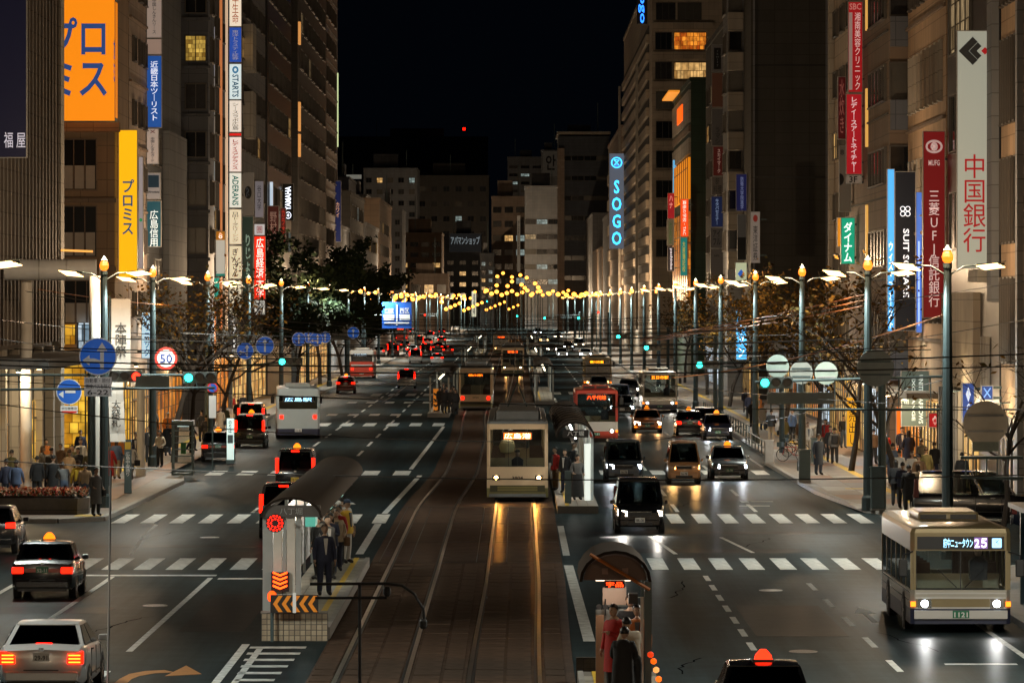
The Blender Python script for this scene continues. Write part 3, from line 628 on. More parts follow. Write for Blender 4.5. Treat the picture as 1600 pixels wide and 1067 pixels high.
# downlights added over the shop fronts to brighten the pavement crowds
M_FILL = glow('#ffcf90', 9.0)
for i, (x, y, z, p, c) in enumerate([(-20.0,116,5.2,170,'w'),(-20.0,121,5.2,170,'w'),(-20.0,127,5.2,150,'w'),(-20.2,153.5,4.6,150,'o'),(-20.2,160,3.8,130,'w'),(-20.2,174,3.9,150,'o'),(-20.2,190,3.8,130,'w'),(-20.2,205,4.2,150,'o'),(-20.2,228,4.0,150,'w'),(18.1,110.5,3.9,120,'w'),(17.9,119.5,4.1,170,'w'),(17.6,130.5,3.6,150,'w'),(17.6,136,3.6,170,'o'),(17.6,145,3.9,130,'c'),(17.6,153,3.9,150,'w'),(18.2,162,4.1,170,'o'),(18.6,185,3.7,130,'w'),(18.6,205,3.7,130,'c')]):
    p *= 2.0
    col_ = {'w': (1,.76,.45), 'o': (1,.6,.25), 'c': (.85,.95,1)}[c]
    r = thing('fill_downlight', 'added round fill light on an arm over the %s shop fronts' % ('left' if x < 0 else 'right'), 'lamp', (x, y, z), 0, 'added fill lights over the %s shop fronts' % ('left' if x < 0 else 'right'))
    MB().lathe([(.1,-.02),(.13,0),(.13,.14),(.06,.2)], n=10).build('housing', M_STEEL, r); MB().lathe([(.1,-.05),(.1,-.022)], n=10).build('lens', M_FILL, r)
    s_ = -1 if x < 0 else 1; MB().tube([(0,0,.18),(s_*1.4,0,.3)], .03, 5).build('arm', M_STEEL, r); lamp('POINT', r, (-.0, 0, -.25), p, col_, .12)
def sign(label, px0, px1, py0, py1, Y, bg, es, texts=(), name='projecting_sign', d=.35, frame=None, bracket=None, cat='sign', lit_side=True):
    """upright box sign facing down the street; texts: (string, colour, emission, x0, x1, top, bottom as fractions, rot)"""
    if Y < 560 and name in ('projecting_sign', 'shop_sign', 'shop_banner'):
        if px1 > CX: Y = min(Y, (18.95 if Y < 350 else 18.4)*FPX/(px1-CX), 18.12*FPX/(px1-CX) if 1305 < px0 < 1390 else 9999)
        else: Y = min(Y, 20.95*FPX/(CX-px0)) if px0 > 60 else Y
    x0, x1, z0, z1 = gx(px0, Y), gx(px1, Y), gz(py1, Y), gz(py0, Y); w = x1-x0; h = z1-z0; cx = (x0+x1)/2
    r = thing(name, label, cat, (cx, Y, z0))
    m = glow(bg, es) if es > 0 else mat('sign_'+bg, bg, .5, var=.08, scale=1)
    MB().box(-w/2+.03, w/2-.03, 0, d, .03, h-.03).build('panel', m, r)
    fm = frame or M_GALV
    f = MB(); t = .03
    f.box(-w/2, -w/2+t, -.02, d+.02, 0, h); f.box(w/2-t, w/2, -.02, d+.02, 0, h); f.box(-w/2+t, w/2-t, -.02, d+.02, 0, t); f.box(-w/2+t, w/2-t, -.02, d+.02, h-t, h)
    f.build('frame', fm, r)
    s = -1 if cx < 0 else 1
    for k in (.15, .85): MB().box(*(sorted((s*w/2, s*(w/2+.5)))), d*.3, d*.7, h*k-.05, h*k+.05).build('bracket', M_STEEL, r)
    for t_ in texts:
        st, col, e, a, b_, c, d_ = t_[:7]; rot = t_[7] if len(t_) > 7 else 0
        tm = glow(col, e) if e > 0 else mat('ink_'+col, col, .6, var=0)
        text(r, st, tm, -w/2+w*a, -w/2+w*b_, h*(1-d_), h*(1-c), -.012, bold=.02, rot=rot)
    return r
V = vert
# left side
sign('navy vertical banner with two white characters on the ribbed store', -14, 42, -40, 247, 114.3, '#0e1330', .22, [('福 屋', '#c8c8d8', .5, .36, .96, .86, .945)])
r = sign('orange billboard with large blue katakana on the tan corner block', 73, 180, -6, 190, 149.3, '#f58a12', .82, [('プロ\nミス', '#3a5ea8', .35, .03, .88, .17, .80)], 'billboard', d=1.6)
MB().box(1.7, 1.78, .05, 1.6, .2, 6.2).build('side_panel', glow('#e87d08', .7), r)
text(r, 'プロ\nミス', glow('#3a5ea8', .3), -1.3, -.3, 2.0, 4.2, 1.79, face='+x')
for i in range(5): MB().tube([(-1.4+.75*i, -.1, 6.5), (-1.4+.75*i, -1.0, 6.75), (-1.4+.75*i, -1.1, 6.6)], .04).build('floodlight', M_STEEL, r)
sign('yellow vertical sign with four blue katakana stacked', 185, 215, 203, 437, 154.5, '#f5b40c', .85, [(V('プロミス'), '#1c6a9a', .3, .2, .82, .33, .70)])
sign('white narrow sign edge beside the yellow sign', 216, 224, 245, 420, 158, '#c8c0c4', .3, [('●', '#30a060', .5, .2, .8, .55, .58)])
sign('pale pink sign with small dark vertical lettering', 229, 253, -10, 60, 164.6, '#b9a69a', .35, [(V('中国しんきんリース'), '#3a3234', 0, .38, .62, .12, .9)])
sign('blank pale pink sign above the blue travel sign', 229, 253, 61, 86, 164.6, '#b39a8c', .33)
sign('blue sign with white vertical kanji and katakana', 229, 253, 87, 200, 164.6, '#1f56a8', .5, [(V('近畿日本ツーリスト'), '#eef4ff', .75, .25, .75, .08, .9)])
sign('white sign with tiny text below the blue sign', 229, 248, 201, 257, 164.6, '#b7aaa2', .33, [(V('中国しんきんカード'), '#4a3c3c', 0, .35, .65, .25, .93), ('✕', '#8a3030', 0, .3, .7, .04, .14)])
sign('small sign with a dark square on pale ground', 229, 251, 270, 312, 164.6, '#8a8a90', .25, [('■', '#12324a', .1, .12, .88, .1, .55), ('Hirodata', '#444444', 0, .1, .9, .68, .76)])
sign('dark teal sign with four white kanji in a column', 229, 252, 314, 386, 164.6, '#0f4658', .35, [(V('広島信用'), '#d5e4ea', .6, .22, .78, .2, 1.0)])
for (a, c, bg, col, s_, lab) in [(-60,-2,'#d8c2a4','#b06030','中央','cream sign with brown kanji at the top of its stack'),(42,120,'#c7c9d6','#5a6a90','東京海上日動','lilac narrow plate with blue text'),(122,180,'#cfc8c2','#6a5a50','第一生命','grey white narrow plate with brown text'),(182,250,'#cbbfae','#7a5040','大同生命','beige narrow plate with faded text'),(252,330,'#bfd0d4','#407080','損保','pale blue narrow plate with teal text')]:
    sign(lab+', left stack of narrow plates', 329, 336, a, c, 199.5, bg, .4, [(V(s_), col, 0, .2, .8, .1, .9)])
sign('orange topped white sign with a looped emblem', 337, 352, 361, 432, 205, '#d8d2c2', .45, [('■', '#b8731a', .5, .02, .98, .01, .2), ('8', '#ffffff', .8, .3, .7, .04, .17), ('■', '#1a9a8a', .4, .02, .98, .94, 1.0)])
sign('teal strip sign in front of the looped emblem sign', 334, 343, 434, 470, 204, '#18a898', .6)
col_ = [(-30,42,'#e8d9c2','#d8601c','日本生命','white sign with orange kanji topping the tallest stack',0),(43,98,'#2550b0','#f0f4ff','東洋トラスティ証券','blue sign with white vertical text in the tallest stack',0),(100,156,'#cfe0e2','#2a7aa8','STARTS','pale sign with a blue ring and blue Latin letters',1),(157,207,'#e2d8ca','#5a5a50','シースラボ広島','white sign with thin grey vertical text',0),(208,213,'#d81a1a','#ffffff','','thin red band in the tallest stack of signs',0),(214,269,'#e6d6cc','#c8301c','レディスアデランス','white sign with red katakana',0),(270,325,'#dcdccf','#2a9a98','ADERANS','white sign with turquoise Latin letters running down',1),(327,382,'#e0d2b2','#3a4a3c','日田トータルリーシング','cream sign with dark green vertical text',0),(384,436,'#dccfae','#4a4030','ぎんざん','cream sign with black brush lettering lowest but one',0),(438,492,'#d6cdb2','#6a6250','みなみ','cream sign behind bare branches, lowest of its stack',0)]
for (a, c, bg, col, s_, lab, rt) in col_:
    tx = []
    if s_: tx = [(s_ if rt else V(s_), col, 0.12, .24 if not rt else .25, .76, .30 if s_ == 'STARTS' else .08, .93, rt)]
    if s_ == 'STARTS': tx.append(('◎', '#2a88c0', .3, .25, .75, .07, .27))
    sign(lab, 358, 377.5, a, c, 212.3, bg, .75 if bg != '#2550b0' else .6, tx)
sign('grey sign with a round black emblem', 378, 397, 270, 336, 223, '#6a6258', .2, [('●', '#0c0c0c', 0, .22, .8, .32, .62), ('R', '#9a9a9a', .1, .36, .66, .36, .57)])
sign('dark teal sign with faint hiragana', 378, 396, 338, 480, 223, '#12342e', .2, [(V('りじょう'), '#8aa89a', .4, .3, .75, .2, .75)])
sign('white sign with dark university kanji', 398, 412, 283, 340, 230, '#9a949a', .28, [(V('谷口大学'), '#3a3640', 0, .28, .72, .12, .8)])
sign('white sign with a red seal above the red university sign', 397, 414, 350, 368, 229, '#d8d2d0', .5, [('圏', '#c02a20', .2, .25, .75, .2, .8)])
sign('bright red sign with white university kanji', 397, 415, 369, 468, 228.8, '#f0280c', .95, [(V('広島経済大学'), '#fff0e0', 1.2, .18, .85, .03, .97)])
sign('white foot plate under the red university sign', 397, 414, 469, 492, 228.8, '#d8d8d0', .5, [('ガ\n島', '#404040', 0, .2, .8, .1, .9)])
sign('dark red sign with grey securities kanji', 418, 436, 322, 400, 243, '#3a0d0c', .25, [(V('野村證券'), '#8a7068', .3, .2, .8, .12, .95)])
sign('small dim red sign behind the securities sign', 438, 447, 325, 380, 248, '#5a120e', .3, [(V('カラオケ'), '#c03020', .4, .2, .8, .05, .95)])
sign('black sign with glowing white sideways Latin letters and tuning fork ring', 441, 459, 287, 345, 258, '#0c0e10', .05, [('YAMAHA', '#eef4ff', 1.6, .25, .75, .08, .72, -1), ('⊕', '#eef4ff', 1.6, .25, .78, .76, .95)])
sign('cool white lit sign strip beside the black piano sign', 421, 427, 284, 322, 244, '#b8c8d8', .8)
sign('navy vertical sign at the far grey tower', 522, 533, 283, 378, 345, '#0d1c4c', .35, [(V('カワイ'), '#c8a080', .35, .25, .75, .35, .6)])
sign('grey lit roof plate on the far left skyline', 535, 565, 273, 280, 600, '#8a8a80', .4, name='roof_sign')
sign('dark roof board with pale katakana', 702, 752, 365, 394, 1046, '#1a1e22', .3, [('アパマンショップ', '#9aa8b0', .4, .05, .95, .15, .6)], name='roof_sign')
sign('white upright sign on the pinkish far block', 808, 813, 337, 425, 926, '#9a8a74', .22, [(V('アステールビル'), '#403830', 0, .25, .75, .1, .7)])
sign('emblem board on the distant skyline', 848, 872, 236, 276, 1138, '#3c362e', .25, [('안', '#14120f', 0, .2, .85, .15, .75)], name='roof_sign')
sign('white lit sign post at the end of the tram street', 737, 744, 455, 495, 900, '#e0dcc0', .8, [(V('駐車場'), '#303030', 0, .2, .8, .1, .9)])
# right side
r = sign('grey vertical sign with blue neon Latin letters and a round neon emblem', 952, 975, 240, 389, 503, '#6f7684', .42, [(V('SOGO'), '#3ab8ff', 2.4, .18, .82, .28, .96)], d=.8)
bm = MB()
zc = (1-.125)*(gz(240,503)-gz(389,503)); rr = .85
bm.tube([(rr*math.cos(a*math.pi/12), -.06, zc+rr*math.sin(a*math.pi/12)) for a in range(25)], .09, 6)
bm.tube([(-.4,-.06,zc+.45),(.4,-.06,zc+.45),(-.4,-.06,zc-.45),(.4,-.06,zc-.45),(-.4,-.06,zc+.45)], .08, 6)
bm.build('neon_emblem', glow('#3ab8ff', 2.6), r)
r = thing('roof_neon_sign', 'blue neon script at the roof edge of the cream department store', 'sign', (gx(1003, 398), 398, gz(38, 398)))
text(r, 'Sogo', glow('#2a7aff', 2.6), -.5, .6, .1, 5.4, 0, rot=1); MB().box(-.7, .75, .05, .3, 0, 5.5).build('backing', W_BLACK, r)
sign('dark board with a glowing white kanji on the roof', 1140, 1169, -26, 30, 243, '#101c20', .15, [(V('不産'), '#e8f4f4', 1.3, .2, .85, .03, .95)], name='roof_sign')
sign('long grey plate with a black rounded label', 1112, 1130, 70, 113, 262, '#4a4138', .16, [('▮', '#14110e', 0, .2, .8, .12, .9), (V('family'), '#8a8278', .1, .4, .6, .2, .8)])
sign('dull brown plate below the rounded label plate', 1112, 1130, 114, 168, 262, '#4e2c1c', .16)
sign('grey plate with faint brush strokes', 1112, 1130, 170, 228, 262, '#443c34', .14, [('う\nマ\nシ', '#2a241e', 0, .3, .75, .5, .95)])
sign('dark red plate with white vertical katakana', 1114, 1131, 229, 275, 262, '#4a0f0c', .28, [(V('スカイマーク'), '#c8a090', .25, .4, .7, .1, .9)])
sign('beige plate marked eight F', 1112, 1130, 276, 305, 262, '#4c4034', .18, [('8F\n料理', '#201a14', 0, .15, .85, .08, .92)])
sign('navy plate with pale vertical katakana', 1111, 1130, 307, 355, 262, '#16264e', .3, [(V('キタバセミナー'), '#9ab0d8', .3, .35, .65, .08, .92)])
sign('grey plate with dark text under the navy plate', 1110, 1130, 356, 388, 262, '#4a433c', .18, [('アイ\nフル', '#1c1814', 0, .2, .8, .1, .85)])
sign('tall blank grey plate at the foot of the plate stack', 1110, 1130, 389, 440, 262, '#4e453c', .18, [('NPS', '#1c1814', 0, .3, .7, .18, .24)])
sign('navy sign with white vertical text in front of the balconies', 1150, 1167, 272, 330, 238.5, '#141c52', .32, [(V('防衛大学院進学'), '#8a94c0', .35, .4, .7, .08, .95)])
sign('grey sign with a dark foot panel beside the balconies', 1152, 1166, 335, 407, 238, '#4a4640', .18, [('■', '#10161c', 0, .05, .98, .5, .98)])
sign('pale lit sign with a blue diamond swirl', 1149, 1167, 410, 441, 236, '#c8cfa8', .55, [('◆', '#2a6ad0', .5, .2, .8, .35, .8)])
sign('white sign with black securities kanji and a red ball emblem', 1173, 1187.5, 331, 411, 230.5, '#8a8078', .28, [(V('東洋証券'), '#1a1614', 0, .25, .75, .27, .95), ('●', '#8a2018', .2, .25, .75, .06, .2)])
sign('dark red narrow sign with pink lettering beside the store', 1043, 1054, 302, 342, 350, '#8a1020', .4, [(V('ハナ'), '#e0a0a0', .4, .25, .75, .1, .6)])
sign('grey sign with sideways green letters', 1042, 1053, 343, 384, 350, '#4e5246', .2, [('ASHION', '#2a5a34', .1, .3, .7, .1, .9, 1)])
sign('black sign with white sideways letters below the green lettered sign', 1043, 1054, 386, 424, 350, '#10121c', .2, [('pachinko', '#c0c8e0', .5, .3, .7, .06, .94, 1)])
sign('light blue lit narrow sign edge beside the orange school sign', 1051, 1057, 250, 302, 346, '#5aa8d8', .8)
sign('orange red sign with white sideways Latin letters', 1063, 1076, 311, 370, 309, '#f04a14', .85, [('資格の学校・TAC', '#fff0e0', .9, .3, .72, .04, .95, 1)])
sign('teal sign with yellow vertical text under the orange red sign', 1063, 1074, 371, 431, 309, '#14847c', .5, [(V('大原簿記校'), '#e0c840', .5, .3, .7, .1, .9)])
sign('red vertical clinic sign with white kanji and a pale inner strip', 1325, 1348, 3, 145, 167, '#a8121a', .48, [('SBC', '#d88a80', .35, .1, .9, .02, .09), (V('湘南美容クリニック'), '#e8c8c0', .5, .45, .85, .12, .97), ('▮', '#b89a90', .3, .06, .3, .12, .97)])
sign('red vertical sign with white katakana above a floor plate', 1322, 1347, 147, 273, 167, '#b01220', .52, [(V('レディースアートネイチャー'), '#f0d0d0', .55, .3, .7, .04, .97)])
sign('small pale floor plate marked three F', 1322, 1347, 274, 287, 167, '#8a7a6a', .35, [('3F', '#201814', 0, .2, .7, .12, .88)])
sign('dark red sign with brush kanji half hidden by the clinic signs', 1309, 1322, 120, 218, 172.5, '#4a0a0e', .35, [(V('水炊き'), '#a05a50', .3, .2, .8, .05, .9)])
sign('pale poster sign with an ink drawing of a face', 1311, 1330, 228, 331, 171, '#6a5c4c', .2, [('8', '#302824', 0, .1, .4, .06, .14), ('◗', '#100c0a', 0, .05, .4, .42, .6)])
sign('green lit sign with white slanted katakana', 1314, 1336, 340, 413, 168, '#12a078', .75, [(V('ダイナム'), '#f4fff8', 1.1, .2, .8, .1, .95)])
sign('yellow and orange lit sign edge beside the green sign', 1308, 1314, 340, 386, 169, '#d88a20', .7)
sign('light blue lit sign edge with white vertical script', 1386, 1398, 264, 518, 137.2, '#4aa8ec', .85, [(V('ウィズ・ファースト'), '#e8f8ff', 1.2, .2, .8, .45, .98)])
r = sign('black sign with white sideways Latin letters and clover emblem', 1398, 1431, 268, 517, 139.6, '#101822', .25, [('SUIT SQUARE', '#e8eaf0', .9, .35, .68, .36, .79, 1)])
for (dx, dz) in ((-.12,.12),(.12,.12),(-.12,-.12),(.12,-.12)):
    MB().tube([(dx+.11*math.cos(a*math.pi/6), -.02, 5.65+dz+.11*math.sin(a*math.pi/6)) for a in range(13)], .022, 5).build('emblem_ring', glow('#e8eaf0', .9), r)
sign('blue lit sign edge between the black sign and the red bank sign', 1431, 1441, 300, 520, 138.5, '#5a86e8', .6, [('▮', '#aac8ff', 1.0, .35, .6, .35, .95)])
r = sign('dark red bank sign with a pale ring emblem and white kanji', 1442, 1477, 205, 497, 131.5, '#7c1014', .45, [(V('三菱UFJ信託銀行'), '#e8c8c0', .55, .26, .74, .32, .94), ('MUFG', '#d8b8b0', .4, .25, .75, .155, .185)])
ze = (1-.115)*8.53
for rad_, t_, sx in ((.28, .05, 1.), (.12, .09, .6)):
    MB().tube([(rad_*math.cos(a*math.pi/12)*(1.2 if rad_ > .2 else .7), -.02, ze+rad_*math.sin(a*math.pi/12)*.9) for a in range(25)], t_, 5).build('emblem', glow('#d8b8b0', .4), r)
r = sign('tall pale bank sign with red kanji and a grey diamond emblem', 1495, 1550, 48, 420, 117.5, '#a3a698', .52, [(V('中国銀行'), '#b0141c', .32, .18, .82, .52, .93)])
wq = gx(1550,117.5)-gx(1495,117.5); hq = gz(48,117.5)-gz(420,117.5)
def diamond(cx_, cz_, s_, m_, cut=0):
    b_ = MB(); p = [(cx_-s_, cz_), (cx_, cz_-s_), (cx_+s_, cz_), (cx_, cz_+s_)]
    if cut: p = [(cx_-s_, cz_), (cx_, cz_-s_), (cx_+cut, cz_-s_+cut), (cx_-s_+2*cut, cz_), (cx_+cut, cz_+s_-cut), (cx_, cz_+s_)]
    b_.loft([[(x, -.03, z) for x, z in p], [(x, -.005, z) for x, z in p]]); b_.build('emblem', m_, r)
E1 = mat('ink_slate', (.05,.06,.075), .5, var=0)
diamond(-.07, hq*.89, .56, E1, .2); diamond(.13, hq*.89, .34, E1, .15); diamond(.42, hq*.89, .15, glow('#b0141c', .4))
# low shop signs
r = sign('pair of grey lit fabric banners with white sideways letters', 1408, 1452, 579, 666, 137.5, '#5c6c64', .4, [('UNITED ARROWS', '#d8e4dc', .6, .62, .78, .08, .95, 1), ('EXCHANGE', '#d8e4dc', .6, .38, .5, .1, .9, 1), ('WE', '#d8e4dc', .6, .12, .26, .3, .6, 1)], name='shop_banner')
sign('small red sign with a white flower emblem', 1451, 1471, 645, 668, 128, '#c0141c', .5, [('❀', '#f0d8c8', .6, .3, .7, .2, .8)], name='shop_sign')
sign('blue corner sign with white emblem and letters', 1503, 1523, 598, 660, 113.4, '#123c8a', .4, [('◆\nC', '#c0d0f0', .5, .3, .7, .1, .8)], name='shop_sign')
sign('blue square sign with a crossed emblem', 1533, 1552, 602, 625, 112.4, '#123c8a', .4, [('✕', '#6aa0e8', .5, .2, .8, .15, .85)], name='shop_sign')
sign('yellow lit shop sign with black scrawl beside the doorway', 1322, 1342, 620, 698, 158, '#d89a18', .8, [(V('大売出し'), '#402008', 0, .2, .8, .05, .95)], name='shop_sign')
sign('orange door frame sign of the lit boutique', 1400, 1410, 635, 750, 139, '#e06a14', .7, name='shop_sign')
sign('light blue glowing vertical sign seen through bare branches', 1150, 1167, 484, 562, 215, '#4ab0f0', 1.0, [(V('ローソン'), '#f0faff', 1.4, .25, .75, .05, .95)], name='shop_sign')
sign('red orange lit character sign over the left pavement', 305, 328, 530, 575, 196, '#f03a10', 1.0, [('鳥', '#fff0d8', 1.4, .2, .8, .1, .9)], name='shop_sign')
sign('cool white lit sign with blue text among the left branches', 221, 238, 488, 560, 160, '#b8dcf0', .8, [(V('クリニック'), '#2a5a90', .1, .25, .75, .05, .95)], name='shop_sign')
sign('black signboard with white sideways letters on the left pavement', 362, 371, 505, 545, 212, '#101214', .2, [('sibuCafe', '#e0e0e0', .9, .25, .75, .05, .95, 1)], name='shop_sign')
sign('orange lit vertical sign over the left shops', 331, 338, 480, 560, 200, '#e87a18', .9, [(V('居酒屋'), '#fff0c8', 1.2, .2, .8, .05, .95)], name='shop_sign')
# ================================================================ street lamps
def lamp_meshes():
    p = MB(); p.lathe([(.24,0),(.24,.5),(.18,.6),(.16,5),(.12,8.9),(.14,8.95),(.14,9.1)], n=10); pole = p.mesh('pole')
    g = MB(); g.lathe([(.08,9.1),(.15,9.17),(.18,9.29),(.14,9.43),(.06,9.5)], n=10); globe = g.mesh('globe_lantern')
    c = MB(); c.lathe([(.14,9.5),(.08,9.56),(.02,9.66)], n=10); cap = c.mesh('lantern_cap')
    a = MB()
    for s in (-1, 1): a.tube([(0,0,8.7),(s*.5,0,9.0),(s*1.75,0,9.08)], .035, 6)
    arm = a.mesh('arm')
    l = MB()
    for k, dx in ((-.3, -.12), (0, .05), (.3, .2)): l.hexa([(-.5+dx,k,-k*.32-.03),(.42+dx,k,-k*.32-.01),(.5+dx,k+.22,-k*.32-.06),(-.4+dx,k+.22,-k*.32-.08),(-.5+dx,k,-k*.32+.02),(.42+dx,k,-k*.32+.04),(.5+dx,k+.22,-k*.32-.01),(-.4+dx,k+.22,-k*.32-.03)])
    lu = l.mesh('flat_lamp')
    h = MB(); h.box(-.6, .7, -.4, .6, .16, .19); ho = h.mesh('lamp_hood')
    for me, m in ((pole, M_STEEL), (globe, M_LAMPA), (cap, M_STEEL), (arm, M_STEEL), (lu, M_LAMPW), (ho, M_STEEL)): me.materials.append(m)
    return pole, globe, cap, arm, lu, ho
M_POLE = mat('lamp_pole_paint', (.03,.048,.052), .5, .1, var=.12, scale=3)
LM = lamp_meshes()
LM[0].materials[0] = M_POLE; LM[3].materials[0] = M_POLE
BULB = MB().lathe([(.06,-.2),(.2,-.1),(.2,.1),(.06,.2)], n=8).mesh('bulb'); BULB.materials.append(glow('#ff9c3e', 4.0))
def street_lamp(x, y, lab, grp, power=1.0, arms=True):
    r = thing('street_lamp', lab, 'street lamp', (x, y, .1), 0, grp)
    far_ = y > 290
    link('pole', LM[0], r); g = link('globe_lantern', LM[1], r); link('lantern_cap', LM[2], g); link('arm', LM[3], r)
    for s in (() if far_ else (-1, 1)):
        f = link('flat_lamp', LM[4], r, (s*1.3, -.05, 9.0)); link('lamp_hood', LM[5], f); f.scale = (.7, .6, .6)
        f.rotation_euler = (0, R(-6)*s, 0)
    for s in ((-1, 1) if far_ else ()): link('bulb', BULB, r, (s*1.3, 0, 9.0))
    if power:
        lamp('SPOT', r, (-1.7 if x > 0 else 1.7, -.5, 8.7), LAMP_W*power*1.05, (.90,1,.93), .25, (0, 0, 0), 165, .35)      # white flat lamps shine down
        lamp('POINT', r, (-.2 if x > 0 else .2, -.3, 10.1), LAMP_W*power*.68, (1,.70,.42), .15)                              # amber globe shines all round
    return r
LY = [110,137.5,162,187,213,240,268,298,330,365,405,450,500,560,640,740]
LLAB = ['grey street lamp with amber globe beside the banners at the flower bed corner', 'grey street lamp with amber globe behind the bare tree at the phone booth', 'grey street lamp with amber globe at the left kerb beside the bus stop board', 'grey street lamp with amber globe at the left kerb alongside the city bus']
RLAB = ['grey street lamp with amber globe rising behind the bronze bus roof', 'grey street lamp with amber globe behind the large grey round disc', 'grey street lamp with amber globe beside the utility cabinet', 'grey street lamp with amber globe at the start of the right guard rail']
for i, y in enumerate(LY): street_lamp(-15.7 if y < 130 else -17.3, y, LLAB[i] if i < 4 else 'grey street lamp with amber globe and twin flat lamps farther along the left pavement', 'street lamps along the left kerb', 1.0 if y < 300 else 2.2)
RY = [88.6,109,134,160,187,213,240,268,298,330,365,405,450,500,560,640,740]
for i, y in enumerate(RY): street_lamp(13.35 if y != 88.6 else 13.3, y, RLAB[i] if i < 4 else 'grey street lamp with amber globe and twin flat lamps farther along the right pavement', 'street lamps along the right kerb', 1.0 if y < 300 else 2.2)
for y in (-44, -18, 8, 34, 61):
    for x in (-16.2, 13.6): street_lamp(x, y, 'grey street lamp on the near %s pavement' % ('left' if x < 0 else 'right'), 'street lamps along the near kerbs', 1.5)
street_lamp(-16.2, 84, 'grey street lamp with amber globe on the near left corner', 'street lamps along the left kerb', .8)
for (px, py, Y) in [(600+9*i, 463+(i*7)%9-3, 500+25*i) for i in range(16)]+[(690+7*i, 474+(i*11)%14-2, 620+18*i) for i in range(18)]+[(575+7*i, 470+(i*5)%12-2, 420+22*i) for i in range(10)]+[(760+8*i, 458+(i*5)%8-4, 560+14*i) for i in range(22)]+[(777,432,700),(786,427,720),(800,433,720),(813,430,690),(823,434,690),(776,446,650),(793,447,650),(800,440,660),(815,445,640),(820,450,650),(841,449,620),(836,443,640),(844,455,600),(830,461,600),(709,462,760),(725,463,760),(742,456,800),(758,456,800),(587,427,560),(586,432,560),(588,443,540),(589,449,540),(577,455,470),(600,468,640),(616,468,660),(634,468,680),(650,468,700),(560,452,440),(566,454,460),(858,459,560),(872,460,540),(885,461,530),(897,460,520),(909,461,515),(916,459,510),(932,460,500)]:
    z = gz(py, Y); r = thing('globe_street_lamp', 'small warm globe lamp on a thin post far down the street', 'street lamp', (gx(px, Y), Y, 0), 0, 'far globe lamps')
    MB().tube([(0,0,0),(0,0,z-.3)], .09, 5).build('pole', M_STEEL, r); MB().lathe([(.12,z-.38),(.42,z-.18),(.42,z+.18),(.12,z+.4)], n=8).build('globe_lantern', glow('#ff9a38', 4.5), r)
for (x, y, p) in [(-10, 620, 9000), (8, 680, 9000), (0, 850, 20000), (-22, 950, 20000), (14, 760, 9000), (20, 1010, 12000), (-14, 1090, 12000), (-30, 1130, 12000), (-18, 1150, 12000), (-24, 700, 7000), (16, 840, 16000), (-26, 900, 14000), (18, 960, 14000)]:  # extra lamps added to brighten the distant facades
    street_lamp(x if abs(x) > 12 else (14 if x > 0 else -16), y, 'tall street lamp added to brighten the far buildings', 'lamps added for the far buildings', p/LAMP_W)
# ================================================================ traffic signals
def housing():
    b = MB().box(-.64, .64, -.09, .09, -.22, .22); return b.mesh('housing')
HS = housing(); HS.materials.append(mat('signal_grey', (.2,.23,.22), .5, var=.1))
HD = MB(); 
for a in range(9):
    t0 = math.pi*a/9*1.1-.1; t1 = math.pi*(a+1)/9*1.1-.1
    p = []
    for t in (t0, t1):
        for rr in (.175, .19): p.append((rr*math.cos(t), rr*math.sin(t)))
    HD.hexa([(p[0][0],-.32,p[0][1]),(p[2][0],-.32,p[2][1]),(p[2][0],-.09,p[2][1]),(p[0][0],-.09,p[0][1]),(p[1][0],-.32,p[1][1]),(p[3][0],-.32,p[3][1]),(p[3][0],-.09,p[3][1]),(p[1][0],-.09,p[1][1])])
HDM = HD.mesh('visor'); HDM.materials.append(M_BLACK)
LN = MB().disc((0,-.115,0), .15, .03, 18).mesh('lens'); LN.materials.append(M_BLACK)
SIG = {'g': glow('#28f0d0', 9.0), 'r': glow('#ff2010', 9.0), 'off': mat('signal_lens_dark', (.03,.03,.03), .3, var=0)}
def signal(px, py, on, label, pole_x, Y=None, back=False, poles=True, s=1.0, grp=None):
    z = 5.1
    if Y is None: Y = (CH-z)*FPX/(py-HY)
    z = gz(py, Y); k = {'g': 0, 'r': 2}.get(on, 1)
    x = gx(px, Y) - (k-1)*.42
    r = thing('traffic_signal', label, 'traffic signal', (x, Y, 0), 0, grp)
    h = link('housing', HS, r, (0, 0, z), math.pi if back else 0); h.scale = (s, s, s)
    if not back:
        for i in range(3):
            q = link('lens', LN, h, ((i-1)*.42, 0, 0)); q.material_slots[0].link = 'OBJECT'; q.material_slots[0].material = SIG[on] if i == k else SIG['off']
            link('visor', HDM, h, ((i-1)*.42, 0, 0))
    if poles:
        px_ = pole_x-x
        b = MB(); b.tube([(px_,.15,z-.35),(0,.15,z)], .05, 6); b.tube([(px_,.15,z+.25),(0,.15,z+.12)], .04, 6); b.build('arm', M_STEEL, r)
        MB().lathe([(.15,0),(.14,z+.8),(.05,z+.85)], (px_,.15,0), 8).build('pole', M_STEEL, r)
    return r
signal(295, 590, 'g', 'green traffic signal on the gantry beside the round fifty sign', 0, 110, poles=False)
signal(213, 588, 'r', 'red traffic signal on the gantry over the left pavement', 0, 109.5, poles=False)
signal(441, 565, 'g', 'green traffic signal over the left lanes behind the city bus', -15.9, 150)
signal(1195, 598, 'g', 'green traffic signal on the right gantry beside the pale discs', 0, 109, poles=False)
signal(1093, 570, 'g', 'green traffic signal over the parked black taxis', 13.9, 150)
signal(1010, 543, 'g', 'green traffic signal above the approaching city bus', 13.9, 200)
signal(966, 526, 'g', 'green traffic signal above the far bus with amber display', 13.9, 262)
signal(904, 497, 'g', 'green traffic signal far down the right side, left of the red one', 13.9, 430)
signal(935, 488, 'r', 'red traffic signal far down the right side', 14.0, 520)
signal(851, 497, 'g', 'green traffic signal beside the far approaching tram', 12.5, 470)
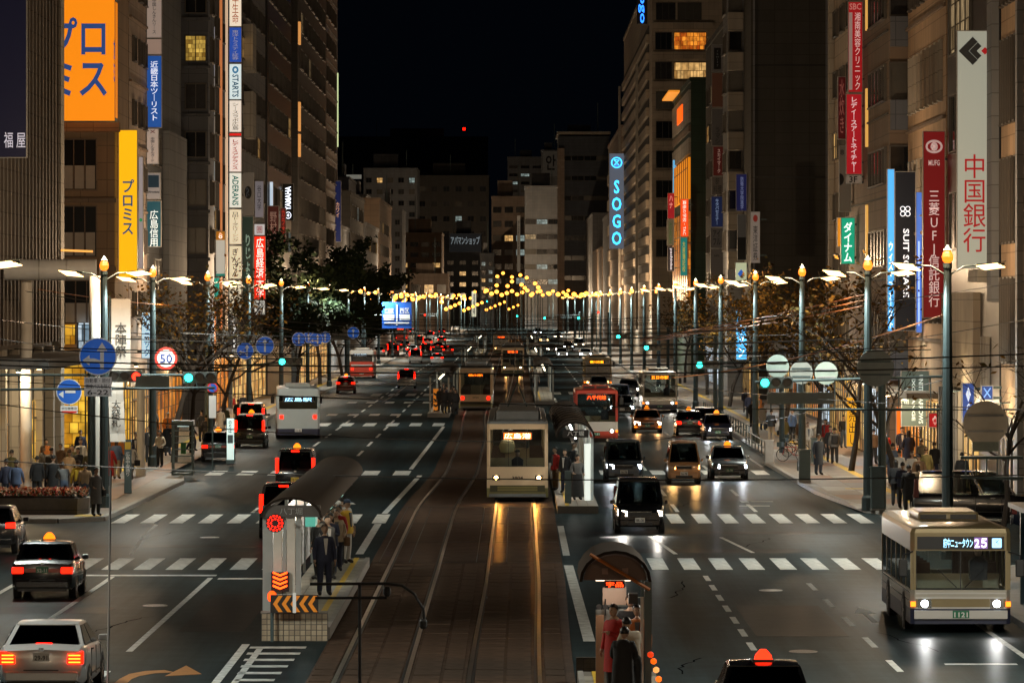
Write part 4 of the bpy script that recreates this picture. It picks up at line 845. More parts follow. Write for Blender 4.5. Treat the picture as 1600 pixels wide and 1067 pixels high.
signal(808, 494, 'g', 'green traffic signal over the middle of the far road', 12.5, 560, poles=True)
signal(762, 471, 'g', 'green traffic signal high at the end of the tram line', -14, 900, s=1.6)
signal(664, 492, 'r', 'red traffic signal above the far queue of cars', -15, 560)
signal(1225, 622, 'x', 'grey traffic signal seen from behind on the right gantry', 0, 108.6, back=True, poles=False)
signal(238, 596, 'x', 'grey traffic signal seen from behind on the left gantry', 0, 109.4, back=True, poles=False)
signal(1275, 622, 'x', 'second grey signal seen from behind nearer the lamp pole', 0, 108.6, back=True, poles=False)
# gantries
def gantry(label, pts, Y, polex):
    r = thing('sign_gantry', label, 'gantry', (polex, Y, 0))
    for (pa, pya, pb, pyb, rad) in pts:
        MB().tube([(gx(pa, Y)-polex, .25, gz(pya, Y)), (gx(pb, Y)-polex, .25, gz(pyb, Y))], rad, 8).build('beam', M_STEEL, r)
    for k in range(6):
        pa, pya, pb, pyb, _ = pts[0]; pc = pts[1]; t = (k+.5)/6
        x = gx(pa+(pb-pa)*t, Y)-polex
        MB().tube([(x, .25, gz(pya+(pyb-pya)*t, Y)), (x, .25, gz(pc[1]+(pc[3]-pc[1])*t, Y))], .025, 5).build('strut', M_STEEL, r)
    zt = gz(pts[0][1], Y)+.5
    MB().lathe([(.16,0),(.15,zt),(.04,zt+.1)], (0,.25,0), 10).build('pole', M_STEEL, r)
    return r
gantry('grey steel gantry over the left pavement carrying signals', [(0,586,335,586,.05),(0,609,335,606,.05)], 110, -16.2)
gantry('grey steel gantry over the right road edge carrying signals', [(1180,597,1480,588,.05),(1235,640,1470,640,.05)], 109, 13.9)
gantry('grey steel bracket holding the large pale disc', [(1502,715,1600,715,.05),(1502,745,1600,748,.05)], 84, 15.6)
# ================================================================ road signs
M_BLUE = mat('sign_blue', (.012,.09,.40), .4, var=.06, emit=(.012,.09,.40), es=.42); M_WHITE = mat('sign_white', (.72,.72,.7), .45, var=.05, emit=(.7,.72,.74), es=.12); M_RED = mat('sign_red', (.55,.03,.02), .45, var=.05, emit=(.55,.03,.02), es=.3)  # faint glow put into the sign faces for headlight they throw back
M_BACKL = mat('sign_back_pale', (.85,.8,.7), .6, 0., var=.1, scale=3); M_BACK = mat('sign_back', (.30,.36,.32), .5, .1, var=.14, scale=3); M_BACKD = mat('sign_back_grey', (.3,.34,.33), .55, .3, var=.12, scale=3)
def poly(r, pts, m, y=-.03, t=.012, name='symbol'):
    MB().loft([[(x, y, z) for x, z in pts], [(x, y+t, z) for x, z in pts]]).build(name, m, r)
def rsign(px, py, rpx, Y, label, kind, post=None, grp=None):
    rad = rpx*Y/FPX; z = gz(py, Y); x = gx(px, Y)
    r = thing('road_sign', label, 'road sign', (x, Y, 0), 0, grp)
    fm = {'50': M_RED, 'np': M_RED, 'back': M_BACKL if rpx > 30 else M_BACK, 'backd': M_BACKD}.get(kind, M_WHITE)
    b = MB().disc((0,0,z), rad, .03, 28).build('rim', fm, r)
    if kind in ('50', 'np'):
        MB().disc((0,-.012,z), rad*.78, .012, 28).build('face', M_WHITE if kind == '50' else M_BLUE, r)
        if kind == '50': text(r, '50', mat('ink_navy', (.02,.04,.2), .5, var=0), -rad*.55, rad*.55, z-rad*.38, z+rad*.38, -.03)
        else: poly(r, [(-.55*rad,z+.45*rad),(-.45*rad,z+.55*rad),(.55*rad,z-.45*rad),(.45*rad,z-.55*rad)], M_RED)
    elif kind in ('up', 'leftup', 'left'):
        MB().disc((0,-.012,z), rad*.94, .012, 28).build('face', M_BLUE, r)
        k = rad
        ox = .22*k if kind == 'leftup' else 0
        if kind != 'left':
            poly(r, [(ox-.1*k,z-.68*k),(ox+.1*k,z-.68*k),(ox+.1*k,z+.3*k),(ox-.1*k,z+.3*k)], M_WHITE)
            poly(r, [(ox-.28*k,z+.3*k),(ox+.28*k,z+.3*k),(ox,z+.75*k)], M_WHITE)
        if kind != 'up':
            poly(r, [(ox-.101*k,z-.4*k),(ox-.101*k,z-.2*k),(-.2*k,z-.1*k),(-.45*k,z-.1*k),(-.45*k,z-.28*k),(-.2*k,z-.28*k)][::-1] if kind == 'leftup' else [(.5*k,z-.1*k),(.5*k,z+.1*k),(-.3*k,z+.1*k),(-.3*k,z-.1*k)], M_WHITE)
            poly(r, [(-.44*k,z+.08*k),(-.44*k,z-.48*k),(-.82*k,z-.2*k)], M_WHITE, -.031)
    else:
        for q in (-.35, .35): MB().box(-rad*.8, rad*.8, -.05, -.002, z+q*rad-.03, z+q*rad+.03).build('stiffener', M_GALV if kind == 'back' else M_STEEL, r)
    if post is not None: MB().tube([(0,.06,0 if post else z-1.2),(0,.06,z+rad*.6)], .035, 6).build('post', M_STEEL, r)
    else: MB().tube([(0,.06,z-rad*1.1),(0,.06,z+rad*.8)], .03, 6).build('post', M_STEEL, r)
    return r
r = rsign(153, 557, 29.5, 109, 'large round blue sign with straight and left arrows over a text plate', 'leftup')
z0 = gz(602, 109)-0; MB().box(-.52, .52, -.02, .02, gz(619,109), gz(589,109)).build('text_plate', M_WHITE, r)
text(r, '自動車・原付', M_BLKTXT, -.46, .46, gz(598,109), gz(591,109), -.026); text(r, '路線バスを除く', M_BLKTXT, -.46, .46, gz(607,109), gz(600,109), -.026); text(r, '6-22', M_BLKTXT, -.4, .4, gz(617,109), gz(609,109), -.026)
r = rsign(108, 612, 20, 114, 'round blue sign partly hidden behind the gantry with a small plate', 'left')
MB().box(-.34, .34, -.02, .02, gz(646,114), gz(634,114)).build('text_plate', M_WHITE, r); text(r, '歩行者専用', M_BLKTXT, -.3, .3, gz(640,114), gz(636,114), -.026); poly(r, [(-.3,gz(645,114)),(.3,gz(645,114)),(.3,gz(642,114)),(-.3,gz(642,114))], M_RED)
rsign(259.5, 560, 17.5, 111, 'round white speed sign with red rim reading fifty', '50')
r = rsign(332, 606, 8.5, 138, 'small round no parking sign on a pavement post', 'np', True); MB().box(-.17, .17, -.02, .02, gz(653,138), gz(618,138)).build('text_plate', M_WHITE, r)
rsign(383, 548, 13.5, 150, 'round blue sign with bent arrows left of the straight arrow sign', 'leftup'); rsign(414, 540, 14.5, 150, 'round blue straight arrow sign over the city bus', 'up')
for (px, py, rp, Y, kd, lab) in [(467,530,11,205,'up','round blue straight arrow sign leftmost of the far cluster'),(482,527,9,235,'up','round blue sign half hidden between two others'),(494,530,10.5,210,'leftup','round blue bent arrow sign of the far cluster'),(508,527,9,240,'up','round blue sign beside the long white board'),(552,520,9.5,250,'up','round blue straight arrow sign at the end of the white board')]: rsign(px, py, rp, Y, lab, kd)
rsign(1215, 572, 18, 110, 'pale green round sign back nearest the green signal', 'back'); rsign(1252, 582, 18, 112, 'dark round sign back between two pale ones', 'backd'); rsign(1291, 583, 18, 110, 'pale round sign back right of the dark one', 'back')
rsign(1368, 575, 29, 108.5, 'large grey round sign back on the right lamp pole', 'backd'); r = rsign(1540, 661, 35, 83.5, 'largest pale disc on a steel bracket, a sign seen from behind', 'back')
MB().box(-.38, .38, -.02, .02, gz(705,83.5), gz(690,83.5)).build('text_plate', M_BACK, r)
def board(label, p0, p1, py0, py1, Y, m, postx=None, name='road_sign'):
    x0, x1, z0, z1 = gx(p0,Y), gx(p1,Y), gz(py1,Y), gz(py0,Y); r = thing(name, label, 'road sign', ((x0+x1)/2, Y, 0)); w = x1-x0
    MB().box(-w/2, w/2, 0, .06, z0, z1).build('panel', m, r)
    if postx is not None:
        MB().tube([(postx-(x0+x1)/2,.2,0),(postx-(x0+x1)/2,.2,z1)], .13, 8).build('post', M_STEEL, r); MB().tube([(postx-(x0+x1)/2,.2,(z0+z1)/2),(0,.1,(z0+z1)/2)], .08, 6).build('arm', M_STEEL, r)
    return r, w, z0, z1
r, w, z0, z1 = board('large blue overhead direction board with white arrows and place names', 597, 643, 472, 513, 330, mat('guide_blue', (.015,.09,.42), .4, var=.05, emit=(.015,.09,.42), es=.35), -17.5)
h = z1-z0; WG = mat('guide_white', (.7,.7,.7), .4, var=0, emit=(.7,.75,.8), es=.25)
poly(r, [(-.08,z0+.3),(.08,z0+.3),(.08,z1-.3),(-.08,z1-.3)], WG); poly(r, [(-w*.42,z0+.55),(w*.42,z0+.55),(w*.42,z0+.7),(-w*.42,z0+.7)], WG)
for sx in (-1, 1): 
    text(r, '広島駅' if sx < 0 else '西区', WG, min(sx*.35, sx*1.4), max(sx*.35, sx*1.4), z1-1.3, z1-.7, -.02); poly(r, [(sx*.3,z0+.95),(sx*1.5,z0+.95),(sx*1.5,z0+1.6),(sx*.3,z0+1.6)][::sx], WG)
r, w, z0, z1 = board('long white information board under the roadside trees', 490, 553, 507, 531, 262, mat('board_white', (.5,.5,.46), .6, var=.15), -15.4)
text(r, 'バスのりば  ご案内', M_BLKTXT, -w*.45, w*.2, z1-.5, z1-.2, -.02); text(r, '広島バスセンター方面', M_BLKTXT, -w*.1, w*.4, z0+.2, z0+.5, -.02)
# ================================================================ overhead wires and cables
M_CABO = mat('orange_cable', (.5,.16,.03), .6, var=.1)
def wire(label, pts, rad, m=M_WIRE, sag=.25, name='overhead_wire', grp='tram wires and cables'):
    P = []
    for (a, b_) in zip(pts, pts[1:]):
        A = Vector((gx(a[0], a[2]), a[2], gz(a[1], a[2]))); B = Vector((gx(b_[0], b_[2]), b_[2], gz(b_[1], b_[2])))
        for k in range(10):
            t = k/10; q = A.lerp(B, t); q.z -= sag*4*t*(1-t); P.append(q)
    P.append(B); o = P[0].copy()
    for p in P: p.y *= KY
    o = P[0].copy()
    q = MB().tube([p-o for p in P], rad, 4).build(name, m, None, o); tag(q, label, 'cable', grp); return q
WL = 'thin black overhead wire crossing above the street'
def spanw(z, Y, dz=0, rad=.018, sag=.25): wire(WL, [(gxp(-16, Y), gzp(z, Y), Y), (gxp(14, Y+dz), gzp(z, Y+dz), Y+dz)], rad, sag=sag)
def gxp(x, Y): return CX+x*FPX/Y
def gzp(z, Y): return HY-(z-CH)*FPX/Y
for (z, Y, dz, rad, sag) in [(6.6,74,4,.02,.3),(6.3,80,-3,.018,.25),(6.5,92,6,.016,.3),(6.4,101,-4,.018,.25),(6.6,112,0,.02,.3),(6.3,124,5,.018,.3),(6.5,138,-3,.02,.25),(6.6,150,4,.02,.3),(6.4,165,0,.022,.3),(6.5,180,0,.022,.3),(6.6,200,0,.024,.3),(6.5,225,0,.026,.3),(6.5,250,0,.028,.3),(6.5,280,0,.03,.3)]: spanw(z, Y, dz, rad, sag)
for tab, dx in ((TL, 0), (TR, 0)):
    pts = [(gxp(lerp_tab(tab, y), y), gzp(5.7, y), y) for y in (66, 92, 118, 144, 170, 200, 230, 270, 320, 380)]
    wire('tram contact wire running above the %s track' % ('left' if tab is TL else 'right'), pts, .014, sag=.06)
for (a, b_) in [((0,595,98),(1600,640,98)),((0,720,84),(1600,742,70)),((0,632,93),(820,690,110)),((40,455,112),(900,560,150)),((0,500,104),(560,530,150)),((0,530,108),(700,600,160)),((1600,440,100),(900,520,180)),((1600,560,95),(1000,690,150)),((1600,640,88),(900,580,150)),((1600,500,104),(1100,560,170)),((600,520,240),(1250,470,160)),((250,480,140),(760,520,240)),((1250,500,150),(700,545,230))]:
    wire(WL, [a, b_], .016, sag=.3)
for k in range(3): wire('orange insulated cable strung over the right lanes', [(1000,528+k*2.5,205),(1080,516+k*3,185),(1360,458+k*9,128)], .035, M_CABO, sag=.1, grp='orange cables over the right lanes')
wire('orange cable dropping towards the pale sign discs', [(1050,590,170),(1230,562,128),(1480,490,104)], .03, M_CABO, sag=.1)
wire('pale cable at the left over the pavement trees', [(60,452,116),(330,480,150),(480,520,200)], .02, M_CABO, sag=.15)
# tram pole bracket in the near left foreground
r = thing('wire_bracket', 'dark curved wire bracket on a thin post beside the near left platform', 'bracket', (gx(562, 58), 58, 0))
b = MB(); zc = gz(912, 58)
b.tube([(-1.0,0,zc),(.55,0,zc+.01),(.85,0,zc-.03),(1.1,0,zc-.2),(1.28,0,zc-.5),(1.3,0,zc-.75)], .03, 8); b.build('bracket_arm', M_BLACK, r)
MB().tube([(-.9,0,zc-.28),(.55,0,zc-.28)], .03, 6).build('lower_rod', M_BLACK, r); MB().tube([(0,0,0),(0,0,zc+.02)], .034, 8).build('post', M_BLACK, r)
for xx in (.55, 1.28): MB().lathe([(.05,-.1),(.08,-.05),(.08,.05),(.05,.1)], (xx,0,zc-.15 if xx < 1 else zc-.8), 8).build('insulator', M_BLACK, r)
wire('thick black stay wire dropping beside the crossing on the left', [(173,735,62),(168,1090,58)], .024, sag=-.06, name='stay_wire', grp=None)
# ================================================================ arcade columns, tube canopy, banners
def column(px, py, Y, rad, ztop, label, z0=.15):
    r = thing('arcade_column', label, 'column', (gx(px, Y), Y, 0))
    MB().lathe([(rad, z0), (rad, ztop)], n=16).build('shaft', M_WPOST, r, smooth=40); MB().lathe([(rad+.05, z0), (rad+.05, z0+.3), (rad, z0+.34)], n=16).build('base_collar', M_WPOST, r)
    return r
column(41, 774, 116.5, .24, 9.0, 'pale round arcade column behind the flower bed'); column(148, 797, 110.8, .22, 9.0, 'pale round arcade column beside the lamp pole at the kerb'); column(220, 740, 130, .18, 5.0, 'short pale column below the red signal')
r = thing('canopy_tube', 'fat white horizontal canopy tube resting on pale columns', 'canopy', (gx(90,116), 116, 0))
za, zb_ = gz(405,116), gz(438,116); zc = (za+zb_)/2; rr = (za-zb_)/2
MB().tube([(gx(8,116)-gx(90,116),0,zc),(gx(150,116)-gx(90,116),0,zc)], rr, 24).build('tube', mat('canopy_white', (.5,.52,.54), .4, var=.12, scale=1.5, streak=False), r, smooth=40)
for px in (62, 105, 158): MB().tube([(gx(px,116)-gx(90,116)-.03,0,zc),(gx(px,116)-gx(90,116)+.03,0,zc)], rr+.015, 24).build('joint_band', M_GALV, r)
MB().tube([(gx(95,115.5)-gx(90,116),-.9,za+.35),(gx(145,115.5)-gx(90,116),-.9,za+.3)], .05, 6).build('rail', glow('#ffb45a', .8), r)
def banner(px0, px1, py0, py1, Y, s_, label, lean=0):
    x0, x1, z0, z1 = gx(px0,Y), gx(px1,Y), gz(py1,Y), gz(py0,Y); r = thing('street_banner', label, 'banner', ((x0+x1)/2, Y, 0)); w = x1-x0
    b = MB(); n = 8; f = []; 
    rings = []
    for i in range(n+1):
        z = z0+(z1-z0)*i/n; o_ = .03*math.sin(i*1.7); d = lean*(1-i/n)
        rings.append([(-w/2+d, o_, z), (0+d, o_+.04, z), (w/2+d, o_, z), (w/2+d, o_+.01, z), (0+d, o_+.05, z), (-w/2+d, o_+.01, z)])
    b.loft(rings); b.build('cloth', mat('banner_cloth', (.55,.52,.48), .8, var=.08), r)
    text(r, V(s_), M_BLKTXT, -w*.3+lean*.4, w*.3+lean*.4, z0+.2, z1-.2*(z1-z0), -.06, bold=.04, keep=True)
    MB().tube([(-w/2-.06,.02,.1),(-w/2-.06,.02,z1+.1)], .025, 6).build('pole', M_STEEL, r)
    return r
banner(174, 204, 467, 580, 112.5, '本陣祭', 'white upright banner with black brush characters and a crest'); banner(168, 192, 590, 690, 111.5, '大祭札', 'white slanting banner with black characters below the red signal', .1)
# ================================================================ flower bed, phone booth, boxes
r = thing('flower_bed', 'raised stone flower bed with red and yellow flowers at the crossing corner', 'planter', (-17.2, 107.2, .15)); r.scale.y = KY
pl = MB(); ring = lambda s, z: [(-1.75*s*1.0-.9, -.6*s, z), (1.0*s, -.75*s, z), (1.35*s, -.3*s, z), (1.3*s, .45*s, z), (.9*s, .8*s, z), (-1.75*s-.9, .8*s, z)]
pl.loft([ring(1, 0), ring(1.03, .6)], cap=True); pl.build('planter_wall', mat('planter_stone', (.13,.115,.10), .7, var=.25, scale=3, bump=.3), r)
for z in (.16, .32, .48): MB().loft([ring(1.012+.01*z, z), ring(1.012+.01*z, z+.02)]).build('course_joint', M_BLACK, r)
MB().loft([ring(.95, .602), ring(.9, .68)]).build('soil', mat('soil', (.03,.02,.015), .95, var=.2), r)
for ci, (cn, cc, n_) in enumerate([('red', (.55,.06,.04), 420), ('pale', (.75,.55,.4), 480), ('orange', (.7,.26,.1), 380), ('leaf', (.06,.09,.025), 700)]):
    b = MB(); rnd = random.Random(ci)
    for i in range(n_):
        x = rnd.uniform(-2.5, 1.25); y = rnd.uniform(-.62, .7); z = .68+rnd.uniform(.0, .26); s = rnd.uniform(.022, .045)
        if cn == 'leaf': z -= .08
        for k in range(2):
            a = rnd.uniform(0, 6.3); t = rnd.uniform(-.6, .6); u = Vector((math.cos(a), math.sin(a), t))*s; v = Vector((-math.sin(a)*.5, math.cos(a)*.5, 1)).normalized()*s
            c = Vector((x, y, z)); b.add([c-u-v, c+u-v, c+u+v, c-u+v], [(0,1,2,3)])
    b.build('flowers' if cn != 'leaf' else 'leaves', mat('petal_'+cn, cc, .7, var=.3, scale=6), r)['kind'] = 'stuff'
def booth(px, py, Y, label):
    r = thing('phone_booth', label, 'phone booth', (gx(px, Y), Y, .15)); w, d, h = .45, .45, 2.25
    f = MB()
    for sx in (-1, 1):
        for sy in (-1, 1): f.box(sx*w-.04, sx*w+.04, sy*d-.04, sy*d+.04, 0, h)
    for z in (.12, .55, .85, 1.15, 1.45, 1.75, 2.0): f.box(-w+.04, w-.04, -d-.02, -d+.02, z, z+.04); f.box(w-.02, w+.02, -d+.04, d-.04, z, z+.04)
    f.build('frame', M_STEEL, r); MB().box(-w-.05, w+.05, -d-.05, d+.05, h+.002, h+.22).build('roof', M_STEEL, r); MB().box(-w-.02, w+.02, -d-.02, d+.02, 0, .1).build('base', M_STEEL, r)
    MB().box(-w+.045, w-.045, -d-.008, -d+.008, .2, h).build('pane', M_CLEAR, r); MB().box(-.12, .12, d-.25, d-.08, .95, 1.45).build('telephone', mat('phone_green', (.1,.3,.08), .5, var=.05), r)
    MB().box(-.25, .25, -.2, .2, h-.06, h-.02).build('ceiling_light', glow('#dfe8dc', .8), r)
booth(286, 741, 131, 'glass phone booth with steel frame under the bare left tree')
def cabinet(px, Y, w, d, h, m, label, name='utility_cabinet', cat='cabinet'):
    r = thing(name, label, cat, (gx(px, Y), Y, .15)); MB().box(-w/2, w/2, -d/2, d/2, .08, h).build('body', m, r, bev=.02); MB().box(-w/2-.03, w/2+.03, -d/2-.03, d/2+.03, h+.002, h+.06).build('lid', m, r); MB().box(-w/2+.04, w/2-.04, -d/2-.012, -d/2-.002, .2, h-.1).build('door', m, r); MB().box(-w/2-.02, w/2+.02, -d/2-.02, d/2+.02, 0, .08).build('plinth', M_KERB, r)
cabinet(1257, 126, .5, .4, 1.35, M_STEEL, 'grey utility cabinet at the right kerb beside the lamp pole'); cabinet(1371, 108.6, .5, .4, 1.6, M_STEEL, 'grey cabinet strapped at the foot of the right lamp pole'); cabinet(1202, 140, .4, .4, 1.1, M_GALV, 'small pale cabinet at the far right kerb')
cabinet(1275, 140, .5, .4, 1.2, M_STEEL, 'second grey cabinet farther along the right pavement')
# green pillar sign on the left pavement, slim post
r = thing('pillar_sign', 'slim grey green pillar sign with white vertical text on the left pavement', 'pillar sign', (gx(200,118.5), 118.5, .15)); MB().box(-.15, .15, -.1, .1, 0, 2.2).build('body', M_STEEL, r, bev=.02); text(r, V('広島中央通り'), M_WTXT, -.09, .09, .7, 1.7, -.105); MB().box(-.12, .12, -.108, -.102, 1.8, 2.1).build('yellow_plate', M_YEL, r)
r = thing('bus_stop_board', 'lit white bus stop board with dark square on the left kerb', 'bus stop', (gx(360,140), 140, .15)); MB().box(-.17, .17, -.1, .1, .2, 2.2).build('body', glow('#c8e0dc', .6), r); MB().box(-.13, .13, -.112, -.102, 1.0, 1.4).build('timetable', M_STEEL, r); text(r, V('のりば'), M_BLKTXT, -.08, .08, 1.5, 2.1, -.11); MB().box(-.2, .2, -.13, .13, 0, .2).build('base', M_STEEL, r)
# roadside shelter behind the right bus
r = thing('bus_shelter', 'steel framed glass bus shelter on the near right pavement', 'bus shelter', (13.2, 66, .15)); r.scale.y = KY
for y in (0, 3, 6, 9):
    for x in (0, 1.4): MB().box(x-.05, x+.05, y-.05, y+.05, 0, 2.5).build('post', M_STEEL, r)
MB().box(-.3, 1.7, -.4, 9.4, 2.5, 2.62).build('roof', M_GALV, r)
for k in range(3): MB().box(1.37, 1.39, k*3+.08, k*3+2.92, .3, 2.3).build('pane', M_CLEAR, r)
MB().box(.2, .9, 8.9, 9.0, .4, 2.3).build('advert_panel', glow('#9ac0c8', .5), r)
MB().box(-.25,.0,-2.6,-2.2,0,.45).build('kerb_marker', mat('marker_red', (.5,.08,.03), .5, var=.1), r)
# guard rails on pavement edges
def fence(x, y0, y1, label):
    r = thing('guard_rail', label, 'guard rail', (x, y0, .15), 0); r.scale.y = KY
    n = int((y1-y0)/2)
    for i in range(n+1): MB().tube([(0, i*2, 0), (0, i*2, .8)], .035, 6).build('post', M_STEEL, r)
    for z in (.4, .75): MB().tube([(0, 0, z), (0, n*2, z)], .03, 6).build('rail', M_STEEL, r)
fence(12.75, 143, 159, 'grey tube guard rail on the right kerb past the cabinets'); fence(13.4, 165, 205, 'grey tube guard rail along the far right kerb'); fence(-17.3, 214, 250, 'grey tube guard rail along the far left kerb')
# ================================================================ tram stops
M_PLAT = mat('platform_paving', (.30,.28,.24), .6, var=.2, scale=2, bump=.2); M_SHROOF = mat('shelter_roof', (.024,.018,.015), .8, .0, spec=.2, var=.2, scale=2); M_SHST = mat('shelter_steel', (.34,.38,.39), .45, .1, var=.1)
def barrel(parent, x0, x1, y0, y1, z, rise, m=M_SHROOF, name='roof', bands=True):
    b = MB(); n = 10; rings = []
    for y in (y0, y1):
        out = []; inn = []
        for i in range(n+1):
            t = math.pi*i/n; c = (x0+x1)/2; h = (x1-x0)/2
            out.append((c-h*math.cos(t), y, z+rise*math.sin(t))); inn.append((c-(h-.06)*math.cos(t), y, z+(rise-.06)*math.sin(t)-.0))
        rings.append(out+inn[::-1])
    b.loft(rings, cap=False)
    for ri, rg in enumerate(rings):
        o = len(b.v)-len(rings)*len(rg)+ri*len(rg); N = len(rg)
        for i in range(n): b.f.append((o+i, o+i+1, o+N-2-i, o+N-1-i)); b.m.append(0)
    r = b.build(name, m, parent, smooth=50)
    if bands:
        for k in range(int((y1-y0)/2.2)+1):
            y = y0+.05+k*(y1-y0-.1)/max(1, int((y1-y0)/2.2)); pts = [((x0+x1)/2-(x1-x0)/2*math.cos(math.pi*i/n), y, z+.012+rise*math.sin(math.pi*i/n)) for i in range(n+1)]
            MB().tube(pts, .018, 5).build('roof_rib', m, r)
    return r
def platform(label, x0, x1, y0, y1, h=.28, tiles=False):
    cx = (x0+x1)/2
    r = thing('tram_platform', label, 'tram platform', (cx, y0, 0)); r.scale.y = KY
    w = x1-x0
    MB().box(-w/2, w/2, 0, y1-y0, 0, h).build('slab', mat('platform_concrete', (.16,.145,.125), .7, var=.2, scale=2, bump=.2), r)
    nx, ny = 4, int((y1-y0)/.9)
    key = None
    me = MB().box(.012, w/nx-.012, .012, .9-.012, h, h+.012).mesh('paving_tile'); me.materials.append(M_PLAT); me2 = me.copy(); me2.materials.clear(); me2.materials.append(M_YEL)
    for i in range(nx):
        for j in range(ny): link('paving_tile', me2 if (i == (2 if x0 < 0 else 1) and False) else me, r, (-w/2+i*w/nx, j*.9, 0))
    s = 1 if x0 < 0 else -1
    MB().box(s*w/2-.12 if s > 0 else -w/2, s*w/2 if s > 0 else -w/2+.12, 0, y1-y0, h+.013, h+.02).build('white_edge', M_KERB, r)
    MB().box(min(s*(w/2-.45), s*(w/2-.3)), max(s*(w/2-.45), s*(w/2-.3)), .1, y1-y0-.1, h+.013, h+.02).build('tactile_strip', M_YEL, r)
    return r
# --- near left stop
platform('grey paved tram platform with a tiled end wall beside the left track', -6.0, -4.4, 68.4, 87.0)
r = thing('tile_wall', 'low end wall of beige square tiles at the near left platform', 'wall', (-5.21, 68.0, 0))
MB().box(-.78, .78, 0, .3, 0, .66).build('core', mat('grout', (.12,.11,.10), .8, var=.1), r)
tm = MB().box(.01, .12, -.014, 0, .01, .12).mesh('tile'); tm.materials.append(mat('beige_tile', (.40,.34,.25), .35, var=.2, scale=5)); tm2 = tm.copy(); tm2.materials.clear(); tm2.materials.append(mat('beige_tile_dark', (.32,.27,.2), .35, var=.2, scale=5))
for i in range(12):
    for j in range(5): link('tile', random.choice((tm, tm, tm2)), r, (-.78+i*.13, 0, .005+j*.13))
MB().box(-.8, .8, -.02, .32, .662, .70).build('coping', M_KERB, r)
r = thing('tram_shelter', 'long dark barrel roofed shelter on the near left platform', 'shelter', (-5.4, 69.0, .29)); r.scale.y = KY
barrel(r, -.72, .78, 0, 18.5, 2.55, .5, bands=False)
for y in (.4, 3.6, 6.8, 10, 13.2, 16.4, 18.2): MB().box(-.66, -.58, y-.05, y+.05, 0, 2.55).build('post', M_SHST, r)
for k in range(5): MB().box(-.64, -.62, .5+k*3.2, 3.5+k*3.2, .3, 2.35).build('side_panel', mat('shelter_glass', (.35,.38,.36), .35, var=.2, scale=1), r)
M_PANL = mat('shelter_panel', (.6,.6,.56), .45, var=.15, scale=2)
for (x0, x1, m_) in [(-.66,-.42,M_SHST),(-.40,-.2,M_PANL),(-.18,-.1,M_SHST),(-.08,.12,M_PANL),(.14,.26,M_SHST)]: MB().box(x0, x1, .1, .2, 0, 2.6).build('end_panel', m_, r)
MB().box(-.66, .72, .05, .12, 2.56, 2.84).build('name_board', mat('board_dark', (.1,.1,.1), .5, var=.1), r); text(r, '八丁堀', M_SHST, -.25, .3, 2.62, 2.78, .045)
MB().box(-.45, -.02, .03, .09, .78, 1.24).build('led_board', M_BLACK, r)
for k in range(4):
    z = .83+k*.105; b = MB()
    for s in (-1, 1): b.hexa([(-.235,.0,z),(-.235+s*.17,.0,z+.07),(-.235+s*.17,.028,z+.07),(-.235,.028,z),(-.235,.0,z+.045),(-.235+s*.17,.0,z+.115),(-.235+s*.17,.028,z+.115),(-.235,.028,z+.045)])
    b.build('led_chevron', M_LED, r)
MB().tube([(.1,.3,2.5),(.1,17.5,2.5)], .04, 6).build('light_tube', glow('#f4ecd0', 5.0), r)
lamp('POINT', r, (.2, 3.5, 2.3), 60, (1,.9,.75), .2); lamp('POINT', r, (.2, 10, 2.3), 60, (1,.9,.75), .2)
for y in (3, 9, 14): MB().box(.15, .4, y, y+.8, 2.1, 2.4).build('hanging_board', mat('board_green', (.1,.45,.36), .5, var=.05, emit=(.1,.45,.36), es=.5), r)
r = thing('warning_light', 'round red LED warning light at the near left shelter', 'warning light', (gx(430,67.6), 67.6, 0)); zc = gz(817, 67.6)
MB().disc((0,0,zc), .22, .06, 20).build('housing', M_BLACK, r)
for ring_, n_ in ((.17, 14), (.1, 8)):
    for i in range(n_): a = 2*math.pi*i/n_; MB().disc((ring_*math.cos(a), -.02, zc+ring_*math.sin(a)), .025, .02, 6).build('led', glow('#ff1a08', 3.5), r)
MB().tube([(0,.07,zc),(.12,1.3,zc),(.12,2.4,zc)], .03, 6).build('arm', M_STEEL, r)
r = thing('chevron_board', 'orange and black chevron board above the tiled wall', 'hazard board', (gx(460,67.8), 67.8, 0)); z0, z1 = gz(957,67.8), gz(929,67.8); w = gx(497,67.8)-gx(422,67.8)
MB().box(-w/2, w/2, 0, .04, z0, z1).build('panel', mat('hazard_black', (.015,.015,.015), .5, var=.1), r)
HO = mat('hazard_orange', (.75,.25,.02), .5, var=.05, emit=(.75,.25,.02), es=.12)
for k in range(5):
    x = -w/2+.06+k*(w-.1)/5+(.12 if k > 2 else 0)*0; zc = (z0+z1)/2; q = .13
    pts_ = [(x,zc),(x+q,z1-.02),(x+q+.1,z1-.02),(x+.1,zc)], [(x,zc),(x+.1,zc),(x+q+.1,z0+.02),(x+q,z0+.02)]
    for p_ in pts_: poly(r, p_, HO, -.012, .01, 'chevron')
MB().box(-.04, .04, -.02, .0, z0, z1+.05).build('white_post', M_WHITE, r)
r = thing('delineator', 'orange topped delineator post at the hazard board', 'post', (gx(425,67.9), 67.9, 0)); MB().tube([(0,0,0),(0,0,.95)], .04, 8).build('shaft', M_STEEL, r); MB().lathe([(.07,.95),(.11,1.02),(.1,1.14),(.04,1.2)], n=8).build('reflector', glow('#ff5010', 1.6), r)
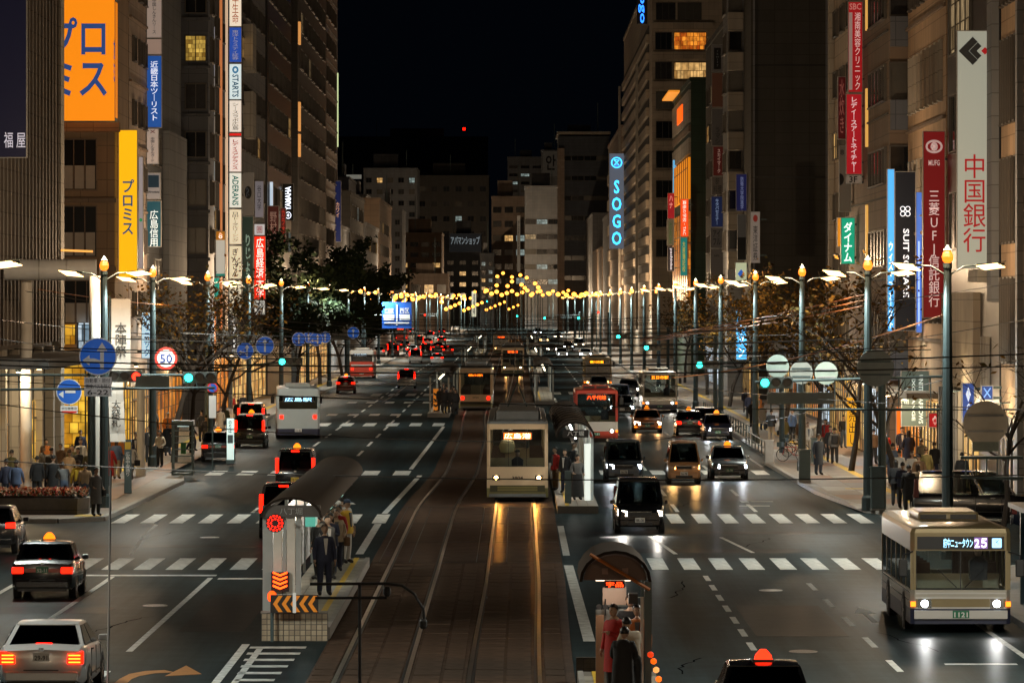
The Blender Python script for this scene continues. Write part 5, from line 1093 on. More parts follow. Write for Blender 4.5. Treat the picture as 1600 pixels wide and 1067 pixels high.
# --- near right stop
platform('dark brick tram platform beside the right track nearest the camera', 1.3, 2.95, 38, 60.4, .26)
r = thing('tram_shelter', 'arched end of a dark barrel roofed shelter over waiting people, right track', 'shelter', (1.98, 57, .27)); r.scale.y = KY
barrel(r, -.71, .72, 0, 2.2, 2.2, .62, bands=False)
def archpanel(r, hw, z, rise, y, m, name='end_panel'):
    n = 12; pts = [(-hw*math.cos(math.pi*i/n), z+rise*math.sin(math.pi*i/n)) for i in range(n+1)]
    MB().loft([[(x, y, zz) for x, zz in pts], [(x, y+.04, zz) for x, zz in pts]]).build(name, m, r)
archpanel(r, .63, 2.22, .5, .12, mat('end_panel_brown', (.11,.06,.045), .5, var=.15)); archpanel(r, .63, 2.22, .5, 2.1, mat('end_panel_brown', (.11,.06,.045), .5, var=.15))
MB().tube([(-.5,-.06,2.75),(.68,-.06,2.05)], .035, 6).build('brace', M_CABO, r)
for x in (-.2, .2): MB().box(x-.06, x+.06, .1, .118, 2.34, 2.46).build('number_plate', mat('plate_dim', (.25,.15,.12), .5, var=0), r)
MB().box(.58, .72, .0, .14, -.27, 2.2).build('post', M_STEEL, r); MB().box(.60, .68, 2.0, 2.1, 0, 2.2).build('post', M_STEEL, r); MB().box(.5, .56, -.02, .04, 0, 1.9).build('light_edge', mat('post_pale', (.6,.6,.56), .4, var=.05), r)
MB().box(-.2, .2, .3, .42, 2.05, 2.19).build('led_display', M_BLACK, r); text(r, '宇品', glow('#ff3a10', 5.0), -.17, .17, 2.07, 2.17, .29)
MB().box(-.22, .25, .9, .96, 1.65, 2.0).build('poster', mat('poster_pale', (.5,.36,.28), .6, var=.1), r)
MB().box(.27, .45, .1, .4, 1.75, 1.95).build('loudspeaker', M_BLACK, r)
MB().box(-.36, .36, .95, 1.0, .05, 1.55).build('glass_screen', mat('screen_glass', (.34,.38,.38), .2, var=.1), r)
MB().box(-.36,-.2,.8,.92,.1,1.45).build('timetable_post', mat('timetable_brown', (.3,.17,.1), .5, var=.1), r)
for x in (-.3, -.17, -.04): MB().disc((x, .78, 1.62), .055, .04, 10).build('round_fitting', M_BLACK, r)
MB().tube([(-.17,.8,1.45),(-.17,.8,1.78)], .015, 5).build('fitting_stem', M_BLACK, r)
MB().box(-.35, .35, 1.2, 1.35, 2.1, 2.16).build('ceiling_light', glow('#ffe8c8', 2.5), r); lamp('POINT', r, (-.1, .5, 2.0), 14, (1,.85,.7), .1)
r = thing('kerb_wall', 'low dark brick wall at the end of the near right platform', 'wall', (2.0, 60.42, 0)); MB().box(-.72, .0, 0, .25, 0, .55).build('core', mat('brick_grout', (.03,.026,.02), .8, var=.1), r)
me = MB().box(.006, .134, -.012, 0, .006, .094).mesh('brick'); me.materials.append(mat('dark_brick', (.05,.037,.026), .6, var=.3, scale=6))
for j in range(5):
    for i in range(5): link('brick', me, r, (-.71+i*.14, 0, .02+j*.1))
r = thing('delineator', 'stack of glowing orange balls on a bent post beside the near right shelter', 'post', (2.72, 56.6, 0))
for (x, z, m_) in [(0,.95,'#ff6a10'),(.05,.78,'#ffb060'),(.1,.6,'#ff7a1c'),(.16,.42,'#ff5a10'),(-.06,1.08,'#e03a10')]: MB().lathe([(.02,z-.06),(.06,z-.03),(.06,z+.03),(.02,z+.06)], (x,0,0), 8).build('reflector_ball', glow(m_, .9), r)
MB().tube([(-.06,.02,1.1),(.05,.02,.78),(.2,.02,.0)], .02, 5).build('shaft', M_STEEL, r)
# --- mid right stop beside the tram
platform('pale tram platform beside the stopped tram on the right track', 1.6, 3.15, 109, 138)
r = thing('tram_shelter', 'dark barrel roofed shelter beside the stopped cream tram', 'shelter', (2.35, 112, .29)); r.scale.y = KY
barrel(r, -.75, .75, 0, 24, 2.45, .6)
for y in (.3, 6, 12, 18, 23.6): MB().box(.6, .7, y-.06, y+.06, 0, 2.45).build('post', M_SHST, r)
for k in range(4): MB().box(.64, .66, .5+k*6, 5.8+k*6, .3, 2.3).build('side_panel', MATS['shelter_glass'], r)
MB().box(-.5, .5, -.06, .0, 2.45, 2.75).build('name_board', M_BLACK, r); text(r, '八丁堀', M_WTXT, -.32, .32, 2.52, 2.7, -.07)
MB().tube([(.0,.3,2.42),(.0,23.5,2.42)], .05, 6).build('light_tube', glow('#f0f4e8', 7.0), r); lamp('POINT', r, (0, 2.0, 2.2), 60, (1,.95,.85), .3); lamp('POINT', r, (0, 12, 2.2), 60, (1,.95,.85), .3)
MB().box(.35, .58, .1, .3, 0, 2.2).build('lit_column', glow('#d8e0d8', .8), r); MB().box(-.45, -.2, -1.6, -1.5, 0, 1.25).build('barrier', M_STEEL, r)
# --- farther stops
for (x0, x1, y0, y1, lab, lab2) in [(-6.1,-4.6,200,236,'narrow tram platform where dark coated people wait, left track','tram shelter beside the departing tram'),(1.6,3.1,225,262,'platform right of the track past the red bus','shelter on the platform past the red bus'),(1.6,3.1,312,350,'platform beside the far tram','lit shelter beside the far approaching tram'),(-6.0,-4.6,318,360,'platform left of the track near the far queue','shelter left of the track near the far queue'),(1.8,3.3,420,470,'distant right tram platform','distant pale shelter right of the track'),(-6.2,-4.7,430,480,'distant left tram platform','distant pale shelter left of the track')]:
    platform(lab, x0, x1, y0, y1)
    r = thing('tram_shelter', lab2, 'shelter', ((x0+x1)/2, y0+3, .29)); r.scale.y = KY; barrel(r, -.8, .8, 0, y1-y0-5, 2.4, .45, bands=False)
    for y in (.3, (y1-y0)/2, y1-y0-6):
        for s in (-.65, .65): MB().box(s-.06, s+.06, y-.06, y+.06, 0, 2.4).build('post', M_SHST, r)
    MB().tube([(0,.5,2.3),(0,y1-y0-6,2.3)], .06, 5).build('light_tube', glow('#f4e4c0', 5.0), r)
r = thing('hazard_post', 'orange post with chevrons at the end of the dark coated group platform', 'post', (gx(681, 203), 203, 0)); MB().box(-.18, .18, -.1, .1, 0, 1.9).build('body', mat('hazard_orange2', (.7,.22,.02), .5, var=.1, emit=(.7,.22,.02), es=.4), r)
for k in range(4): poly(r, [(-.16,.3+k*.4),(0,.2+k*.4),(.16,.3+k*.4),(.16,.45+k*.4),(0,.35+k*.4),(-.16,.45+k*.4)], M_BLACK, -.115, .012, 'chevron')
# ================================================================ road vehicles
def paint(name, col, metal=.2, rough=.3): return mat('paint_'+name, col, rough, metal, var=.06, scale=1.5, coat=.6)
P_WHITE = paint('silver_white', (.55,.56,.57), .35, .3); P_BLACK = paint('black', (.01,.01,.011), 0., .25); P_RED = paint('dark_red', (.12,.012,.01)); P_SILV = paint('silver', (.38,.38,.38), .6, .35)
P_BEIGE_LIT = paint('beige', (.5,.27,.13), .1); P_BLUE = paint('slate_blue', (.09,.11,.14), .4); P_ORG = paint('orange', (.5,.16,.03), .1); P_GREY = paint('grey', (.2,.2,.2), .4); P_NAVY = paint('navy', (.015,.02,.04))  # the beige has the orange lamplight on the van mixed in
WHEEL = {}
def wheel_mesh(rad, wd):
    k = (rad, wd)
    if k not in WHEEL:
        t = MB(); t.lathe([(rad*.62,-wd/2),(rad*.95,-wd/2),(rad,-wd/2+.03),(rad,wd/2-.03),(rad*.95,wd/2),(rad*.62,wd/2)], n=20, axis='x'); tm_ = t.mesh('tyre'); tm_.materials.append(M_RUB)
        r_ = MB(); r_.lathe([(rad*.64,-wd/2+.02),(rad*.64,wd/2-.02)], n=20, axis='x')
        for i in range(5):
            a = 2*math.pi*i/5; c, s = math.cos(a), math.sin(a)
            for sd in (-1, 1):
                x0, x1 = sd*(wd/2-.02), sd*(wd/2+.005)
                p = [(-.04*s*1+.1*rad*c, .04*c+.1*rad*s), (.04*s+.1*rad*c, -.04*c+.1*rad*s), (.03*s+.6*rad*c, -.03*c+.6*rad*s), (-.03*s+.6*rad*c, .03*c+.6*rad*s)]
                r_.hexa([(x0, u, v) for u, v in p]+[(x1, u, v) for u, v in p])
        rm = r_.mesh('rim'); rm.materials.append(M_RIM); WHEEL[k] = (tm_, rm)
    return WHEEL[k]
def wheels(root, xs, ys, rad, wd):
    tm_, rm = wheel_mesh(rad, wd)
    for y in ys:
        for x in xs:
            w = link('wheel', tm_, root, (x, y, rad)); link('rim', rm, w)
def quad_panel(name, root, q, m, t=.012, inset=(0,0,0,0)):
    """thin pane on a quad q = bottom-left, bottom-right, top-right, top-left; inset fractions l, r, b, t"""
    q = [Vector(p) for p in q]; L = lambda a, b, t_: a+(b-a)*t_
    l, r_, b, tp = inset
    bl = L(L(q[0],q[1],l), L(q[3],q[2],l), b); br = L(L(q[0],q[1],1-r_), L(q[3],q[2],1-r_), b); tr = L(L(q[0],q[1],1-r_), L(q[3],q[2],1-r_), 1-tp); tl = L(L(q[0],q[1],l), L(q[3],q[2],l), 1-tp)
    n = (br-bl).cross(tl-bl).normalized()*t
    return MB().hexa([bl+n*.1, br+n*.1, tr+n*.1, tl+n*.1, bl+n, br+n, tr+n, tl+n]).build(name, m, root)
KINDS = {
 'sedan': dict(L=4.6, W=1.78, H=1.44, st=[(-2.3,.5,.80,.70),(-2.26,.32,.93,.80),(-2.05,.24,1.02,.87),(-1.5,.2,1.03,.89),(0,.18,.97,.89),(1.0,.19,.95,.89),(1.75,.2,.84,.87),(2.15,.24,.74,.8),(2.28,.36,.64,.7)], g=(-1.85,-1.05,.2,1.05), wt=.62, wr=.31, wy=(-1.35,1.4), hz=.62, tz=.78),
 'taxi': dict(L=4.7, W=1.70, H=1.50, st=[(-2.35,.5,.80,.72),(-2.3,.32,.96,.80),(-2.1,.25,1.03,.84),(-1.5,.22,1.04,.85),(0,.2,.99,.85),(1.0,.2,.97,.85),(1.8,.22,.90,.83),(2.2,.26,.82,.78),(2.33,.38,.72,.7)], g=(-1.55,-1.05,.25,.95), wt=.64, wr=.30, wy=(-1.35,1.45), hz=.66, tz=.78),
 'minivan': dict(L=4.5, W=1.72, H=1.86, st=[(-2.25,.5,.9,.74),(-2.2,.3,1.0,.82),(-1.6,.22,1.04,.86),(0,.2,1.02,.86),(1.0,.2,1.02,.86),(1.75,.22,.96,.84),(2.1,.26,.86,.78),(2.24,.38,.74,.68)], g=(-2.18,-2.0,.75,1.5), wt=.68, wr=.31, wy=(-1.4,1.4), hz=.72, tz=1.2),
 'keivan': dict(L=3.4, W=1.48, H=1.88, st=[(-1.7,.45,.9,.66),(-1.66,.3,1.0,.72),(-1.2,.24,1.02,.74),(0,.22,1.02,.74),(1.2,.24,1.02,.74),(1.62,.26,.98,.72),(1.7,.36,.86,.66)], g=(-1.66,-1.58,1.0,1.6), wt=.64, wr=.27, wy=(-1.1,1.1), hz=.78, tz=.75),
 'hatch': dict(L=3.8, W=1.68, H=1.52, st=[(-1.9,.5,.85,.70),(-1.86,.3,.98,.79),(-1.3,.22,1.02,.84),(0,.2,.99,.84),(.9,.2,.97,.84),(1.5,.22,.88,.82),(1.8,.26,.76,.74),(1.89,.38,.66,.64)], g=(-1.82,-1.35,.25,1.0), wt=.62, wr=.30, wy=(-1.2,1.2), hz=.66, tz=.92)}
def car(kind, px, py, label, pm, rz=0., heading=1, name='car', cat='car', Y=None, X=None, tail=True, brake=False, head=M_HEADW, spot=0., roofl=None, plate='W', clear=False, platetxt='', ind=False, grp=None, hcol=(1,.93,.82)):
    """heading +1 drives away from the camera, -1 towards it"""
    k = KINDS[kind]; L, Wd, H = k['L'], k['W'], k['H']; hw = Wd/2
    y_end = Y if Y else yd(py)
    cyp = y_end+L/2/KY; cxp = X if X is not None else gx(px, y_end)
    root = thing(name, label, cat, (cxp, cyp, 0), rz+(0 if heading > 0 else math.pi), grp)
    b = MB(); rings = []
    for (y, zb, zt, w) in k['st']:
        m_ = (zb+zt)/2
        rings.append([(0,y,zb),(w*.9,y,zb),(w*.985,y,zb+.09),(w,y,m_),(w*.985,y,zt-.1),(w*.93,y,zt-.02),(0,y,zt+.015),(-w*.93,y,zt-.02),(-w*.985,y,zt-.1),(-w,y,m_),(-w*.985,y,zb+.09),(-w*.9,y,zb)])
    b.loft(rings)
    r0, r1, f1, f0 = k['g']; zb = 1.0 if kind in ('minivan','keivan') else .95; wb = hw*.95; wt = k['wt']*hw/.85
    zr = H-.05
    lo = [(-wb,r0,zb),(wb,r0,zb),(wb,f0,zb-.03),(-wb,f0,zb-.03)]; hi = [(-wt,r1,zr),(wt,r1,zr),(wt,f1,zr),(-wt,f1,zr)]
    for (cx_, cy_), (tx, ty) in zip([(p[0], p[1]) for p in lo], [(p[0], p[1]) for p in hi]):
        sx_ = -1 if cx_ > 0 else 1; sy_ = 1 if cy_ == r0 else -1; e_ = .09
        def sq(x_, y_, z_): return [(x_,y_,z_),(x_+sx_*e_,y_,z_),(x_+sx_*e_,y_+sy_*e_,z_),(x_,y_+sy_*e_,z_)]
        b.hexa(sq(cx_, cy_, zb-.04)+sq(tx, ty, zr))
    npil = 3 if kind == 'minivan' else 2
    for sx_ in (-1, 1):
        for i in range(1, npil):
            t_ = i/npil; yl = r0+(f0-r0)*t_; yh = r1+(f1-r1)*t_
            b.hexa([(sx_*wb,yl-.04,zb-.04),(sx_*(wb-.05),yl-.04,zb-.04),(sx_*(wb-.05),yl+.04,zb-.04),(sx_*wb,yl+.04,zb-.04),(sx_*wt,yh-.04,zr),(sx_*(wt-.05),yh-.04,zr),(sx_*(wt-.05),yh+.04,zr),(sx_*wt,yh+.04,zr)])
    rr = []
    for y, dz in ((r1-.03, -.01), (r1+.15, .035), ((r1+f1)/2, .055), (f1-.15, .035), (f1+.03, -.01)):
        rr.append([(-wt-.01,y,zr-.03),(wt+.01,y,zr-.03),(wt*.97,y,zr+dz*.6),(wt*.6,y,zr+dz),(0,y,zr+dz*1.1),(-wt*.6,y,zr+dz),(-wt*.97,y,zr+dz*.6)])
    b.loft(rr)
    b.build('body', pm, root, smooth=38)
    V3 = [Vector(p) for p in lo+hi]
    rows = [f0-1.35, r0+.75] if kind != 'minivan' else [f0-1.5, f0-2.4, r0+.45]
    CM = mat('seat_dark', (.05,.05,.052), .9, var=.2)
    for yy in rows:
        for sx_ in (-.38, .38):
            o_ = MB().hexa([(sx_-.24,yy-.1,.7),(sx_+.24,yy-.1,.7),(sx_+.24,yy+.08,.7),(sx_-.24,yy+.08,.7),(sx_-.2,yy-.2,1.12*H/1.5),(sx_+.2,yy-.2,1.12*H/1.5),(sx_+.2,yy-.1,1.12*H/1.5),(sx_-.2,yy-.1,1.12*H/1.5)]).build('seat', CM, root, bev=.03)
            MB().box(sx_-.12, sx_+.12, yy-.21, yy-.12, 1.14*H/1.5, 1.27*H/1.5).build('headrest', CM, o_, bev=.03)
    yy = rows[0]; zd = H/1.5
    MB().loft([[(.16,yy-.05,.75),(.6,yy-.05,.75),(.58,yy+.15,.75),(.18,yy+.15,.75)],[(.15,yy-.08,1.02*zd),(.61,yy-.08,1.02*zd),(.58,yy+.1,1.02*zd),(.18,yy+.1,1.02*zd)],[(.32,yy-.02,1.1*zd),(.44,yy-.02,1.1*zd),(.44,yy+.08,1.1*zd),(.32,yy+.08,1.1*zd)]]).build('driver_torso', mat('uniform_dark', (.03,.03,.04), .8, var=.1), root, smooth=60)
    MB().lathe([(.04,1.07*zd),(.085,1.12*zd),(.095,1.19*zd),(.07,1.26*zd),(.02,1.29*zd)], (.38,yy+.04,0), 10).build('driver_head', mat('skin_light', (.45,.3,.22), .6, var=.08), root, smooth=60)
    MB().hexa([(-wb+.06,f0-.62,zb-.1),(wb-.06,f0-.62,zb-.1),(wb-.06,f0-.05,zb-.1),(-wb+.06,f0-.05,zb-.1),(-wb+.06,f0-.6,zb+.06),(wb-.06,f0-.6,zb+.06),(wb-.06,f0-.1,zb),(-wb+.06,f0-.1,zb)]).build('dashboard', M_BLACK, root)
    quad_panel('rear_window', root, [V3[0],V3[1],V3[5],V3[4]], M_TINT, inset=(.07,.07,.08,.07))
    quad_panel('windshield', root, [V3[2],V3[3],V3[7],V3[6]], M_TINT, inset=(.05,.05,.04,.06))
    n = 3 if kind == 'minivan' else 2
    for s, (a, b_, c, d) in ((1, (V3[1],V3[2],V3[6],V3[5])), (-1, (V3[3],V3[0],V3[4],V3[7]))):
        for i in range(n):
            t0, t1 = i/n, (i+1)/n; q = [a.lerp(b_, t0), a.lerp(b_, t1), d.lerp(c, t1), d.lerp(d.lerp(c, 1), t0)]
            quad_panel('side_window', root, q, M_TINT, inset=(.06,.06,.08,.08))
    wheels(root, (-hw+.1, hw-.1), k['wy'], k['wr'], .2)
    for y in k['wy']:
        for s in (-1, 1):
            arch = MB(); arch.lathe([(k['wr']+.055, 0), (k['wr']+.055, .012)], (s*(hw-.015 if s > 0 else hw+.0)-(.0 if s > 0 else -.003), y, k['wr']+.0), 18, 'x'); arch.build('wheel_arch', M_BLACK, root)
    yr = -L/2; yf = L/2; tz_g = k['tz']
    # bumpers, grille
    MB().box(-hw*.84, hw*.84, yr-.05, yr+.05, .30, .5).build('rear_bumper', pm if kind != 'keivan' else M_BLACK, root, bev=.03)
    MB().box(-hw*.80, hw*.80, yf-.08, yf+.03, .28, .5).build('front_bumper', pm, root, bev=.03)
    MB().box(-hw*.45, hw*.45, yf-.06, yf+.015, k['hz']-.1, k['hz']+.03).build('grille', M_BLACK, root); MB().box(-hw*.46, hw*.46, yf-.04, yf+.02, k['hz']+.035, k['hz']+.055).build('grille_trim', M_CHROME, root)
    MB().box(-hw*.5, hw*.5, yf-.05, yf+.035, .3, .4).build('air_intake', M_BLACK, root)
    MB().box(-hw*.78, hw*.78, yr-.055, yr-.04, .22, .3).build('rear_skirt', M_BLACK, root)
    pl = M_PLATEW if plate == 'W' else (M_PLATEG if plate == 'G' else mat('plate_yellow', (.6,.42,.03), .5, var=.05))
    zpr = .86 if kind != 'minivan' else .62
    if kind in ('sedan','taxi'): zpr = .80
    p1 = MB().box(-.165, .165, yr-.07, yr-.052, zpr-.085, zpr+.085).build('licence_plate', pl, root)
    text(p1, platetxt or '12-34', M_BLKTXT if plate != 'G' else M_WTXT, -.13, .13, zpr-.07, zpr+.03, yr-.074)
    p2 = MB().box(-.165, .165, yf+.035, yf+.05, .40, .56).build('licence_plate', pl, root); text(p2, platetxt or '56-78', M_BLKTXT if plate != 'G' else M_WTXT, -.13, .13, .42, .52, yf+.054, face='+y')
    if kind == 'taxi': MB().box(-hw*.6, hw*.6, yr-.045, yr-.02, tz_g-.05, tz_g+.05).build('rear_garnish', mat('garnish', (.35,.1,.08), .25, .3, var=.1), root)
    for s in (-1, 1):      # door seams
        for y in (k['wy'][0]+.45, (k['wy'][0]+k['wy'][1])/2, k['wy'][1]-.45): MB().box(min(s*(hw-.012), s*(hw+.004)), max(s*(hw-.012), s*(hw+.004)), y-.008, y+.008, .32, .9).build('door_seam', M_BLACK, root)
        MB().box(min(s*(hw-.012), s*(hw+.006)), max(s*(hw-.012), s*(hw+.006)), k['wy'][0]+.4, k['wy'][1]-.4, .36, .39).build('side_moulding', M_BLACK, root)
    MB().box(-.05, .05, yr-.03, yr-.005, .93, .985).build('badge', M_CHROME, root); MB().box(-hw*.4, hw*.4, yr-.062, yr-.05, .52, .54).build('bumper_seam', M_BLACK, root)
    # lamps
    th = .62 if kind in ('minivan',) else (.26 if kind == 'sedan' else .17)
    tz = k['tz']
    for s in (-1, 1):
        x0, x1 = sorted((s*hw*(.60 if th < .3 else .80), s*hw*.955))
        if kind == 'keivan': x0, x1 = sorted((s*hw*.82, s*hw*.97)); th_ = .3
        else: th_ = th
        yy = yr+.02 if th < .3 else yr+.06
        o = MB().hexa([(x0,yy-.075,tz-th_/2),(x1,yy-.03,tz-th_/2),(x1,yy+.14,tz-th_/2),(x0,yy+.05,tz-th_/2),(x0,yy-.06 if th_ < .5 else yy-.02,tz+th_/2-(.1 if kind == 'sedan' and s > 0 else 0)),(x1,yy-.02,tz+th_/2-(.1 if kind == 'sedan' and s < 0 else 0)),(x1,yy+.14,tz+th_/2),(x0,yy+.05,tz+th_/2)]).build('tail_light', (M_TAIL if brake else M_TAILD) if heading > 0 else mat('tail_off', (.15,.01,.01), .2, var=0), root, bev=.015)
        if kind == 'sedan' and heading > 0 and py > 900:
            for q_ in (-.07, .0, .07): MB().box(min(s*hw*.63, s*hw*.9), max(s*hw*.63, s*hw*.9), yy-.09, yy-.062, tz+q_-.03, tz+q_-.005).build('lamp_bar', glow('#ff7a20', 5.0), o)
        x0, x1 = sorted((s*hw*.52, s*hw*.90)); hz = k['hz']
        MB().hexa([(x0,yf-.12,hz-.10),(x1,yf-.3,hz-.08),(x1,yf-.13,hz-.08),(x0,yf+.02,hz-.10),(x0,yf-.14,hz+.06),(x1,yf-.32,hz+.10),(x1,yf-.17,hz+.10),(x0,yf-.01,hz+.06)]).build('headlight', head if heading < 0 else mat('head_off', (.4,.4,.4), .1, var=0), root)
        MB().hexa([(s*hw*1.0-.02,f0-.32,zb+.0),(s*hw*1.16+.02,f0-.36,zb+.0),(s*hw*1.16+.02,f0-.24,zb+.0),(s*hw*1.0-.02,f0-.22,zb+.0),(s*hw*1.0-.02,f0-.32,zb+.12),(s*hw*1.16+.02,f0-.36,zb+.13),(s*hw*1.16+.02,f0-.24,zb+.13),(s*hw*1.0-.02,f0-.22,zb+.12)]).build('mirror', pm, root, bev=.02)
        for y in (k['wy'][0]+.55, k['wy'][1]-.85): MB().box(min(s*(hw-.01), s*(hw+.015)), max(s*(hw-.01), s*(hw+.015)), y, y+.16, .86, .89).build('door_handle', M_CHROME, root)
        if ind: MB().box(min(s*hw*.7, s*hw*.92), max(s*hw*.7, s*hw*.92), yf-.03, yf+.03, .36, .42).build('fog_lamp', M_IND, root)
    if brake and heading > 0: 
        zz = zb+.04 if kind in ('sedan','taxi') else H-.1
        MB().box(-.16, .16, r0+.05 if kind in ('sedan','taxi') else yr+.13, r0+.1 if kind in ('sedan','taxi') else yr+.18, zz, zz+.06).build('brake_light', M_TAIL, root)
    if roofl:
        zt = H+.01; m_ = {'a': M_TAXI, 'r': glow('#ff2a10', 3.0)}[roofl]
        MB().box(-.2, .2, -.28, -.02, zt-.03, zt+.02).build('roof_lamp_base', M_BLACK, root)
        MB().loft([[(-.16,-.25,zt+.02),(.16,-.25,zt+.02),(.16,-.05,zt+.02),(-.16,-.05,zt+.02)],[(-.14,-.23,zt+.1),(.14,-.23,zt+.1),(.14,-.07,zt+.1),(-.14,-.07,zt+.1)],[(-.05,-.2,zt+.2),(.05,-.2,zt+.2),(.05,-.1,zt+.2),(-.05,-.1,zt+.2)]]).build('roof_lamp', m_, root)
    if spot and heading < 0:
        for s in (-1, 1): lamp('SPOT', root, (s*hw*.7, yf+.1, k['hz']), spot*2.2, hcol, .09, (R(87), 0, 0), 65, .8)
    return root
TX = dict(name='taxi', cat='taxi', roofl='a', plate='G')
# going away, left lanes
car('sedan', 68, 1087, 'silver white saloon with amber red tail lights, bottom left lane', P_WHITE, rz=-.02, brake=True, platetxt='29-91')
car('taxi', 66, 936, 'black taxi with amber roof lamp and lit brake light waiting at the stop line', P_BLACK, brake=True, platetxt='52-11', **TX)
car('hatch', -16, 866, 'black hatchback at the left kerb, cut by the edge of the picture', P_BLACK, brake=True)
car('minivan', 443, 842, 'black van hidden behind the near left shelter with red lights showing', P_BLACK, brake=True, name='van', cat='van')
car('minivan', 461, 772, 'black taxi van with red pillar lights ahead of the shelter', P_BLACK, brake=True, name='taxi_van', cat='taxi', roofl='a', plate='Y')
car('taxi', 337, 722, 'black taxi pulled up at the left kerb behind the city bus', P_BLACK, rz=.05, **TX)
car('minivan', 390, 700, 'black taxi van between the city bus and the kerb taxi', P_BLACK, brake=True, name='taxi_van', cat='taxi', roofl='a', plate='G')
car('minivan', 392, 683, 'dark van directly behind the city bus flank', P_GREY, brake=True, name='van', cat='van', Y=176)
car('hatch', 540, 615, 'dark red hatchback taxi in the left lane past the crossing', P_RED, brake=True, roofl='a')
car('minivan', 635, 607, 'silver van in the lane left of the departing tram', P_SILV, brake=True, name='van', cat='van')
for i, (px, py, kd, pm, lab) in enumerate([(592,558,'hatch',P_GREY,'grey hatchback braking beside the red striped bus'),(614,556,'minivan',P_RED,'dark red van in the far queue'),(649,567,'minivan',P_WHITE,'white van in the far queue'),(643,553,'sedan',P_BLACK,'black saloon in the far queue behind the white van'),(683,570,'hatch',P_SILV,'silver hatchback in the far queue nearest the tram'),(684,549,'sedan',P_BLACK,'dark saloon with bright red lights in the far queue'),(655,540,'minivan',P_GREY,'grey van deep in the far queue'),(600,541,'sedan',P_RED,'red saloon under the blue direction board'),(625,535,'taxi',P_BLACK,'black taxi deep in the far queue'),(672,530,'minivan',P_SILV,'silver van at the head of the far queue'),(645,523,'hatch',P_BLACK,'tiny dark hatchback beyond the far queue'),(700,556,'hatch',P_RED,'red hatchback stopped beside the tram platform'),(612,547,'hatch',P_SILV,'silver hatchback braking under the blue direction board'),(633,546,'taxi',P_GREY,'grey taxi wedged in the far queue'),(665,556,'minivan',P_BLACK,'black van second from the tram in the far queue'),(668,541,'sedan',P_WHITE,'white saloon deep in the far queue'),(690,538,'hatch',P_GREY,'grey hatchback at the far stop line'),(660,516,'minivan',P_RED,'red van at the far bend'),(690,522,'sedan',P_BLACK,'dark saloon at the far bend'),(630,519,'sedan',P_SILV,'silver saloon at the far bend')]): car(kd, px, py, lab, pm, brake=True)
# coming, right lanes
car('taxi', 1186, 1120, 'black taxi with glowing red roof lamp, bottom right lane', P_BLACK, heading=-1, name='taxi', cat='taxi', roofl='r', plate='G', head=M_HEADC, spot=90, X=4.5, Y=50.9)
car('minivan', 1000, 834, 'black minivan coming through the crossing with headlights on', P_BLACK, heading=-1, head=M_HEADW, spot=220, name='van', cat='van', platetxt='88-08')
car('minivan', 975, 754, 'slate blue wagon with white headlights behind the black minivan', P_BLUE, heading=-1, head=M_HEADC, spot=260, hcol=(.85,.93,1), name='wagon', cat='car')
car('keivan', 1069, 757, 'beige boxy van with warm orange headlights', P_BEIGE_LIT, heading=-1, head=M_HEADO, spot=300, hcol=(1,.55,.18), name='van', cat='van', plate='W')
car('taxi', 1140, 751, 'black taxi with white headlights and a round roof lamp', P_BLACK, heading=-1, head=M_HEADC, spot=260, hcol=(.85,.93,1), **TX)
car('sedan', 1012, 677, 'taxi with amber fog lamps in front of the city bus', P_ORG, heading=-1, head=M_HEADW, spot=240, hcol=(1,.5,.18), name='taxi', cat='taxi', roofl='a', ind=True, plate='G')
car('taxi', 1078, 681, 'black taxi parked facing the street beside another black taxi', P_BLACK, heading=1, brake=True, **TX)
car('hatch', 1103, 676, 'dark hatchback squeezed between two parked taxis', P_NAVY, heading=-1, head=mat('head_dim', (.4,.35,.3), .2, var=0))
car('taxi', 1122, 688, 'black taxi with two white lamps at the right kerb', P_NAVY, heading=-1, head=M_HEADC, spot=150, hcol=(.85,.93,1), **TX)
for i, (px, py, kd, pm, hd, lab) in enumerate([(972,650,'sedan',P_BLACK,M_HEADC,'black saloon passing between the red bus and the city bus'),(968,640,'minivan',P_NAVY,M_HEADC,'navy van behind the black saloon'),(936,614,'hatch',P_SILV,M_HEADW,'silver hatchback in front of the far bus'),(878,560,'taxi',P_GREY,M_HEADC,'taxi with bright white lamps at the far crossing'),(862,552,'hatch',P_BLACK,M_HEADW,'dark hatchback beside the far tram'),(915,560,'sedan',P_SILV,M_HEADC,'silver saloon behind the far bus'),(983,620,'taxi',P_BLACK,M_HEADW,'black taxi behind the city bus lane'),(905,545,'minivan',P_GREY,M_HEADW,'grey van at the far crossing'),(770,497,'minivan',P_GREY,M_HEADO,'van with two warm lamps at the far end of the tram line'),(850,536,'sedan',P_SILV,M_HEADO,'silver saloon with warm lamps beyond the far tram'),(888,548,'hatch',P_BLACK,M_HEADC,'dark hatchback with cool lamps at the far crossing'),(925,575,'taxi',P_BLACK,M_HEADW,'black taxi tailing the far bus'),(840,524,'minivan',P_BLUE,M_HEADC,'blue van far down the right lanes'),(872,530,'sedan',P_GREY,M_HEADW,'grey saloon far down the right lanes')]):
    car(kd, px, py, lab, pm, heading=-1, head=hd, spot=120 if py > 600 else 0)
car('minivan', 1500, 800, 'black parked van behind the right lamp pole', P_BLACK, heading=-1, head=mat('head_dim', (.4,.35,.3), .2, var=0), name='van', cat='van', rz=1.5, X=16.8, Y=104)
car('sedan', 1590, 800, 'dark parked saloon beside the right corner', P_NAVY, heading=-1, head=mat('head_dim', (.4,.35,.3), .2, var=0), rz=1.5, X=19.6, Y=99)
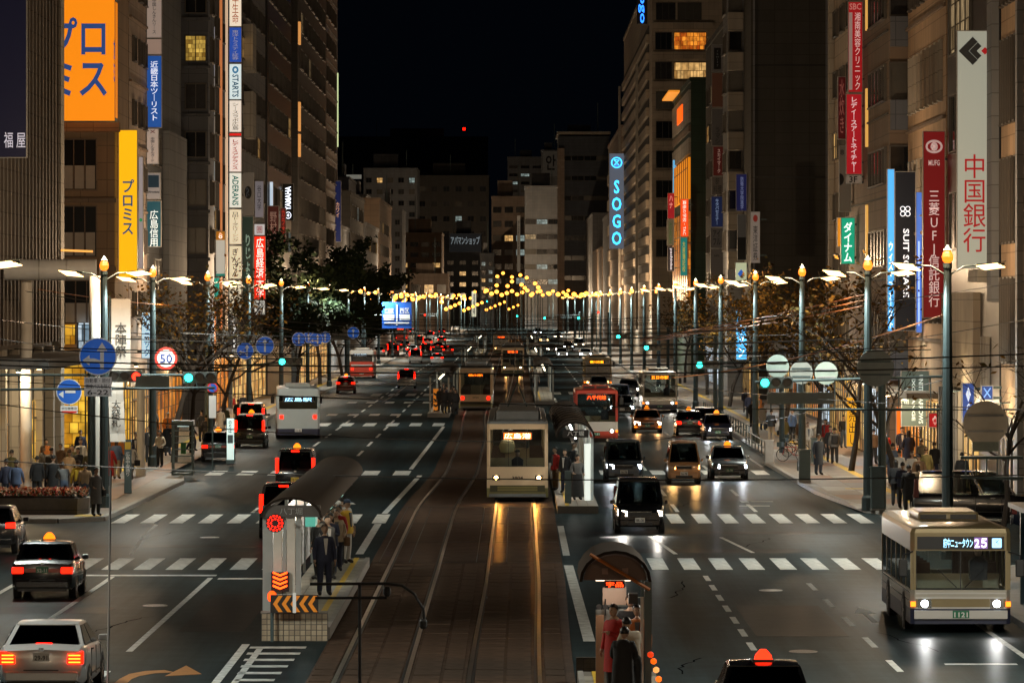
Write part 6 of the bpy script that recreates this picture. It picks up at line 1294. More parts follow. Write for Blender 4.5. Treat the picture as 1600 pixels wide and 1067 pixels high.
# ================================================================ buses and trams: hollow shells with glazed fronts
def coach(name, cat, label, x, y, L, Wd, H, cols, front, heading=-1, rz=0., tram=False, disp=None, dcol=M_LED, spot=0., hcol=(1,.9,.75), headm=M_HEADW, ilight=0., number='', roof=None, wsz=None, grp=None, plate='', rear_lights=False, tail=None, wheels_=True, dispback=None, mirrors=True, driver=True):
    """front end at +L/2 of its own axis; y is the position of the end nearest the camera"""
    root = thing(name, label, cat, (x, y+L/2/KY, 0), rz+(0 if heading > 0 else math.pi), grp)
    mb, mt, ms = cols            # lower body, upper body, skirt
    hw = Wd/2; t = .06; zf = .35 if not tram else .32
    z1, z2 = wsz or (1.05, 2.3); zs1, zs2 = (1.15, 2.25) if not tram else (1.35, 2.55)
    yr, yf = -L/2, L/2
    c = .10
    # lower shell and skirt
    b = MB(); ring = lambda w, y0, y1, z: [(-w+c,y0,z),(w-c,y0,z),(w,y0+c,z),(w,y1-c,z),(w-c,y1,z),(-w+c,y1,z),(-w,y1-c,z),(-w,y0+c,z)]
    def shellbox(z0, z1_, m_, nm, off=0.):
        o_ = ring(hw+off, yr-off, yf+off, 0); i_ = ring(hw-t, yr+t, yf-t, 0); bb = MB(); n = 8
        vs = [(p[0],p[1],z0) for p in o_]+[(p[0],p[1],z1_) for p in o_]+[(p[0],p[1],z1_) for p in i_]+[(p[0],p[1],z0) for p in i_]
        fs = []
        for k_ in range(4):
            for j in range(n): fs.append((k_*n+j, k_*n+(j+1) % n, ((k_+1) % 4)*n+(j+1) % n, ((k_+1) % 4)*n+j))
        bb.add(vs, fs); return bb.build(nm, m_, root, smooth=30)
    zl = zs1 if not tram else zs1
    shellbox(zf+.25, z1, mb, 'lower_body'); shellbox(zf-.12, zf+.248, ms, 'skirt', .004 if tram else .0); shellbox(z2, H-.12, mt, 'upper_body')
    MB().box(-hw+t, hw-t, yr+t, yf-t, zf+.3, zf+.36).build('floor', M_BLACK, root)
    rf = MB(); rf.loft([[(p[0],p[1],H-.12) for p in ring(hw, yr, yf, 0)], [(p[0]*.97,p[1]*.998,H-.02) for p in ring(hw, yr, yf, 0)], [(p[0]*.8,p[1]*.985,H+.03) for p in ring(hw, yr, yf, 0)]]); rf.build('roof', roof or mt, root, smooth=30)
    # pillars and side panes
    ns = max(4, int(L/1.5))
    for s in (-1, 1):
        for i in range(ns+1):
            y0 = yr+.1+(L-.2)*i/ns; MB().box(min(s*hw, s*(hw-t)), max(s*hw, s*(hw-t)), y0-.045, y0+.045, z1+.001, z2-.001).build('pillar', mt, root)
        for yy in (yr, yf-t): MB().box(min(s*(hw-.065), s*(hw-.13)), max(s*(hw-.065), s*(hw-.13)), yy+.002, yy+t-.002, z1+.001, z2-.001).build('corner_pillar', mt, root)
    gl = M_CLEAR if ilight else M_CGL
    for s in (-1, 1):
        for i in range(ns):
            y0 = yr+.15+(L-.2)*i/ns; y1 = yr+.05+(L-.2)*(i+1)/ns; MB().box(min(s*(hw-.012), s*(hw-.03)), max(s*(hw-.012), s*(hw-.03)), y0, y1, z1+.02, z2-.02).build('side_window', gl, root)
    # windshield in panes, rear window
    npn = front.get('panes', 2); ww = 2*hw-.26
    for i in range(npn):
        x0 = -ww/2+ww*i/npn+.015; x1 = -ww/2+ww*(i+1)/npn-.015
        MB().box(x0, x1, yf-.03, yf-.012, z1+.02, z2-.02).build('windshield', gl if heading < 0 else M_CGL, root)
        MB().box(x0, x1, yr+.012, yr+.03, z1+.02, z2-.02).build('rear_window', M_CGL if not ilight else M_CLEAR, root)
    for i in range(npn+1): MB().box(-ww/2+ww*i/npn-.012, -ww/2+ww*i/npn+.012, yf-.035, yf-.005, z1+.001, z2-.001).build('windshield_bar', M_BLACK, root)
    for s in (-1, 1):
        if not tram: MB().tube([(s*.1, yf+.01, z1+.06), (s*.55, yf+.012, z1+.5)], .012, 5).build('wiper', M_BLACK, root)
    if tram: MB().tube([(0, yf+.012, z1+.02), (.02, yf+.014, z1+.75)], .016, 5).build('wiper', M_BLACK, root)
    # destination display
    d0, d1, dz0, dz1 = front.get('disp', (-.75, .75, z2+.05, z2+.32)); yd_ = yf+.004
    face = '+y'
    e = yf if heading < 0 else yr; sg = 1 if heading < 0 else -1
    def fbox(x0, x1, z0, z1_, d_, m_, nm, parent=None, off=0.):
        a_, b_ = e+sg*off, e+sg*(off+d_); return MB().box(x0, x1, min(a_, b_), max(a_, b_), z0, z1_).build(nm, m_, parent or root)
    if disp:
        dp = fbox(-sg*d1 if sg > 0 else d0, -sg*d0 if sg > 0 else d1, dz0, dz1, .02, M_BLACK, 'destination_display', off=.002)
        segs = disp if isinstance(disp, list) else [(disp, dcol, .06, .94)]
        for (st, mm, a_, b_) in segs:
            w_ = d1-d0; xa, xb = d0+w_*a_, d0+w_*b_
            text(dp, st, mm, xa, xb, dz0+.04, dz1-.04, e+sg*.028, face='+y' if sg > 0 else '-y', bold=.012 if len(st) > 5 else .03)
        if dispback: fbox(-(d0+(d1-d0)*dispback[1]), -(d0+(d1-d0)*dispback[0]), dz0+.02, dz1-.02, .003, glow(dispback[2], dispback[3]), 'display_panel', off=.0225)
    # lamps
    for s in (-1, 1):
        hx, hz_, hs = front.get('head', (.72, .72, .1))
        if heading < 0:
            hb = fbox(min(s*hx*hw-hs*1.5, s*hx*hw+hs*1.5), max(s*hx*hw-hs*1.5, s*hx*hw+hs*1.5), hz_-hs, hz_+hs, .015, M_CHROME, 'headlight_bezel', off=.004)
            b_ = MB().disc((s*hx*hw*1.0, -.03, hz_), hs*.8, .02, 14); b_.v = [(-q[0], -q[1]+e, q[2]) for q in b_.v]; b_.build('headlight', headm, hb)
            if front.get('ind', True): fbox(s*hw*.95-.06, s*hw*.95+.06, hz_-.07, hz_+.05, .03, M_IND, 'indicator', off=.001); 
            if front.get('fog'): fbox(s*hx*hw-.1, s*hx*hw+.1, .42, .5, .03, M_IND, 'fog_lamp', off=.02)
        else: fbox(s*hw*.78-.1, s*hw*.78+.1, front.get('tz', .9)-.12, front.get('tz', .9)+.1, .03, tail or M_TAIL, 'tail_light', off=.004)
    bz = front.get('bump', (.32, .5)); fbox(-hw*.93, hw*.93, bz[0], bz[1], .09, front.get('bumpm', ms), 'bumper', off=.006)
    for (z0, z1_, m_, nm) in front.get('bands', []): fbox(-hw*.9, hw*.9, z0, z1_, .012, m_, nm, off=.004)
    if plate: p = fbox(-.2, .2, bz[0]+.02, bz[0]+.2, .012, M_PLATEG if heading < 0 else M_PLATEW, 'licence_plate', off=.1); text(p, plate, M_WTXT if heading < 0 else M_BLKTXT, -.16, .16, bz[0]+.04, bz[0]+.16, e+sg*.116, face='+y' if sg > 0 else '-y')
    if number: text(root, number, M_BLKTXT, -.22, .22, front.get('nz', .78), front.get('nz', .78)+.12, e+sg*.012, face='+y' if sg > 0 else '-y')
    if mirrors and not tram:
        for s in (-1, 1): MB().tube([(s*hw*.95, yf-.05, z2-.02), (s*(hw+.2), yf+.25, z2-.1), (s*(hw+.2), yf+.28, z2-.2)], .02, 5).build('mirror_arm', M_BLACK, root); MB().box(s*(hw+.2)-.11, s*(hw+.2)+.11, yf+.22, yf+.3, z2-.62, z2-.2).build('mirror', M_BLACK, root, bev=.03)
    if wheels_:
        wheels(root, (-hw+.1, hw-.1), (yf-2.2, yr+2.6), .46, .26)
        for yy in (yf-2.2, yr+2.6):
            for s in (-1, 1): MB().lathe([(.54, 0), (.54, .006)], (s*(hw+.002) if s > 0 else -hw-.008, yy, .46), 20, 'x').build('wheel_arch', M_BLACK, root)
        for s in (-1, 1):
            for zz in (z1-.08, zf+.42): MB().box(min(s*(hw+.001), s*(hw+.012)), max(s*(hw+.001), s*(hw+.012)), yr+.15, yf-.15, zz, zz+.03).build('side_trim', M_CHROME, root)
    if not tram:
        MB().box(-.75, .75, -1.6, 1.4, H+.02, H+.24).build('air_conditioner', roof or mt, root, bev=.05)
        for s in (-1, 1): MB().box(s*.05 if s > 0 else -.7, .7 if s > 0 else -.05, 1.4, 1.42, H+.06, H+.18).build('vent_grille', M_BLACK, root)
    # inside: seats and a driver's place, so that the glass shows something
    st_ = MB()
    for i in range(int(L/1.1)-2):
        y0 = yr+1+i*1.1
        for s in (-1, 1): st_.box(min(s*hw*.45, s*hw*.9), max(s*hw*.45, s*hw*.9), y0, y0+.1, zf+.4, zf+1.25)
    st_.build('seats', mat('seat_fabric', (.10,.06,.05), .9, var=.2), root)
    dash = MB().box(-hw+.15, hw-.15, yf-.55, yf-.12, zf+.36, z1+.02).build('dashboard', M_BLACK, root)
    if driver and heading < 0:
        sx = .0 if tram else -.5
        MB().loft([[(sx-.22,yf-.95,zf+.9),(sx+.22,yf-.95,zf+.9),(sx+.2,yf-.7,zf+.9),(sx-.2,yf-.7,zf+.9)],[(sx-.24,yf-.98,zf+1.35),(sx+.24,yf-.98,zf+1.35),(sx+.22,yf-.76,zf+1.35),(sx-.22,yf-.76,zf+1.35)],[(sx-.07,yf-.92,zf+1.48),(sx+.07,yf-.92,zf+1.48),(sx+.07,yf-.8,zf+1.48),(sx-.07,yf-.8,zf+1.48)]]).build('driver_torso', mat('uniform_dark', (.03,.03,.04), .8, var=.1), root, smooth=60)
        MB().lathe([(.03,zf+1.46),(.085,zf+1.52),(.1,zf+1.62),(.08,zf+1.71),(.03,zf+1.74)], (sx,yf-.86,0), 10).build('driver_head', mat('skin_light', (.45,.3,.22), .6, var=.08), root, smooth=60)
        MB().lathe([(.105,zf+1.66),(.11,zf+1.7),(.07,zf+1.77)], (sx,yf-.86,0), 10).build('driver_cap', M_BLACK, root)
    if ilight:
        lamp('POINT', root, (.3, yf-1.3, z2-.1), 3.5*ilight, (1,.85,.6), .15)
        for s in (-.5, .5): MB().box(s*hw-.06, s*hw+.06, yr+1.5, yf-1.6, z2+.16, z2+.19).build('ceiling_light', glow('#ffe8c0', ilight), root)
        MB().box(-hw+.1, hw-.1, yf-2.0, yf-1.95, zf+.36, z1+.3).build('cab_partition', mat('partition_cream', (.5,.42,.3), .6, var=.1), root)
    if spot and heading < 0: [lamp('SPOT', root, (s*(.74 if tram else .85), yf+.15, .9), spot*1.6, hcol, .1, (R(86.5), 0, 0), 65, .8) for s in (-1, 1)]
    return root
B_SILV = paint('bus_silver', (.42,.40,.35), .4, .4); B_GOLD = paint('bus_bronze', (.24,.19,.10), .4, .4); B_WHITE = paint('bus_white', (.55,.54,.52), .1, .4); B_RED = paint('bus_red', (.45,.05,.03), .1, .4); B_LBLUE = paint('bus_pale_blue', (.42,.48,.50), .1, .4); B_SKIRT = paint('bus_skirt', (.02,.025,.06), .1, .4)
T_CREAM = paint('tram_cream', (.64,.47,.30), .0, .4); T_GREEN = paint('tram_olive', (.16,.14,.05), .0, .5); T_ROOF = mat('tram_roof', (.16,.17,.175), .6, .1, var=.15)
# near right bus
yb = 69.6
coach('city_bus', 'bus', 'bronze and silver city bus with blue lit display at the right kerb', gx(1501, yb), yb, 10.2, 2.42, 2.55, (B_SILV, B_GOLD, B_SKIRT), dict(panes=2, disp=(-1.05,1.05,2.03,2.34), head=(.72,.72,.11), fog=True, bump=(.36,.56), bumpm=B_WHITE, bands=[(.84,.88,B_WHITE,'trim_band'),(.95,.99,B_WHITE,'trim_band'),(.60,.635,B_WHITE,'trim_band'),(.64,.835,B_GOLD,'grille_panel')]), heading=-1, rz=.0,
      disp=[('府中ニュータウン', glow('#a8e4ff', 2.2), .30, .64), ('2５', glow('#ffffff', 1.6), .66, .80), ('♿', glow('#9ad0ff', 1.6), .86, .97)], dispback=(.655, .81, '#7a5a9a', .9), spot=150, hcol=(.95,.95,.9), headm=M_HEADC, plate='1121', wsz=(1.05, 2.0), ilight=.9)
coach('city_bus', 'bus', 'white and pale blue city bus seen from behind at the left kerb', gx(459, 168.5), 168.5, 10.5, 2.5, 2.95, (B_LBLUE, B_LBLUE, B_SKIRT), dict(panes=1, disp=(-.9,.9,2.15,2.45), tz=1.3, bump=(.4,.6), bands=[]), heading=1, rz=.05, disp='広島駅', dcol=M_LEDB, plate='10-42', wsz=(1.75, 2.5), ilight=.6)
coach('city_bus', 'bus', 'red and white bus with red LED display in the lane beside the platform', gx(932, 165), 165, 10.5, 2.45, 2.95, (B_WHITE, B_RED, B_RED), dict(panes=1, disp=(-.62,.62,2.38,2.7), head=(.72,.62,.1), bump=(.34,.52)), heading=-1, disp='八千代線', dcol=M_LED, spot=160, hcol=(1,.75,.45), headm=M_HEADW, wsz=(1.15, 2.75), ilight=.25, plate='7-31')
coach('city_bus', 'bus', 'pale city bus with amber display approaching the green signal', gx(1031, 208), 208, 10.5, 2.5, 2.95, (B_SILV, B_SILV, B_SKIRT), dict(panes=2, disp=(-.7,.7,2.4,2.72), head=(.72,.72,.1), bump=(.34,.52), bands=[(.9,.95,M_CHROME,'trim_band'),(1.02,1.06,M_CHROME,'trim_band')]), heading=-1, disp='五日市駅', dcol=glow('#ff8a18', 4.0), spot=160, headm=M_HEADC, wsz=(1.15, 2.75), ilight=.15, plate='6-55')
coach('city_bus', 'bus', 'far bus with amber display and one orange lit flank', gx(934, 262), 262, 10.5, 2.5, 2.95, (B_WHITE, B_GOLD, B_SKIRT), dict(panes=2, disp=(-.8,.6,2.4,2.72), head=(.72,.72,.12), bump=(.34,.52)), heading=-1, disp='横川方面', dcol=glow('#ff9a18', 4.5), spot=100, headm=M_HEADO, wsz=(1.15, 2.75))
coach('city_bus', 'bus', 'red and white striped bus seen from behind past the crossing', gx(565, 302), 302, 10.0, 2.5, 2.95, (B_RED, B_WHITE, B_RED), dict(panes=1, disp=(-.9,.6,2.35,2.6), tz=1.0, bump=(.4,.6), bands=[(1.2,1.45,B_WHITE,'white_band')]), heading=1, disp='市民病院', dcol=glow('#d8f0ff', 2.5), wsz=(1.75, 2.5), plate='2-08')
coach('city_bus', 'bus', 'distant bus with red display deep in the far queue', gx(627, 560), 560, 10.0, 2.5, 3.0, (B_RED, B_RED, B_SKIRT), dict(panes=1, disp=(-.9,.9,2.6,2.9), tz=1.0), heading=1, disp='回送', dcol=M_LED, wsz=(1.75, 2.5))
# trams
def tramx(lab, x, y, L, **k):
    r = coach('tram', 'tram', lab, x, y, L, 2.44, 3.25, (T_CREAM, T_CREAM, T_GREEN), k.pop('front'), tram=True, wheels_=False, roof=T_ROOF, mirrors=False, **k)
    MB().box(-.85, .85, L/2-4.6, L/2-1.2, 3.26, 3.62).build('roof_unit', T_ROOF, r, bev=.05); MB().box(-.8, .8, -L/2+2, L/2-6, 3.26, 3.5).build('roof_unit', T_ROOF, r, bev=.05)
    for s in (-1, 1): MB().tube([(s*.95, L/2-1, 3.3), (s*.95, -L/2+1, 3.3)], .03, 5).build('roof_rail', M_STEEL, r)
    p = MB(); p.tube([(-.4,-1.0,3.55),(0,-1.9,4.6),(-.05,-1.0,5.6)], .03, 5); p.tube([(.4,-1.0,3.55),(0,-1.9,4.6)], .03, 5); p.tube([(-.7,-1.0,5.6),(.7,-1.0,5.6)], .03, 5); p.build('pantograph', M_STEEL, r)
    MB().box(-.9, .9, -L/2+1.2, L/2-1.2, .06, .3).build('bogie', M_BLACK, r)
    return r
TF = lambda **k: dict(dict(panes=3, disp=(-.6,.6,2.50,2.80), head=(.70,.98,.1), bump=(.22,.34), bumpm=T_ROOF, ind=False, nz=.92, bands=[(.42,.68,mat('coupler_grille', (.05,.045,.02), .6, var=.1),'coupler_cover')]), **k)
r = tramx('cream tram with olive skirt and warm headlights stopped at the platform, number on its front', .09, 115.2, 27, front=TF(), heading=-1, disp='広島港', dcol=glow('#fff0c0', 3.0), spot=260, hcol=(1,.38,.06), headm=glow('#ffc870', 26.0), number='3804', wsz=(1.42, 2.92), ilight=5.0, dispback=(.04, .96, '#ff7a20', 1.2))
for z in (.46, .53, .6): MB().box(-.8, .8, 27/2+.017, 27/2+.03, z, z+.03).build('grille_bar', mat('grille_olive', (.3,.25,.08), .5, var=.1), r)
MB().lathe([(.05,1.9),(.26,1.95),(.33,2.2),(.26,2.42),(.06,2.5)], (.42,27/2-1.4,0), 12).build('seat_back', mat('seat_pale', (.6,.48,.28), .7, var=.15), r, smooth=60)
tramx('cream tram seen from behind with red tail lights and amber display', gx(743, 212), 212, 27, front=TF(tz=.95), heading=1, disp='横川駅', dcol=glow('#ff6a10', 4.5), wsz=(1.2, 2.8), ilight=1.2, number='3954')
tramx('far approaching tram with orange display and twin headlights', gx(801, 310), 310, 27, front=TF(), heading=-1, disp='宮島口', dcol=glow('#ff5010', 5.0), spot=420, hcol=(1,.5,.14), headm=glow('#ffd890', 26.0), wsz=(1.2, 2.8), ilight=1.0)
tramx('most distant tram with a small orange display behind the far approaching one', gx(783, 440), 440, 20, front=TF(), heading=-1, disp='江波', dcol=glow('#ff5010', 5.0), headm=M_HEADO, wsz=(1.2, 2.8))
# red lamp under the rear window of the departing tram
# ================================================================ people
SKIN = [mat('skin_a', (.46,.30,.21), .6, var=.06), mat('skin_b', (.40,.26,.18), .6, var=.06)]
HAIR = [mat('hair_black', (.012,.011,.011), .45, var=.1), mat('hair_brown', (.05,.028,.016), .45, var=.1)]
SHOE = mat('shoe_dark', (.02,.02,.022), .5, var=.1)
def cloth(n, c): return mat('cloth_'+n, c, .85, var=.18, scale=7, bump=.25, bscale=14)
CL = dict(black=cloth('black', (.02,.02,.022)), navy=cloth('navy', (.025,.03,.06)), grey=cloth('grey', (.12,.12,.12)), white=cloth('white', (.55,.53,.5)), red=cloth('red', (.42,.025,.02)), yellow=cloth('yellow', (.62,.38,.03)), orange=cloth('orange', (.5,.17,.04)), brown=cloth('brown', (.16,.09,.045)), beige=cloth('beige', (.4,.31,.21)), denim=cloth('denim', (.07,.10,.16)), olive=cloth('olive', (.10,.09,.035)), cream=cloth('cream', (.55,.47,.36)), blue=cloth('blue', (.08,.12,.22)), pink=cloth('pink', (.4,.2,.17)))
POSES = {}
def pose_mesh(pose):
    if pose in POSES: return POSES[pose]
    J = {'pel':(0,0,.93),'spi':(0,0,1.10),'che':(0,.01,1.30),'nek':(0,0,1.46),'hd':(0,-.02,1.55)}
    rad = {'pel':(.165,.13),'spi':(.16,.12),'che':(.18,.13),'nek':(.06,.06),'hd':(.055,.06)}
    arms = {'stand':[((.25,.03,1.12),(.26,-.06,.88)),((-.25,.03,1.12),(-.26,-.06,.88))],
            'phone':[((.24,-.02,1.13),(.09,-.28,1.22)),((-.25,.03,1.12),(-.25,-.08,.88))],
            'walk':[((.25,.12,1.13),(.26,.02,.90)),((-.25,-.10,1.13),(-.24,-.24,.93))],
            'bag':[((.27,.03,1.12),(.22,-.14,1.02)),((-.25,.03,1.12),(-.22,-.16,1.05))],
            'bend':[((.24,-.12,1.10),(.12,-.34,1.06)),((-.24,-.12,1.10),(-.12,-.34,1.04))]}[pose]
    legs = {'walk':[((.1,-.16,.52),(.1,-.12,.10)),((-.1,.04,.50),(-.1,.28,.14))]}.get(pose, [((.105,-.02,.50),(.11,.01,.09)),((-.105,-.01,.50),(-.12,.03,.09))])
    if pose == 'bend':
        for k_, d in (('spi',-.04),('che',-.12),('nek',-.2),('hd',-.25)): J[k_] = (0, d, J[k_][2]-abs(d)*.35)
    E = [('pel','spi'),('spi','che'),('che','nek'),('nek','hd')]
    seg = {}
    for s, (el, wr) in zip((1,-1), arms):
        n = 'r' if s > 0 else 'l'; shx = J['che'][1]
        J['sh'+n] = (s*.185, shx, J['che'][2]+.095); rad['sh'+n] = (.085,.085); J['el'+n] = (el[0], el[1]+shx*.7, el[2]); rad['el'+n] = (.066,.066); J['wr'+n] = (wr[0], wr[1]+shx*.7, wr[2]); rad['wr'+n] = (.045,.042)
        d = (Vector(J['wr'+n])-Vector(J['el'+n])).normalized(); J['ha'+n] = tuple(Vector(J['wr'+n])+d*.075); rad['ha'+n] = (.042,.026)
        E += [('che','sh'+n),('sh'+n,'el'+n),('el'+n,'wr'+n),('wr'+n,'ha'+n)]
    for s, (kn, an) in zip((1,-1), legs):
        n = 'r' if s > 0 else 'l'
        J['hp'+n] = (s*.09, 0, .86); rad['hp'+n] = (.118,.118); J['kn'+n] = kn; rad['kn'+n] = (.084,.088); J['an'+n] = an; rad['an'+n] = (.066,.07); J['to'+n] = (an[0]+s*.02, an[1]-.17, max(.04, an[2]-.05)); rad['to'+n] = (.05,.04)
        E += [('pel','hp'+n),('hp'+n,'kn'+n),('kn'+n,'an'+n),('an'+n,'to'+n)]
    names = list(J); bm = bmesh.new(); sk = bm.verts.layers.skin.verify(); vv = {}
    for n in names:
        v = bm.verts.new(J[n]); v[sk].radius = rad[n]; v[sk].use_root = (n == 'pel'); vv[n] = v
    for a, b_ in E: bm.edges.new((vv[a], vv[b_]))
    me = bpy.data.meshes.new('body_source'); bm.to_mesh(me); bm.free()
    o = bpy.data.objects.new('body_source', me); COL.objects.link(o)
    o.modifiers.new('s', 'SKIN').use_smooth_shade = True; sb = o.modifiers.new('u', 'SUBSURF'); sb.levels = 1; sb.render_levels = 1
    dg = bpy.context.evaluated_depsgraph_get(); body = bpy.data.meshes.new_from_object(o.evaluated_get(dg)); bpy.data.objects.remove(o)
    # head, fingers, face added to the same mesh
    vs = [tuple(v.co) for v in body.vertices]; fs = [tuple(p.vertices) for p in body.polygons]
    def near(p):
        best = (9, None)
        for a, b_ in E:
            A, B = Vector(J[a]), Vector(J[b_]); d = B-A; t = max(0, min(1, (p-A).dot(d)/d.length_squared)); q = (A+d*t-p).length
            if q < best[0]: best = (q, (a, b_), t)
        return best[1], best[2]
    mi = []
    for f in fs:
        c = sum((Vector(vs[i]) for i in f), Vector())/len(f); (a, b_), t = near(c)
        if a == 'nek' or (a == 'che' and b_ == 'nek' and t > .93): k_ = 0
        elif a[:2] in ('wr',) : k_ = 0
        elif a[:2] == 'an': k_ = 3
        elif a[:2] in ('hp','kn') or (a == 'pel' and b_ != 'spi') or (a == 'pel' and t < .15): k_ = 2
        else: k_ = 1
        mi.append(k_)
    X = MB(); H = Vector(J['hd'])+Vector((0,-.01,.10))
    def ell(c, rx, ry, rz_, n=12, m=8, mat_=0):
        rings = []
        for i in range(m+1):
            ph = math.pi*i/m; q = max(.02, math.sin(ph)); rings.append([(c[0]+rx*q*math.cos(2*math.pi*j/n), c[1]+ry*q*math.sin(2*math.pi*j/n), c[2]-rz_*math.cos(ph)) for j in range(n)])
        X.loft(rings, mat_)
    ell(H, .077, .095, .118)
    X.hexa([(H.x-.016,H.y-.09,H.z-.03),(H.x+.016,H.y-.09,H.z-.03),(H.x+.016,H.y-.115,H.z-.03),(H.x-.016,H.y-.115,H.z-.03),(H.x-.006,H.y-.09,H.z+.015),(H.x+.006,H.y-.09,H.z+.015),(H.x+.006,H.y-.098,H.z+.015),(H.x-.006,H.y-.098,H.z+.015)])
    for s in (-1, 1):
        ell((H.x+s*.03,H.y-.083,H.z+.012), .013,.009,.007, 8, 4, 3); ell((H.x+s*.08,H.y,H.z-.0), .01,.022,.032, 8, 4)
    ell((H.x,H.y-.088,H.z-.058), .022,.007,.006, 8, 4, 4)
    for n in 'rl':
        w_ = Vector(J['wr'+n]); h_ = Vector(J['ha'+n]); d = (h_-w_).normalized(); sd = Vector((0,1,0)) if abs(d.y) < .8 else Vector((1,0,0)); sd = (sd-d*sd.dot(d)).normalized(); nn = d.cross(sd).normalized()
        ins = -nn*(1 if (nn.x*(h_.x) > 0) else -1)
        for i in range(4):
            b0 = h_+d*.01+sd*(.026-.0175*i); ln = (.062,.072,.068,.052)[i]
            X.tube([b0, b0+d*ln*.5+ins*.006, b0+d*ln+ins*.025], [.0095,.009,.006], 5)
        b0 = w_+d*.03-sd*(-.03); X.tube([b0, b0+d*.03+sd*.022, b0+d*.058+sd*.026+ins*.012], [.011,.010,.007], 5)
    o_ = len(vs); vs += X.v; fs += [tuple(i+o_ for i in f) for f in X.f]; mi += X.m
    me = bpy.data.meshes.new('body'); me.from_pydata(vs, [], fs); me.update()
    for i in range(5): me.materials.append(SHOE)
    for p, k_ in zip(me.polygons, mi): p.material_index = k_; p.use_smooth = True
    me.update(); POSES[pose] = (me, H, J); return POSES[pose]
LIPS = mat('lips', (.35,.12,.1), .5, var=0)
HM = {}
def px_hash(x, y): return abs(math.sin(x*12.9898+y*78.233))
def coat_mesh(r, coat, J):
    kind = coat[1]; zb = {'short': .78, 'long': .45, 'skirt': .12, 'jacket': .84}[kind]; n = 16; yo = J['che'][1]; q = MB()
    if kind == 'skirt': prof = [(1.02,.175,.135),(.85,.21,.18),(.5,.245,.21),(zb,.265,.225)]
    else: prof = [(1.485,.075,.075),(1.445,.15,.10),(1.40,.205,.135),(1.28,.215,.155),(1.12,.20,.15),(.97,.212,.16),(zb+.06,.228,.18),(zb,.232,.185)]
    rings = []
    for z_, w, d in prof:
        bend = yo*max(0, min(1, (z_-.93)/.4)); dz = -abs(bend)*.35
        rings.append([(w*math.cos(2*math.pi*j/n)*(1+.025*math.cos(5*2*math.pi*j/n+z_*9)), bend+d*math.sin(2*math.pi*j/n)*(1+.03*math.cos(4*2*math.pi*j/n+z_*7)), z_+dz) for j in range(n)])
    q.loft(rings); o = q.build('coat' if kind != 'skirt' else 'skirt', CL[coat[0]], r, smooth=60)
    if kind == 'jacket':
        MB().hexa([(-.012,-.184,1.02),(.012,-.184,1.02),(.012,-.12,1.02),(-.012,-.12,1.02),(-.055,-.16+yo,1.42),(.055,-.16+yo,1.42),(.03,-.09+yo,1.42),(-.03,-.09+yo,1.42)]).build('shirt_front', CL['white' if coat[0] in ('navy','black','grey') else 'grey'], o)
def person(x, y, z, rz, pose, top, bot, label, hair=0, long=False, coat=None, hat=None, bag=None, h=1.0, grp=None):
    me, H, J = pose_mesh(pose); r = thing('person', label, 'person', (x, y, z), rz, grp); r.scale = (h, h, h)
    b = link('body', me, r)
    for s, m in zip(b.material_slots, (SKIN[hair], CL[top], CL[bot], SHOE, LIPS)): s.link = 'OBJECT'; s.material = m
    k = (pose, long)
    if k not in HM:
        q = MB(); n = 12; rings = []
        for i, ph in enumerate((.02, .35, .7, 1.05, 1.4, 1.75)):
            rg = []
            for j in range(n):
                sn = math.sin(2*math.pi*j/n); p_ = min(ph, 1.12) if sn < -.4 else (min(ph, 1.5) if sn < .1 else ph)
                jit = 1+.05*math.sin(j*2.3+i*1.9)
                rg.append((H.x+.096*jit*math.sin(p_)*math.cos(2*math.pi*j/n), H.y+.006+.112*jit*math.sin(p_)*sn, H.z+.014+.128*math.cos(p_)))
            rings.append(rg)
        if long: 
            for dz, w in ((.1,.086),(.2,.08),(.28,.06)): rings.append([(H.x+w*math.cos(2*math.pi*j/n), H.y+.055+.05*math.sin(2*math.pi*j/n), H.z-dz) for j in range(n)])
        q.loft(rings); HM[k] = q.mesh('hair'); HM[k].polygons.foreach_set('use_smooth', [True]*len(HM[k].polygons)); HM[k].materials.append(HAIR[0])
    hr = link('hair', HM[k], r); hr.material_slots[0].link = 'OBJECT'; hr.material_slots[0].material = HAIR[hair]
    if not coat and pose != 'bend' and (len(label)+int(px_hash(x, y)*10)) % 5 != 0: coat = (top, 'jacket')
    if coat: coat_mesh(r, coat, J)
    if hat: 
        q = MB(); q.lathe([(.098,H.z+.04),(.1,H.z+.09),(.07,H.z+.135),(.02,H.z+.145)], (H.x,H.y,0), 12); q.box(H.x-.06,H.x+.06,H.y-.17,H.y-.07,H.z+.04,H.z+.055); q.build('cap', CL[hat], r, smooth=50)
    if bag == 'back': MB().box(-.16, .16, .11, .27, .98, 1.40).build('backpack', CL['yellow' if top == 'yellow' else 'black'], r, bev=.05)
    elif bag: 
        MB().box(.24, .4, -.12, .16, .72, .98).build('handbag', CL[bag], r, bev=.03); MB().tube([(.3,-.08,.97),(.22,-.05,1.36),(.3,.12,.97)], .012, 5).build('bag_strap', CL[bag], r)
    return r
def pp(px, py, pose, face, top, bot, label, z=.15, **k):
    Y = yd(py, z); return person(gx(px, Y), Y, z, R(face), pose, top, bot, label, **k)
